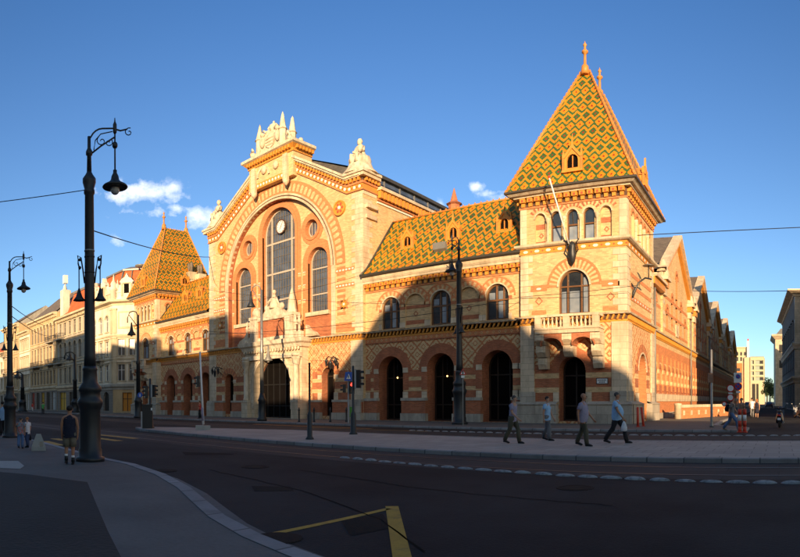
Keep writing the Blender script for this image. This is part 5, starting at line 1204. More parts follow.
b = MB(); b.tube([o+Z*.3, o-rt*3.0*k+Z*78*k], [.07, .045], 'sign_white', 8); b.tube([o+Z*.5-rt*.3*k, o-rt*.9*k+Z*22*k], .075, 'cloth_lilac', 8); b.build('pole', T)
b = MB(); b.box(fr, -7.6*k, -.8*k, 0, 4.2*k, -.35, .3, 'concrete'); b.box(fr, .2*k, 7*k, 0, 4.0*k, -.3, .35, 'concrete'); b.box(fr, -.8*k, .2*k, 0, .28, -.3, .3, 'concrete'); b.build('concrete_foot', T)
b = MB(); signal_head(b, o-rt*5.3*k+Z*(429.6-381.5)*k, k, 4.2, 11, -rt-aw*.3, 2); b.build('signal_head', T)
# bollards
proto_b = None
for x, y, lb in ((299, 422, 'dark iron bollard before the hall, the one nearest the sculpted portal'), (314, 422, 'dark iron bollard before the hall, second from the sculpted portal'), (330.2, 422, 'dark iron bollard before the hall, third from the sculpted portal'), (346.3, 421.8, 'dark iron bollard before the hall, the one beside the green litter bin')):
    o, k, rt, aw = pole_at(x, y)
    if proto_b is None:
        b = MB(); b.lathe((0, 0, 0), [(.1, 0), (.09, .1), (.065, .14), (.06, .85), (.085, .9), (.085, .96), (.05, 1.02), (.06, 1.1), (.01, 1.15)], 'iron', 10); proto_b = b.build('bollard', None, lb, 'bollard', 'bollards before the hall'); q = proto_b
    else: q = proto_b.copy(); COL.objects.link(q); q['label'] = lb
    q.location = o
# warning triangle on the tall lamp
o, k, rt, aw = pole_at(463, 425.2); z = (425.2-373)*k; fr = Fr(o-aw*.35, rt, -aw); b = MB()
q = 3.4*k; b.prism(fr, [(-q, z-q*.6), (q, z-q*.6), (0, z+q*1.3)], 0, .03, 'sign_red', back=True); b.prism(fr, [(-q*.62, z-q*.4), (q*.62, z-q*.4), (0, z+q*.85)], .03, .036, 'sign_white'); b.box(fr, -.04, .04, z-.1, z+.15, .036, .04, 'iron'); b.box(fr, -q*.5, q*.5, z-q*1.5, z-q*.8, 0, .03, 'sign_white'); b.box(fr, -.03, .03, 0, z+q, -.03, 0, 'steel_pole'); b.build('warning_sign', None, 'red and white warning triangle mounted beside the tallest lamp', 'road sign')
# red slanting posts by the tower
for (x0, y0, x1, y1, lb) in ((637.8, 427, 637.6, 408.2, 'upright red barrier post by the tower corner'), (643.4, 426.3, 641.4, 408.2, 'leaning red barrier post by the tower corner')):
    o, k, rt, aw = pole_at(x0, y0); b = MB(); q = o+rt*(x1-x0)*k+Z*(y0-y1)*k; b.tube([o, q], .075, 'red_paint', 8); b.lathe(o, [(.12, 0), (.12, .03), (.08, .05)], 'red_paint', 8); b.ball(q, .08, 'red_paint', 8, 5); b.build('barrier_post', None, lb, 'barrier post', 'red barrier posts')
# ramp parapet, railing and round sign along the street side
b = MB(); Y0 = 39.5
p0 = gr(679, 419); 
px0, px1 = V((p0[0], p0[1], 0)), V((-4.75, 62, 0))
d_ = (px1-px0).normalized(); fr = Fr(px0, d_, V((d_.y, -d_.x, 0))); L = (px1-px0).length
b.box(fr, 0, L, 0, .95, -.22, .0, 'orange_brick'); b.box(fr, -.15, L, .95, 1.2, -.3, .08, 'limestone'); b.lathe(fr.p(0, 0, -.1), [(.3, 0), (.3, 1.15), (.34, 1.18), (.34, 1.3), (.1, 1.35)], 'limestone', 12)
for i in range(int(L/1.6)): b.box(fr, .8+i*1.6, 1.15+i*1.6, .3, .7, 0, .03, 'limestone')
b.build('ramp_wall', None, 'low brick ramp parapet with stone coping beside the street side of the hall', 'wall')
b = MB(); x = -8.2
for i in range(14): b.wbox(x-.03, x+.03, 50+i*1.7-.03, 50+i*1.7+.03, 0, 1.15, 'iron')
for z in (.55, 1.12): b.tube([(x, 50, z), (x, 72.1, z)], .035, 'iron', 6)
b.build('railing', None, 'dark railing along the foot of the sunlit brick side wall', 'railing')
o, k, rt, aw = pole_at(675.8, 412.5); fr = Fr(o, rt, -aw); b = MB()
b.box(fr, -.04, .04, 0, 25*k, -.04, 0, 'iron'); b.prism(fr, circ(0, 24*k, 2.3*k, 18), 0, .04, 'signal_grey', back=True); b.prism(fr, circ(0, 24*k, 1.6*k, 18), .04, .045, 'iron'); b.box(fr, -1.1*k, 1.1*k, 3*k, 8*k, 0, .12, 'iron'); b.build('round_sign', None, 'small grey round sign on a post before the sunlit side wall', 'road sign')
o, k, rt, aw = pole_at(711.6, 427.2); h = (427.2-350)*k
b = MB(); b.lathe(o, [(.13, 0), (.11, .1), (.08, .3), (.06, h), (.01, h+.05)], 'steel_pole', 8); b.box(Fr(o, rt, -aw), -.22, .08, h*.58, h*.7, -.1, .1, 'cloth_brown'); b.build('grey_pole', None, 'slim grey pole at the kerb beside the ramp parapet', 'pole')
# cluster of signs at the street mouth
o, k, rt, aw = pole_at(738.2, 431.5); fr = Fr(o, rt, -aw); T = empty('sign_post', o, 'post of stacked no-parking signs at the mouth of the side street', 'road signs')
b = MB(); b.box(fr, -.035, .035, 0, 59*k, -.08, -.02, 'steel_pole'); b.build('post', T)
def disc(a, z, r_, cols):
    for i, (s_, m_) in enumerate(cols): b.prism(fr, circ(a*k, z*k, r_*s_*k, 20), .012*i, .03+.012*i, m_, back=True)
b = MB(); b.box(fr, -4.2*k, 3.7*k, 48.8*k, 58.8*k, 0, .03, 'sign_white'); disc(-.1, 55, 2.7, ((1, 'sign_red'), (.78, 'sign_blue'))); fr2 = fr
b.poly([fr.p((-.1+a)*k, (55+z)*k, .06) for a, z in ((-1.7, 1.3), (-1.3, 1.7), (1.7, -1.3), (1.3, -1.7))], 'sign_red'); b.build('sign_plate', T)
b = MB(); disc(-7.6, 43.2, 3.9, ((1, 'sign_red'), (.76, 'sign_white'))); b.build('sign_plate', T)
b = MB(); disc(.1, 45, 3.9, ((1, 'sign_red'), (.78, 'sign_blue')))
for sg in (-1, 1): b.poly([fr.p((.1+a)*k, (45+z*sg)*k, .062+.004*sg) for a, z in ((-2.3, 1.7), (-1.7, 2.3), (2.3, -1.7), (1.7, -2.3))], 'sign_red')
b.box(fr, -2.1*k, 2.2*k, 38.4*k, 40.6*k, 0, .03, 'sign_white'); b.build('sign_plate', T)
b = MB(); disc(-7.8, 34, 3.6, ((1, 'sign_red'), (.74, 'sign_white'))); b.box(fr, -9.8*k, -5.6*k, 37.6*k, 39*k, 0, .03, 'sign_white'); b.box(fr, -9.6*k, .0, 41.5*k, 42.2*k, -.05, -.02, 'steel_pole'); b.build('sign_plate', T)
b = MB(); disc(-14, 27.6, 2.5, ((1, 'sign_red'), (.66, 'sign_white'))); b.box(fr, -14*k, 0, 27.2*k, 27.9*k, -.06, -.02, 'steel_pole'); b.build('sign_plate', T)
for x, y, lb in ((739.7, 432.5, 'red and white striped post nearer the woman with the backpack'), (744.6, 432.5, 'red and white striped post farther from the woman with the backpack')):
    o, k, rt, aw = pole_at(x, y); b = MB()
    for i, m_ in enumerate(('red_paint', 'red_paint', 'sign_white', 'red_paint')): b.lathe(o+Z*(i*.28), [(.085, 0), (.085, .28)], m_, 10)
    b.lathe(o, [(.14, 0), (.14, .04), (.09, .06)], 'red_paint', 10); b.build('striped_post', None, lb, 'barrier post', 'red and white striped posts')
# concrete block by the children
o, k, rt, aw = pole_at(38.5, 450.5); fr = Fr(o, rt, -aw); b = MB()
ht = 16.5*k; 
rows = [[fr.p(sx*a*k, z, sy*bb*k) for sx, sy in ((-1, 1), (1, 1), (1, -1), (-1, -1))] for z, a, bb in ((0, 7.2, 4.5), (.12, 7.0, 4.4), (ht*.95, 2.6, 2.2), (ht, 2.2, 1.9))]
b.grid(rows, 'concrete', False, True, True); b.box(fr, 1.2*k, 4.2*k, .12, .3, 3.7*k, 4.35*k, 'grey_stone'); b.build('concrete_block', None, 'tapering pale concrete block on the pavement behind the skater', 'concrete block')
o, k, rt, aw = pole_at(125, 411); fr = Fr(o, rt, -aw); b = MB()
for a in (-4.5, 4.5): b.tube([o+rt*a*k, o+rt*a*.8*k+Z*6*k], .07, 'red_paint', 6)
b.tube([o-rt*3.6*k+Z*6*k, o+rt*3.6*k+Z*6*k], .08, 'red_paint', 6); b.tube([o-rt*4*k+Z*3.4*k, o+rt*4*k+Z*3.4*k], .06, 'red_paint', 6); b.build('red_barrier', None, 'low red tube barrier at the corner house across the side street', 'barrier')

# ------------------------------------------------------------------ overhead wires
def wire(pts, r_, label):
    b = MB(); P = []
    for (a, b2) in zip(pts, pts[1:]):
        a, b2 = V(a), V(b2)
        for i in range(12): u = i/12; P.append(a.lerp(b2, u)-Z*(u*(1-u)*4*.012*(b2-a).length))
    P.append(V(pts[-1])); b.tube(P, r_, 'cable', 5); b.build('overhead_wire', None, label, 'overhead wire', 'overhead wires')
def ptn(x, y, n): return (S(x, n), n, Zn(x, y, n))
def pr(x, y, r_):
    a = (x-X0)/F; return (r_*sin(a), r_*cos(a), HC+(hor(x)-y)/F*r_)
wire([pr(-14, 203.5, 15.6), (g1[0]-.05, g1[1], 7.1)], .012, 'span wire leaving the nearest lamp away from the hall')
wire([(g1[0]+.1, g1[1], 6.0), pr(210, 257, 32), (HL+1.4, NH, 14.7)], .016, 'span wire running from the nearest lamp to the gabled hall')
wire([(RTR+.1, 40.6, 13.25), pr(865, 225, 40.5)], .03, 'span wire leaving the nearer corner tower over the side street')
wire([(TS, 71, 14.9), pr(845, 289, 60)], .035, 'span wire crossing the side street from the lit side gable')
wire([ptn(209, 334, 32), pr(400, 318, 38), ptn(521, 297, 37.8), pr(640, 285, 38)], .018, 'long contact wire passing before the upper windows between gable and tower')
wire([ptn(160, 281, 33), ptn(300, 300, 32.5), ptn(470, 305, 36), ptn(521, 303, 37.8)], .014, 'thin span wire drawn from the gable toward the nearer tower')
wire([ptn(172, 297, 33), ptn(260, 300, 33), ptn(366, 274, 34), ptn(453, 262, 34.4)], .014, 'thin span wire crossing the great arch to the tallest lamp')
wire([ptn(196, 330, 30), ptn(340, 334, 30), ptn(462, 322, 34.4)], .014, 'thin span wire level with the string course of the hall')
for x, y, lb in ((18, 308, 'higher of two short span wires at the farther big lamp'), (18, 318, 'lower of two short span wires at the farther big lamp')):
    wire([(g2[0], g2[1], HC+(hor(12)-y+2)/F*26.6), pr(58, y+14, 90)], .02, lb)
# ------------------------------------------------------------------ other buildings
def facade(b, fr, a0, a1, z0, zt, mat, rows, cols, inset=.9, rev=.22):
    """wall with window holes; rows (sill, head, half width, arched); returns windows"""
    holes, wins = [], []; st = (a1-a0-2*inset)/cols
    for (zs0, zs1, hw, ar_) in rows:
        for i in range(cols):
            x = a0+inset+(i+.5)*st
            holes.append(arch(x, hw, zs0, zs1-hw, 8) if ar_ else [(x-hw, zs0), (x+hw, zs0), (x+hw, zs1), (x-hw, zs1)]); wins.append((x, hw, zs0, zs1, ar_))
    b.wall(fr, [(a0, z0), (a1, z0), (a1, zt), (a0, zt)], holes, 0, mat, rev, mat)
    return wins
def trim(b, fr, wins, mat, hood=True):
    for x, hw, q0, q1, ar_ in wins:
        b.box(fr, x-hw-.2, x+hw+.2, q0-.16, q0, 0, .16, mat)
        if ar_: b.band(fr, arcline(x, q1-hw, hw, 8), arcline(x, q1-hw, hw+.22, 8), 0, .09, mat)
        else:
            b.box(fr, x-hw-.17, x-hw, q0, q1, 0, .07, mat); b.box(fr, x+hw, x+hw+.17, q0, q1, 0, .07, mat); b.box(fr, x-hw-.25, x+hw+.25, q1, q1+.16, 0, .1, mat)
            if hood: b.box(fr, x-hw-.35, x+hw+.35, q1+.3, q1+.45, 0, .26, mat)
def glaze(parent, fr, wins, frame='sign_white', glass='glass_old', d=-.2, alt=None):
    for i, (x, hw, q0, q1, ar_) in enumerate(wins):
        b = MB(); o = arch(x, hw, q0, q1-hw, 8) if ar_ else [(x-hw, q0), (x+hw, q0), (x+hw, q1), (x-hw, q1)]
        b.poly([fr.p(a, z, d) for a, z in o], alt[1] if alt and i in alt[0] else glass)
        b.box(fr, x-.045, x+.045, q0, q1, d, d+.06, frame); z = q0+(q1-q0)*.66; b.box(fr, x-hw, x+hw, z-.04, z+.04, d, d+.055, frame)
        for sg in (-1, 1): b.box(fr, x+sg*hw-.05, x+sg*hw+.05, q0, q1-(hw if ar_ else 0), d, d+.05, frame)
        b.build('window', parent)
def cornice(b, path, z, out, mat):
    b.sweep(path, [(0, z-.9), (.1, z-.88), (.12, z-.6), (out*.5, z-.5), (out, z-.35), (out, z), (0, z+.12)], mat)
def balc(parent, fr, a0, a1, z, d=1.1, mat='iron', smat='plaster_grey'):
    b = MB(); b.box(fr, a0, a1, z-.22, z, 0, d, smat)
    for a in (a0+.3, a1-.5): b.prism(fr, [(a, z-.22), (a+.2, z-.22), (a+.2, z-.9), (a, z-.9)], 0, d*.5, smat)
    for q in (.5, .98): b.box(fr, a0, a1, z+q, z+q+.05, d-.06, d-.02, mat)
    n = int((a1-a0)/.22)
    for i in range(n+1): a = a0+(a1-a0)*i/n; b.box(fr, a-.015, a+.015, z, z+1, d-.055, d-.03, mat)
    for a in (a0, a1-.04):
        b.box(fr, a, a+.04, z+.95, z+1.03, 0, d, mat); 
        for i in range(4): b.box(fr, a, a+.03, z, z+1, d*i/4+.05, d*i/4+.08, mat)
    b.build('balcony', parent)
def simple_roof(parent, t0, t1, n0, n1, z, zr, mat, name='roof'):
    b = MB(); m_ = (n0+n1)/2
    b.poly([(t0, n0-.4, z), (t1, n0-.4, z), (t1, m_, zr), (t0, m_, zr)], mat); b.poly([(t0, n1+.4, z), (t1, n1+.4, z), (t1, m_, zr), (t0, m_, zr)][::-1], mat)
    for t in (t0+.01, t1-.01): b.poly([(t, n0, z), (t, n1, z), (t, m_, zr)], 'plaster_grey')
    return b.build(name, parent)
NL = 40.5
# corner house with chamfered turret and red mansard
H = empty('corner_house', (-90, NL, 0), 'ornate pale corner house with a red mansard roof and orange window blinds', 'house')
b = MB(); tx, ty = -85.6, -82.2
cf = FRONT(NL); c1 = V((tx, NL, 0)); c2 = V((ty, NL+3.4, 0)); dd = (c2-c1).normalized(); cl_ = (c2-c1).length; ch = Fr(c1, dd, V((dd.y, -dd.x, 0))); sd = RIGHT(ty)
rows = [(5.6, 8.4, .62, False), (10, 12.6, .62, False), (14.3, 17.2, .6, True)]
w1 = facade(b, cf, -95, tx, 4.4, 19.2, 'plaster_pale', rows, 3); w2 = facade(b, ch, 0, cl_, 4.4, 19.2, 'plaster_pale', [(5.6, 8.4, .6, False), (10, 12.8, .6, False)], 2, .5); w3 = facade(b, sd, NL+3.4, NL+24, 4.4, 19.2, 'plaster_pale', rows, 7, .6)
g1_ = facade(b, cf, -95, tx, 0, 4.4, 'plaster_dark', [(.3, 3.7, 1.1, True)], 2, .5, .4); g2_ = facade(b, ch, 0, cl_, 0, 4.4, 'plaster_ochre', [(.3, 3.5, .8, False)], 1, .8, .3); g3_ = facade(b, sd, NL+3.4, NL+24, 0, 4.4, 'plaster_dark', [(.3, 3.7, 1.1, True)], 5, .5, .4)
for fr, ww in ((cf, w1), (ch, w2), (sd, w3)): trim(b, fr, ww, 'plaster_cream')
path = [(-95, NL), (tx, NL), (ty, NL+3.4), (ty, NL+24)]
cornice(b, path, 19.6, .8, 'plaster_cream'); cornice(b, path, 4.9, .35, 'plaster_grey'); b.sweep(path, [(0, 9.2), (.15, 9.25), (.18, 9.5), (0, 9.55)], 'plaster_cream'); b.sweep(path, [(0, 13.3), (.15, 13.35), (.18, 13.6), (0, 13.65)], 'plaster_cream')
b.sweep([(p[0]+.05, p[1]+.1) for p in path], [(0, 19.6), (0, 22.2), (-.5, 22.3)], 'plaster_pale')
b.wbox(-95, ty-.1, NL+23.8, NL+24, 0, 19, 'plaster_grey'); b.wbox(-95, -94.9, NL, NL+24, 0, 19.4, 'plaster_grey')
wl_h = b.build('wall', H)
alt = ({14, 15, 16}, 'shutter_orange'); glaze(H, cf, w1); glaze(H, ch, w2); glaze(H, sd, w3, alt=({14, 15, 16, 17}, 'shutter_orange'))
glaze(H, cf, g1_, 'iron', 'shop_dark', -.35); glaze(H, sd, g3_, 'iron', 'shop_dark', -.35); glaze(H, ch, g2_, 'iron', 'shutter_orange', -.25)
b = MB()   # attic balustrade, small gables and urns
for fr, x0, x1, xs in ((cf, -95, tx, (-93, -89.2)), (ch, 0, cl_, (cl_/2,)), (sd, NL+3.4, NL+24, (NL+6, NL+10.5, NL+15, NL+19.5))):
    for i in range(int((x1-x0)/.5)): b.box(fr, x0+i*.5+.12, x0+i*.5+.36, 20.0, 20.9, -.25, -.05, 'plaster_cream')
    b.box(fr, x0, x1, 20.9, 21.15, -.35, .06, 'plaster_pale'); b.box(fr, x0, x1, 19.7, 20.0, -.35, .08, 'plaster_pale')
    for x in xs:
        b.prism(fr, [(x-.95, 20.0), (x+.95, 20.0), (x+.95, 22.6), (x+1.2, 22.7), (x+.8, 23.2), (x+.3, 23.5), (x, 24.2), (x-.3, 23.5), (x-.8, 23.2), (x-1.2, 22.7), (x-.95, 22.6)], -.6, .15, 'plaster_pale', back=True); b.box(fr, x-.42, x+.42, 20.7, 22.3, .15, .17, 'unlit_interior'); b.box(fr, x-.65, x+.65, 22.35, 22.55, .15, .32, 'plaster_cream')
        for sg in (-1, 1): b.box(fr, x+sg*.75-.14, x+sg*.75+.14, 20.2, 22.4, .15, .3, 'plaster_cream'); b.lathe(fr.p(x+sg*1.6, 21.1, -.15), [(.2, 0), (.16, .5), (.34, .8), (.3, 1.2), (.08, 1.5), (.1, 1.8), (.02, 2.1)], 'plaster_pale', 8)
for x, y in ((tx, NL), (ty, NL+3.4)):
    b.lathe((x, y+.2, 19.7), [(.6, 0), (.6, 1.6), (.75, 1.7), (.5, 2.2), (.55, 2.8), (.2, 3.4), (.05, 4.4)], 'plaster_pale', 8)
for fr, a_ in ((cf, -94.6), (cf, tx-.4), (ch, .35), (ch, cl_-.35), (sd, NL+3.8)):
    for z0, z1 in ((5.2, 9.1), (9.7, 13.2), (13.8, 18.2)): b.box(fr, a_-.32, a_+.32, z0, z1, 0, .16, 'plaster_cream'); b.box(fr, a_-.4, a_+.4, z1-.3, z1, .16, .24, 'plaster_cream')
b.box(ch, .9, cl_-.9, 14.6, 17.6, .02, .1, 'plaster_cream'); b.box(ch, 1.2, cl_-1.2, 14.9, 17.3, .1, .14, 'plaster_pale')
b.build('attic', H)
b = MB(); m0 = [(-94.5, NL+.8), (tx-.2, NL+.8), (ty-.9, NL+3.8), (ty-.9, NL+14), (-94.5, NL+14)]; cxm, cym = -88.5, NL+7
for z0, s0, z1, s1, mm in ((19.8, 1, 25.2, .72, 'red_tile_roof'), (25.2, .76, 25.5, .76, 'zinc'), (25.5, .76, 26.3, .45, 'zinc')):
    lo = [(cxm+(x-cxm)*s0, cym+(y-cym)*s0, z0) for x, y in m0]; hi = [(cxm+(x-cxm)*s1, cym+(y-cym)*s1, z1) for x, y in m0]; b.grid([lo, hi], mm, False, True, mm == 'zinc')
lo = [V((cxm+(x-cxm)*1.01, cym+(y-cym)*1.01, 19.8)) for x, y in m0]; hi = [V((cxm+(x-cxm)*.73, cym+(y-cym)*.73, 25.2)) for x, y in m0]
for p, q in zip(lo, hi): b.tube([p, q], .16, 'zinc', 6)
for i in range(4): b.tube([lo[i].lerp(lo[i+1], .5), hi[i].lerp(hi[i+1], .5)], .12, 'zinc', 6)
b.build('mansard_roof', H)
b = MB(); q = V((-83.3, NL+4, 0)); zt = HC+(hor(130)-254)*math.hypot(q.x, q.y)/F; b.tube([q+Z*25, q+Z*zt], .16, 'plaque_white', 8); b.lathe(q+Z*(zt-.2), [(.5, 0), (1.0, .25), (1.0, .45), (.3, .6)], 'zinc', 12); b.build('roof_horn', H); H.scale.z = .92
balc(H, sd, NL+6, NL+9, 9.5); balc(H, cf, -91.5, -88.8, 9.5)
# neighbours
def house(label, t0, t1, h, mat, rows, cols, groof, gmat, base, nm='town_house', arcades=3, roofm='slate_brown', zr=None, trimm='plaster_cream', balcs=(), shops=('shop_dark',)):
    H = empty(nm, ((t0+t1)/2, NL, 0), label, 'house', 'town houses along the street'); b = MB(); fr = FRONT(NL)
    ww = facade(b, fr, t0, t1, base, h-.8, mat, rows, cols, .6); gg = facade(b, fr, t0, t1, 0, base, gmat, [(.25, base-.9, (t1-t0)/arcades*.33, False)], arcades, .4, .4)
    trim(b, fr, ww, trimm); cornice(b, [(t0, NL), (t1, NL)], h, .95, trimm); cornice(b, [(t0, NL), (t1, NL)], base+.3, .4, trimm)
    for r_ in rows[1:]: b.sweep([(t0, NL), (t1, NL)], [(0, r_[0]-.75), (.16, r_[0]-.7), (.18, r_[0]-.5), (0, r_[0]-.45)], trimm)
    n = int((t1-t0)/.8)
    for i in range(n): b.box(fr, t0+(i+.3)*(t1-t0)/n, t0+(i+.7)*(t1-t0)/n, h-.85, h-.5, .1, .55, trimm)
    for fr2, a0, a1 in ((RIGHT(t1), NL, NL+14), (LEFT(t0), -NL-14, -NL)): b.wall(fr2, [(a0, 0), (a1, 0), (a1, h-.02), (a0, h-.02)], [], -.02, 'plaster_ochre')
    b.build('wall', H); glaze(H, fr, ww, 'window_bar')
    for i, q in enumerate(gg): glaze(H, fr, [q], 'iron', shops[i % len(shops)] if i % 2 == 0 else 'shop_dark', -.3)
    simple_roof(H, t0, t1, NL, NL+14, h, zr or h+4.2, roofm)
    for a0, a1, z in balcs: balc(H, fr, a0, a1, z)
    return H
hb = house('grey house with tall dark windows and a red roof, next to the corner house', -111.6, -95.1, 18.4, 'plaster_grey', [(5.4, 8.4, .72, False), (10.0, 13.3, .75, True), (14.7, 17.2, .72, False)], 6, 0, 'plaster_dark', 4.6, roofm='red_tile_roof', zr=23.5, shops=('shop_yellow', 'shop_dark'), balcs=((-111.2, -107.2, 9.5), (-111.2, -107.2, 14.2)))
b = MB(); b.grid([[(-108.6, NL+.7, 18.5), (-97.6, NL+.7, 18.5), (-97.6, NL+9, 18.5), (-108.6, NL+9, 18.5)], [(-107.8, NL+2.2, 23), (-98.4, NL+2.2, 23), (-98.4, NL+8, 23), (-107.8, NL+8, 23)]], 'red_tile_roof', False, True, False); b.wbox(-108, -98.2, NL+2, NL+8.2, 23, 23.4, 'zinc'); b.wbox(-111.5, -109.8, NL+.6, NL+2, 18.6, 24.2, 'plaster_pale'); b.lathe((-110.6, NL+1.3, 24.2), [(.5, 0), (.3, .8), (.05, 1.2)], 'plaster_pale', 8); b.build('chimney', hb)
hc = house('wide sunlit cream house with rows of tall arched windows, far down the street', -130, -111.8, 20.0, 'plaster_ochre', [(5.6, 8.4, .72, False), (10.2, 13.5, .74, False), (14.8, 18.3, .76, True)], 8, 0, 'plaster_dark', 4.8, arcades=5, zr=26, balcs=((-127, -121, 9.6), (-116.4, -112.2, 14.2), (-116.4, -112.2, 9.6)), shops=('shop_red', 'shop_white', 'shop_yellow'))
b = MB(); b.wbox(-123.4, -122, NL+5, NL+7, 22, 26.6, 'plaster_cream'); b.tube([(-122.7, NL+6, 26), (-122.7, NL+6, 28.5)], .1, 'plaque_white', 6); b.wbox(-123.2, -122.2, NL+5.5, NL+6.4, 28.2, 30, 'plaque_white'); b.build('chimney', hc)
house('plain white house between the wide cream house and the tall ochre one', -139, -130.2, 18.6, 'plaster_pale', [(5.6, 8.0, .5, False), (10, 12.4, .5, False), (14.3, 16.6, .5, False)], 5, 0, 'plaster_grey', 4.6, zr=22, shops=('shop_white',))
house('tall ochre house with bracketed balconies, next to the plain white house', -154, -139.2, 21.4, 'plaster_ochre', [(5.6, 8.2, .6, False), (10.2, 12.8, .6, False), (14.6, 17.2, .6, False)], 6, 0, 'plaster_dark', 4.8, zr=26, balcs=((-153.4, -150.6, 9.6), (-153.4, -150.6, 14.0)))
house('low red-roofed house beyond the tall ochre house', -178, -154.2, 15.4, 'plaster_pale', [(5.6, 8, .6, False), (10, 12.4, .6, False)], 8, 0, 'plaster_grey', 4.6, roofm='red_tile_roof', arcades=6)
house('long grey house closing the far end of the street of houses', -240, -178.2, 17, 'plaster_grey', [(5.6, 8, .7, False), (10, 12.6, .7, False)], 16, 0, 'plaster_dark', 4.8, arcades=10)

# right hand side of the side street
def prism_building(b, foot, z0, z1, mat):
    b.grid([[(x, y, z0) for x, y in foot], [(x, y, z1) for x, y in foot]], mat, False, True, True)
H = empty('stone_building', (4, 110, 0), 'stone building with heavy cornice, street side coloured dark for shade, end wall top in sun', 'building')
b = MB(); A_, B_ = V((2.85, 107, 0)), V((.85, 148, 0)); dv = (B_-A_).normalized(); fr = Fr(A_, dv, V((dv.y, -dv.x, 0))*-1); Lr = (B_-A_).length; ef = FRONT(107)
rows = [(7.6, 10.6, .8, True), (13, 16, .75, False)]
w1 = facade(b, fr, 0, Lr, 5.6, 20.4, 'granite_shaded', rows, 9); w0 = facade(b, fr, 0, Lr, 0, 5.6, 'granite_shaded', [(1.2, 4.4, .8, False)], 9, .9, .3); w2 = facade(b, ef, 2.86, 18, 0, 20.4, 'limestone', [(1.2, 4.4, .7, False)]+rows, 5)  # street face coloured dark for shade, end face left pale
trim(b, fr, w1, 'granite_shaded'); trim(b, ef, w2, 'limestone')
path = [(18, 107), (2.85, 107), (.85, 148)][::-1]
pth = [(.85, 148), (2.85, 107), (18, 107)]
for z, o_ in ((21.6, 1.3), (12, .5), (5.9, .6)): b.sweep(pth, [(0, z-1.2), (.2, z-1.1), (.25, z-.8), (o_*.7, z-.5), (o_, z-.3), (o_, z), (0, z+.15)], 'limestone')
b.poly([(18, 107, 0), (18, 148, 0), (18, 148, 21), (18, 107, 21)], 'granite_shaded'); b.poly([(.85, 148, 0), (18, 148, 0), (18, 148, 21), (.85, 148, 21)], 'granite_shaded'); b.build('wall', H)
glaze(H, fr, w1, 'granite_shaded', 'glass_old', -.18); glaze(H, fr, w0, 'granite_shaded', 'glass', -.2); glaze(H, ef, w2, 'granite_shaded')
b = MB(); ft = [(4.0, 109), (17, 109), (17, 146), (2.2, 146)]; b.grid([[(x, y, 21.6) for x, y in ft], [(x+(.8 if x < 9 else -.8), y+(1 if y < 120 else -1), 22.9) for x, y in ft]], 'zinc', False, True, True); b.build('roof', H)
H = empty('cream_building', (2, 175, 0), 'small sunlit cream building end beyond the stone building', 'building')
b = MB(); prism_building(b, [(-1.0, 170), (14, 170), (14, 184), (-1.6, 184)], 0, 20.2, 'limestone'); b.sweep([(-1.6, 184), (-1.0, 170), (14, 170)], [(0, 19.2), (.2, 19.3), (1.1, 20.2), (1.1, 20.6), (0, 20.8)], 'limestone'); b.build('wall', H)
b = MB(); b.grid([[(-.8, 170.6, 20.7), (13, 170.6, 20.7), (13, 183, 20.7), (-1.2, 183, 20.7)], [(.6, 172, 22.6), (12, 172, 22.6), (12, 182, 22.6), (.4, 182, 22.6)]], 'zinc', False, True, True); b.build('roof', H)
for z in (15.5, 11):
    for x in (.6, 3, 5.4): b = MB(); b.box(FRONT(170), x-.5, x+.5, z, z+2.2, .02, .06, 'shop_dark'); b.build('window', H)
# modern offices closing the side street
NB = 260; H = empty('office_building', (-9, NB, 0), 'cream modern office building with green window bands closing the side street', 'office building'); fr = FRONT(NB)
def sx(x): return S(x, NB)
def sz(y, x=747): return Zn(x, y, NB)
b = MB(); w = facade(b, fr, sx(727), sx(748), 0, sz(348), 'modern_cream', [(sz(361), sz(357), .42, False), (sz(355.5), sz(352), .42, False)], 5, .5); b.wbox(sx(727), sx(748), NB+.01, NB+14, sz(348)-.05, sz(348), 'modern_cream')
b.box(fr, sx(727), sx(748.3), sz(348), sz(348)+.5, -.3, .3, 'modern_cream'); b.build('main_block', H); glaze(H, fr, w, 'iron')
b = MB(); o2 = FRONT(NB-3); w = facade(b, o2, sx(726), sx(742.3), 0, sz(363.5), 'modern_orange', [(sz(371.5), sz(368.5), .7, False), (sz(380), sz(376), .7, False)], 3, .4); b.poly([(sx(742.3), NB-3, 0), (sx(742.3), NB, 0), (sx(742.3), NB, sz(363.5)), (sx(742.3), NB-3, sz(363.5))], 'modern_orange'); b.wbox(sx(726), sx(742.3), NB-3, NB, sz(363.5)-.02, sz(363.5)+.2, 'modern_cream'); b.build('orange_block', H); glaze(H, o2, w, 'iron')
b = MB(); p3 = FRONT(NB-1); a0, a1 = sx(747.2), sx(749.4); b.box(p3, sx(744.5), sx(750.5), 0, sz(357.5), -6, 0, 'modern_cream'); b.box(p3, a0, a1, sz(357.5), sz(341), -.9, 0, 'plaque_white'); b.box(p3, a0+.2, a1-.2, sz(341), sz(339), -.5, -.1, 'red_paint'); b.build('stair_tower', H)
b = MB(); r3 = FRONT(NB-1.5); a0, a1 = sx(750.5), sx(764.3); zz = [(sz(364.5), sz(360.5)), (sz(370), sz(366)), (sz(375.4), sz(371.5)), (sz(380.8), sz(377))]
holes = [[(a0+.4, z0), (a0+1.6, z0), (a0+1.6, z1), (a0+.4, z1)] for z0, z1 in zz]+[[(a0+2.2, z0), (a1-.4, z0), (a1-.4, z1), (a0+2.2, z1)] for z0, z1 in zz]+[[(a0+.7, .4), (a0+2.2, .4), (a0+2.2, sz(384)), (a0+.7, sz(384))], [(a0+2.6, .4), (a0+3.6, .4), (a0+3.6, sz(384)), (a0+2.6, sz(384))]]
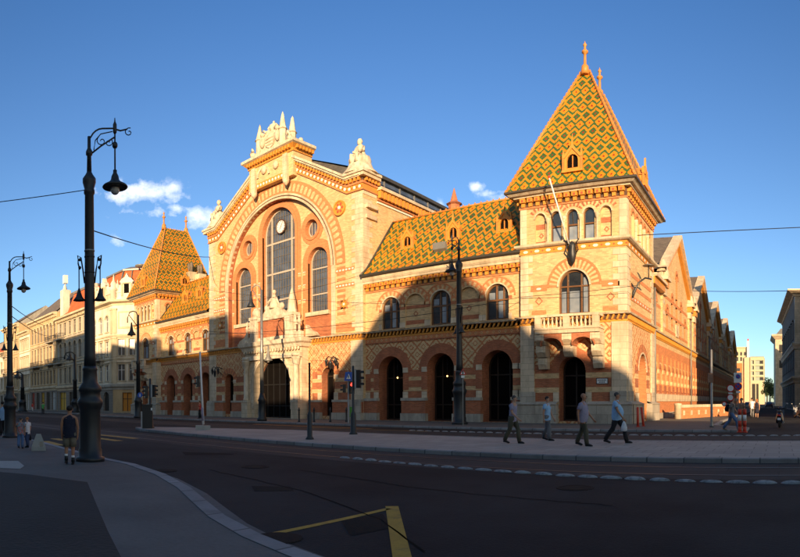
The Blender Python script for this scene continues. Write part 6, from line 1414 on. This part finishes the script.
b.wall(r3, [(a0, 0), (a1, 0), (a1, sz(357.3)), (a0, sz(357.3))], holes, 0, 'modern_cream', .5, 'modern_cream'); b.poly([(a1, NB-1.5, 0), (a1, NB+12, 0), (a1, NB+12, sz(357.3)), (a1, NB-1.5, sz(357.3))], 'modern_cream'); b.wbox(a0, a1, NB-1.5, NB+12, sz(357.3)-.03, sz(357.3), 'modern_cream')
b.box(r3, a0, a1, sz(357.3), sz(356.8), -.3, .2, 'modern_green'); b.build('green_block', H)
for hh in holes:
    b = MB(); b.poly([r3.p(a, z, -.35) for a, z in hh], 'modern_green' if hh[0][1] > 2 else 'shop_dark')
    if hh[0][1] > 2: b.poly([r3.p(hh[0][0]*.45+hh[1][0]*.55 if i in (0, 3) else a, z-.2 if i > 1 else z+.2, -.34) for i, (a, z) in enumerate(hh)], 'shop_dark')
    b.build('window', H)
# trees at the end of the side street
def tree(label, x, y, h, rad, mat):
    T = empty('street_tree', (x, y, 0), label, 'tree', 'trees by the offices'); b = MB(); b.tube([(x, y, -.1), (x+.1, y, h*.3), (x, y, h*.6)], [.3, .22, .1], 'bark', 7)
    for i in range(6): a = i*1.05; b.tube([(x, y, h*(.3+.04*i)), (x+rad*.4*cos(a), y+rad*.4*sin(a), h*.55), (x+rad*.7*cos(a), y+rad*.7*sin(a), h*.72)], [.12, .07, .03], 'bark', 5)
    b.build('trunk', T); b = MB(); rnd = random.Random(int(x*10)); cl = [(V((rnd.gauss(0, .42), rnd.gauss(0, .42), rnd.uniform(-.75, .8))), rnd.uniform(.28, .5)) for _ in range(16)]
    for c, s_ in cl:
        for _ in range(110):
            v = V((rnd.gauss(0, 1), rnd.gauss(0, 1), rnd.gauss(0, 1))).normalized()*s_*rnd.uniform(.55, 1.05)+c
            p = V((x+v.x*rad, y+v.y*rad, h*.64+v.z*h*.36)); u = V((rnd.gauss(0, 1), rnd.gauss(0, 1), rnd.gauss(0, 1))).normalized(); w_ = u.orthogonal().normalized(); q = rnd.uniform(.14, .3)
            b.poly([p-u*q, p+w_*q*.7, p+u*q, p-w_*q*.7], mat if rnd.random() < .6 else 'leaf_dark')
    b.build('crown', T)
tree('leafy green tree beside the office building, the nearer of two', S(769.8, 205), 205, 9.2, 2.4, 'leaf'); tree('dark green tree behind the nearer leafy one by the offices', S(767, 228), 228, 9.6, 2.3, 'leaf_dark')

# across the street, behind the camera: unseen blocks, skylines shaped to shade the lower storeys
az = V((sin(SUN_AZ), -cos(SUN_AZ), 0)); NF = -22.0
DT = (38.3-NF)*tan(SUN_AZ); DZ = (38.3-NF)/cos(SUN_AZ)*tan(SUN_EL)
def block(label, prof, mat, roofm, cols):
    """prof: skyline of the front as (t on the hall front, shade height there); block runs back toward the sun so that skyline sets the shade"""
    P_ = [(t+DT, z+DZ) for t, z in prof]; fr = Fr((0, NF, 0), (1, 0, 0), (0, 1, 0)); b = MB(); t0, t1 = P_[0][0], P_[-1][0]; zl = min(z for _, z in P_)
    wins = []; rows = [(1, 4), (6, 8.6), (10, 12.6), (14, 16.4)]; st = (t1-t0)/cols; holes = []
    for z0, z1 in rows:
        for i in range(cols): a = t0+(i+.5)*st; holes.append([(a-.6, z0), (a+.6, z0), (a+.6, z1), (a-.6, z1)])
    b.wall(fr, [(t0, 0), (t1, 0)]+P_[::-1], holes, 0, mat, .2, mat)
    for hh in holes: b.poly([fr.p(a, z, -.2) for a, z in hh], 'glass')
    bk = az*16
    rw0 = [V((t0, NF, 0))]+[V((t, NF, z)) for t, z in P_]+[V((t1, NF, 0))]
    for p, q in zip(rw0, rw0[1:]): b.poly([p, q, q+bk, p+bk], roofm if p.z > 1 and q.z > 1 else mat)
    b.build('opposite_house', None, label, 'house', 'houses facing the market hall')
block('long unseen row of grey town houses, skyline shaped to shade the market hall', [(-260, 9.5), (-140, 9.5), (-139.8, 10.6), (-113.4, 10.6), (-112, 12.0), (-111, 14.6), (-94.5, 14.6), (-94.3, 11.0), (-84.6, 10.4), (-84.4, 11.6), (-74, 11.6), (-73.8, 10.0), (-66.5, 10.0), (-66.4, 8.6), (-62.6, 8.4), (-62.5, 7.4), (-55.7, 7.2), (-55.6, 11.2), (-51.6, 11.2), (-51.2, 9.0), (-46.4, 8.4)], 'plaster_grey', 'slate', 60)
block('unseen low house opposite the portal, shaped to let the sun through', [(-46.4, 1.5), (-37.0, 1.9)], 'plaster_cream', 'slate', 3)
block('unseen tall hip-roofed house opposite, roof shaped to shade the right wing', [(-37.0, 2.2), (-35.6, 4.2), (-33.2, 6.4), (-31.0, 8.8), (-28.2, 10.8), (-26.8, 11.5), (-23.0, 11.5), (-20.8, 9.8), (-19.0, 8.2), (-17.2, 6.2), (-15.4, 5.4)], 'plaster_ochre', 'slate', 7)
block('unseen low town houses opposite, skyline shaped to shade the right tower', [(-15.4, 5.0), (-12.8, 4.4), (-10.6, 3.6), (-9, 2.6), (-5.0, 1.6), (14, .3), (60, .3)], 'plaster_grey', 'slate', 20)
H = empty('shade_block', (14, 66, 0), 'unseen grey block added opposite the lit side gable to shade the wall beyond', 'building'); b = MB(); b.wall(FRONT(51.6), [(4.2, 0), (22, 0), (22, 21.5), (4.2, 21.5)], [], 0, 'plaster_grey'); ww = facade(b, LEFT(4.2), -104, -51.6, 0, 21.5, 'plaster_grey', [(1.2, 4.2, .8, False), (7.5, 10.5, .8, False), (13, 16, .8, False)], 7); b.wbox(4.21, 22, 51.61, 104, 21.2, 21.6, 'slate'); b.poly([(22, 51.6, 0), (22, 104, 0), (22, 104, 21.5), (22, 51.6, 21.5)], 'plaster_grey'); b.poly([(4.2, 104, 0), (22, 104, 0), (22, 104, 21.5), (4.2, 104, 21.5)], 'plaster_grey'); b.build('wall', H); glaze(H, LEFT(4.2), ww, 'granite_shaded')  # out-of-view block added to throw shade on the far side wall

# ------------------------------------------------------------------ people
def skin_mesh(verts, edges, radii, mat, name, parent, wl, sub=1):
    me = bpy.data.meshes.new(name); me.from_pydata(verts, edges, []); o = bpy.data.objects.new(name, me); COL.objects.link(o)
    md = o.modifiers.new('skin', 'SKIN'); md.use_smooth_shade = True
    for i, r_ in enumerate(radii): me.skin_vertices[0].data[i].radius = (r_, r_) if not isinstance(r_, tuple) else r_
    me.skin_vertices[0].data[0].use_root = True
    s_ = o.modifiers.new('sub', 'SUBSURF'); s_.levels = sub; s_.render_levels = sub
    dg = bpy.context.evaluated_depsgraph_get(); nm = bpy.data.meshes.new_from_object(o.evaluated_get(dg)); nm.name = name
    nm.materials.clear(); nm.materials.append(M[mat])
    for p in nm.polygons: p.material_index = 0; p.use_smooth = True
    if not nm.uv_layers: nm.uv_layers.new(name='UVMap')
    o.modifiers.clear(); old = o.data; o.data = nm; bpy.data.meshes.remove(old)
    o.parent = parent; return o
def person(label, loc, rz, h=1.75, stride=.5, swing=.3, shirt='cloth_blue', sleeve=.55, legs='cloth_black', leglen=1.0, shoes='shoe_black', hair='hair_grey', skin='skin', hairlen=0, belly=0.0, lean=0.0, group=None, skirt=False, bend=0.0, bag=None, pack=False, skates=False, phase=1, wide=1.0):
    P = empty('person', loc, label, 'person', group, rz); k = h/1.75; P.scale = (k, k, k)
    E_, J, Rr = [], {}, []; vs = []
    def j(n, p, r_, par=None): J[n] = len(vs); vs.append(V(p)); Rr.append(r_); (E_.append((J[par], J[n])) if par else None)
    yl = lambda z: lean*(z-.9)
    j('pel', (0, 0, .96), .125*wide); j('wai', (0, yl(1.1)+belly*.3, 1.10), (.122+belly*.5)*wide, 'pel'); j('che', (0, yl(1.28), 1.28), .135*wide, 'wai'); j('upp', (0, yl(1.41)-.01, 1.41), .10, 'che'); j('nec', (0, yl(1.5)+.012, 1.50), .052, 'upp'); j('hd1', (0, yl(1.57)+.03, 1.57), .070, 'nec'); j('hd2', (0, yl(1.65)+.035, 1.65), .093, 'hd1'); j('hd3', (0, yl(1.72)+.02, 1.72), .06, 'hd2')
    for sd_, sg in (('r', 1), ('l', -1)):
        a = sg*swing*phase
        j('sh'+sd_, (sg*.18*wide, yl(1.40)-.01, 1.395), .062, 'upp'); el = V((sg*.235*wide, yl(1.2)-a*.28, 1.13)); j('el'+sd_, el, .043, 'sh'+sd_)
        wr_ = el+V((-sg*.01, .06+bend*.2-a*.25+max(0, -a)*.1, -.25+bend*.12)); j('wr'+sd_, wr_, .029, 'el'+sd_)
        dr_ = (wr_-el).normalized(); pm = wr_+dr_*.07; j('pa'+sd_, pm, .033, 'wr'+sd_)
        for fi in range(4):
            o_ = V((0, (fi-1.5)*.021, 0)); b0 = pm+o_+dr_*.03; L_ = (.062, .072, .068, .05)[fi]
            j('f%s%d' % (sd_, fi), b0+dr_*.018, .0105, 'pa'+sd_); j('g%s%d' % (sd_, fi), b0+dr_*L_*.6+V((-sg*.012, 0, 0)), .0092, 'f%s%d' % (sd_, fi)); j('h%s%d' % (sd_, fi), b0+dr_*L_+V((-sg*.03, 0, 0)), .008, 'g%s%d' % (sd_, fi))
        j('t'+sd_, pm+V((-sg*.012, .04, .0)), .011, 'pa'+sd_); j('u'+sd_, pm+V((-sg*.02, .055, 0))+dr_*.045, .009, 't'+sd_)
        fw = sg*stride/2*phase; up = .05 if fw < 0 else 0
        j('hi'+sd_, (sg*.092, 0, .90), .092*wide, 'pel'); kn = V((sg*.10, fw*.52+abs(stride)*.07+.02, .49)); j('kn'+sd_, kn, .060, 'hi'+sd_); an = V((sg*.10, fw-.02, .09+up)); j('ca'+sd_, kn.lerp(an, .35)+V((0, -.02, 0)), .056, 'kn'+sd_); j('an'+sd_, an, .036, 'ca'+sd_); j('to'+sd_, an+V((0, .12, -.055-up*.6)), .03, 'an'+sd_)
    skin_mesh(vs, E_, Rr, skin, 'body', P, loc)
    def part(b, n):
        o = b.build(n, None, center=False); o.parent = P; return o
    # shirt hanging over the hips, sleeves, trouser legs
    b = MB(); rows = []; hem = .80 if not skirt else .98
    for z, rx, ry, yo in ((hem, .19, .14, .0), (hem+.02, .195, .145, .0), (.95, .185+belly*.2, .14+belly*.5, belly*.35), (1.08, .175+belly*.3, .13+belly*.7, belly*.5), (1.2, .18+belly*.2, .13+belly*.4, belly*.3), (1.32, .19, .125, .0), (1.40, .185, .10, -.01), (1.45, .12, .08, -.01), (1.49, .066, .062, .005)):
        rx *= wide; ry *= (wide+1)/2; yb = yl(z)+yo
        rows.append([(rx*cos(2*pi*i/16)*(1+.03*sin(3*i+z*9)), yb+ry*sin(2*pi*i/16)*(1+.03*sin(2*i+z*14)), z+.012*sin(5*i) if z < .9 else z) for i in range(16)])
    b.grid(rows, shirt, True, True); part(b, 'shirt')
    if sleeve > .2:
        for s_ in 'rl':
            p0, p1 = vs[J['sh'+s_]], vs[J['el'+s_]]; b = MB(); q = p0.lerp(p1, sleeve*.95); inn = V((-.05 if s_ == 'r' else .05, 0, .01))
            b.tube([p0+inn, p0, p0.lerp(p1, sleeve*.5), q], [.07, .082, .076, .074], shirt, 10); part(b, 'sleeve')
    if skirt:
        b = MB(); b.lathe((0, 0, .48), [(.23, 0), (.2, .25), (.17, .45), (.16, .56)], legs, 14, sy=.85); part(b, 'skirt')
    else:
        for s_ in 'rl':
            hp, kn, an = vs[J['hi'+s_]], vs[J['kn'+s_]], vs[J['an'+s_]]; b = MB(); top = V((hp.x*.62, hp.y, .98))
            if leglen < 1: b.tube([top, hp+V((0, 0, -.02)), hp.lerp(kn, .45), hp.lerp(kn, .9)], [.125, .115, .108, .105], legs, 12)
            else: b.tube([top, hp+V((0, 0, -.02)), hp.lerp(kn, .5), kn, kn.lerp(an, .5)+V((0, -.02, 0)), an+V((0, -.005, -.015))], [.13, .12, .105, .088, .08, .074], legs, 12)
            part(b, 'trouser_leg')
    for s_ in 'rl':
        b = MB(); a = vs[J['an'+s_]]; t_ = vs[J['to'+s_]]; dn = (t_-a).normalized()
        b.tube([a-V((0, .06, .055)), a+V((0, -.01, -.045)), a.lerp(t_, .6)+V((0, 0, -.012)), t_+V((0, .03, -.012)), t_+V((0, .075, -.016))], [.035, .046, .046, .04, .02], shoes, 8)
        if skates:
            b.tube([a+V((0, 0, -.02)), a+V((0, 0, .12))], [.055, .052], shoes, 8); b.tube([a+V((0, 0, .11)), a+V((0, 0, .18))], .05, 'cloth_white', 8)
            for q in (-.08, -.01, .06, .13): b.lathe(V((a.x-.015, a.y+q, a.z-.085)), [(.035, 0), (.035, .03)], 'tyre', 8)
        part(b, 'skate' if skates else 'shoe')
    hc = vs[J['hd2']]; b = MB()
    b.ball(hc+V((0, -.034, .034)), (.094, .092, .085), hair, 12, 8)
    if hairlen: b.tube([hc+V((0, -.06, .03)), hc+V((0, -.085, -.08)), hc+V((0, -.08, -.08-hairlen))], [.09, .085, .05], hair, 8)
    part(b, 'hair')
    fc = hc+V((0, .085, -.01)); b = MB(); b.tube([fc+V((0, .0, .03)), fc+V((0, .022, -.012)), fc+V((0, .005, -.022))], [.008, .014, .01], skin, 6); part(b, 'nose')
    for sg in (-1, 1):
        b = MB(); b.ball(fc+V((sg*.032, .002, .022)), .010, 'hair_dark', 6, 5); part(b, 'eye')
        b = MB(); b.ball(hc+V((sg*.093, .0, -.01)), (.014, .026, .034), skin, 6, 6); part(b, 'ear')
    b = MB(); b.tube([fc+V((-.025, -.012, -.055)), fc+V((0, -.004, -.056)), fc+V((.025, -.012, -.055))], .006, 'cloth_red', 5); part(b, 'mouth')
    if pack:
        b = MB(); b.ball((0, -.21, 1.22), (.17, .12, .25), 'cloth_black', 10, 8); b.ball((0, -.30, 1.12), (.12, .07, .14), 'cloth_black', 8, 6)
        for sg in (-1, 1): b.tube([(sg*.1, -.14, 1.42), (sg*.12, .06, 1.45), (sg*.13, .14, 1.3), (sg*.13, .0, 1.05)], .02, 'cloth_black', 6)
        o = b.build('backpack', None, 'black backpack worn by the woman in jeans', 'backpack', center=False); o.parent = None; o.location = loc; o.rotation_euler.z = rz; o.scale = (k, k, k)
    if bag:
        hp = vs[J['pa'+bag[0]]]; b = MB(); b.grid([[hp+V((sx_*a, sy_*c, z)) for sx_, sy_ in ((-1, -1), (0, -1.25), (1, -1), (1.15, 0), (1, 1), (0, 1.25), (-1, 1), (-1.15, 0))] for z, a, c in ((-.05, .008, .015), (-.12, .02, .05), (-.26, .04, .085), (-.37, .04, .085), (-.40, .02, .05))], bag[1], True, True, True)
        o = b.build('carrier_bag', None, bag[2], 'bag', center=False); o.location = loc; o.rotation_euler.z = rz; o.scale = (k, k, k)
    return P
def at_px(x, y): px, py = gr(x, y); return (px, py, 0)
EAST = -pi/2
person('heavy man in light blue shirt and black trousers striding past the corner tower', at_px(616.5, 443.2), EAST+.05, 1.82, .72, .35, 'cloth_blue', .6, 'cloth_black', belly=.09, hair='hair_grey', skin='skin_tan', wide=1.2, bag=('r', 'cloth_white', 'white plastic carrier bag in the hand of the man in light blue'), phase=-1)
person('bald man in lilac short-sleeved shirt and olive trousers walking behind the man in blue', at_px(582.5, 446), EAST, 1.76, .42, .3, 'cloth_lilac', .7, 'cloth_olive', belly=.05, hair='skin_tan', skin='skin_tan', lean=.04, bend=.15, wide=1.1)
person('man in pale lilac shirt and dark trousers walking before the arch nearest the corner tower', at_px(512.5, 443.5), EAST, 1.72, .5, .25, 'cloth_lilac', .7, 'cloth_olive', hair='hair_grey', lean=.08, phase=-1, bend=.4)
person('man in faded blue shirt before the plinth between last arch and tower door', at_px(547, 440.5), EAST, 1.70, .35, .2, 'cloth_blue', .6, 'cloth_grey', hair='hair_dark')
sk = at_px(69.5, 464.3); person('youth in navy sleeveless top and khaki shorts on inline skates beside the nearest lamp', sk, -.0+1.15, 1.44, .04, .05, 'cloth_navy', .18, 'cloth_khaki', .78, 'shoe_black', 'hair_dark', 'skin_tan', skates=True, wide=1.05)
person('child in a colourful patterned top and jeans seen from behind beside the farther big lamp', at_px(20.5, 448.4), 1.0, 1.04, .12, .1, 'cloth_floral', .7, 'denim', hair='hair_grey', wide=1.12)
person('ginger-haired child in white top carrying a dark bag beside the farther big lamp', at_px(27.3, 447.6), 2.2, 1.04, .12, .15, 'cloth_white', .6, 'denim_dark', hair='hair_ginger', bag=('r', 'cloth_black', 'small dark bag carried by the ginger-haired child'))
person('woman in jeans and grey top with a black backpack hurrying past the road signs', at_px(731.5, 430.6), EAST-.1, 1.70, .85, .35, 'cloth_grey', .9, 'denim', hair='hair_dark', hairlen=.1, pack=True, shoes='shoe_tan', lean=.08)
person('person in brown patterned clothes standing behind the striped posts', at_px(741.5, 427.5), 2.6, 1.66, .1, .1, 'cloth_brown', .9, 'cloth_brown', hair='hair_dark', shoes='shoe_tan')
person('man in white shirt and grey trousers walking away up the side street', at_px(752, 417.8), .08, 1.78, .35, .2, 'cloth_white', .6, 'cloth_grey', hair='hair_dark', skin='skin_tan')
person('red-haired woman in dark dress walking beside the man in white', at_px(756.8, 418.4), .1, 1.66, .3, .2, 'cloth_navy', .2, 'cloth_navy', skirt=True, hair='hair_ginger', hairlen=.12)
person('person in red top at the foot of the leaning white pole', at_px(199.8, 418.5), 2.4, 1.7, .2, .1, 'cloth_red', .9, 'cloth_black', hair='hair_dark')
person('person in bright green top across the road before the shops', at_px(43, 414.3), 1.2, 1.7, .4, .2, 'cloth_green', .8, 'cloth_black', hair='hair_dark')
person('pedestrian in red top and white trousers far off before the shops', at_px(32.5, 411.6), 1.8, 1.7, .3, .2, 'cloth_red', .8, 'cloth_white', hair='hair_dark')
person('man in pale blue shirt half hidden behind the farther big lamp', at_px(2.5, 436), 1.5, 1.6, .2, .1, 'cloth_blue', .7, 'cloth_black', hair='hair_dark')

# ------------------------------------------------------------------ vehicles
def scooter(label, loc, rz, lamp='sign_red'):
    T = empty('motor_scooter', loc, label, 'scooter', 'scooters in the side street', rz)
    def part(b, n): o = b.build(n, None, center=False); o.parent = T
    for y in (-.62, .62):
        b = MB(); 
        b.grid([[(.055*cos(q)*1.0, y+(.19+.055*sin(q))*cos(a), .25+(.19+.055*sin(q))*sin(a)) for q in [2*pi*i/6 for i in range(6)]] for a in [2*pi*i/16 for i in range(17)]], 'tyre', True, True); b.tube([(-.05, y, .25), (.05, y, .25)], .12, 'steel_pole', 10); part(b, 'wheel')
    b = MB(); b.grid([[(sx_*w_, y, z) for sx_, z in ((-1, z0), (-1.0, (z0+z1)/2), (-.7, z1), (.7, z1), (1.0, (z0+z1)/2), (1, z0))] for y, w_, z0, z1 in ((-.92, .10, .55, .72), (-.8, .17, .42, .80), (-.45, .2, .30, .78), (-.15, .2, .26, .66), (-.05, .18, .24, .36), (.3, .17, .24, .34))], 'car_dark', True, False); b.wbox(-.17, .17, -.1, .34, .22, .3, 'car_dark')
    b.grid([[(sx_, y, z) for sx_ in (-.2, -.12, .12, .2)] for y, z in ((.36, .26), (.42, .6), (.5, .95))], 'car_dark', True); b.tube([(0, .46, .3), (0, .62, .25)], .09, 'car_dark', 8); b.ball((0, .62, .45), (.1, .24, .12), 'car_dark', 8, 6); part(b, 'body')
    b = MB(); b.ball((0, -.42, .83), (.16, .42, .08), 'tyre', 10, 6); part(b, 'seat')
    b = MB(); b.tube([(0, .58, .3), (0, .44, 1.0)], .04, 'steel_pole', 8); b.tube([(-.34, .36, 1.03), (-.12, .44, 1.02), (.12, .44, 1.02), (.34, .36, 1.03)], .025, 'iron', 6); b.ball((0, .47, 1.02), (.12, .1, .1), 'car_dark', 8, 6); part(b, 'handlebar')
    for sg in (-1, 1): b = MB(); b.tube([(sg*.24, .4, 1.04), (sg*.34, .4, 1.22)], .012, 'iron', 5); b.ball((sg*.36, .4, 1.25), (.07, .03, .05), 'steel_pole', 8, 6); part(b, 'mirror')
    b = MB(); b.ball((0, -.93, .66), (.11, .04, .05), lamp, 8, 6); b.wbox(-.09, .09, -.99, -.97, .42, .54, 'sign_white'); part(b, 'tail_light')
    b = MB(); b.tube([(.2, -.9, .3), (.2, -.3, .27)], .06, 'steel_pole', 8); part(b, 'exhaust')
    return T
s1 = gr(780, 425.5); scooter('dark motor scooter seen from behind, standing in the side street', (*s1, ZR), -.05).scale = (1.15, 1.15, 1.15)
s2 = gr(797.5, 418.5); scooter('dark motor scooter parked at an angle beside the stone building', (*s2, 0), .35)
def car(label, x, y, rz, mat):
    px, py = gr(x, y, ZR); T = empty('parked_car', (px, py, ZR), label, 'car', 'cars parked in the side street', rz)
    def part(b, n): o = b.build(n, None, center=False); o.parent = T
    b = MB(); sec = lambda w_, z0, z1, y: [(-w_, y, z0), (-w_*1.02, y, (z0+z1)/2), (-w_*.92, y, z1), (w_*.92, y, z1), (w_*1.02, y, (z0+z1)/2), (w_, y, z0)]
    b.grid([sec(.7, .35, .6, -2.05), sec(.82, .25, .85, -1.9), sec(.86, .22, .92, -1), sec(.86, .22, .92, .6), sec(.84, .24, .86, 1.5), sec(.72, .3, .66, 2.05)], mat, True, True, True)
    b.grid([[(-w_, y, z), (w_, y, z)] for y, z, w_ in ((-.95, 1.38, .58), (.2, 1.42, .6))], mat, True); part(b, 'body')
    b = MB(); b.grid([[(-.78, -1.75, .9), (-.58, -.97, 1.37), (-.6, .22, 1.41), (-.78, 1.05, .9)], [(.78, -1.75, .9), (.58, -.97, 1.37), (.6, .22, 1.41), (.78, 1.05, .9)]], 'glass', False); 
    for sg in (-1, 1): b.poly([(sg*.78, -1.75, .9), (sg*.58, -.97, 1.37), (sg*.6, .22, 1.41), (sg*.78, 1.05, .9)], 'glass')
    part(b, 'windows')
    for sx_ in (-.78, .78):
        for y_ in (-1.25, 1.3): b = MB(); b.tube([(sx_-.1, y_, .3), (sx_+.1, y_, .3)], .31, 'tyre', 14, False); b.tube([(sx_-.11, y_, .3), (sx_+.11, y_, .3)], .18, 'steel_pole', 12, False); part(b, 'wheel')
    for sg in (-1, 1): b = MB(); b.ball((sg*.6, -1.97, .72), (.14, .05, .08), 'sign_red', 8, 6); part(b, 'tail_light')
car('blue-grey car parked up the side street near the stone building', 769, 407.6, .03, 'car_dark'); car('silver car parked in the side street beyond the signs', 748, 408.4, .05, 'car_silver'); car('dark car farthest up the side street before the offices', 757, 405.6, 0, 'car_dark')
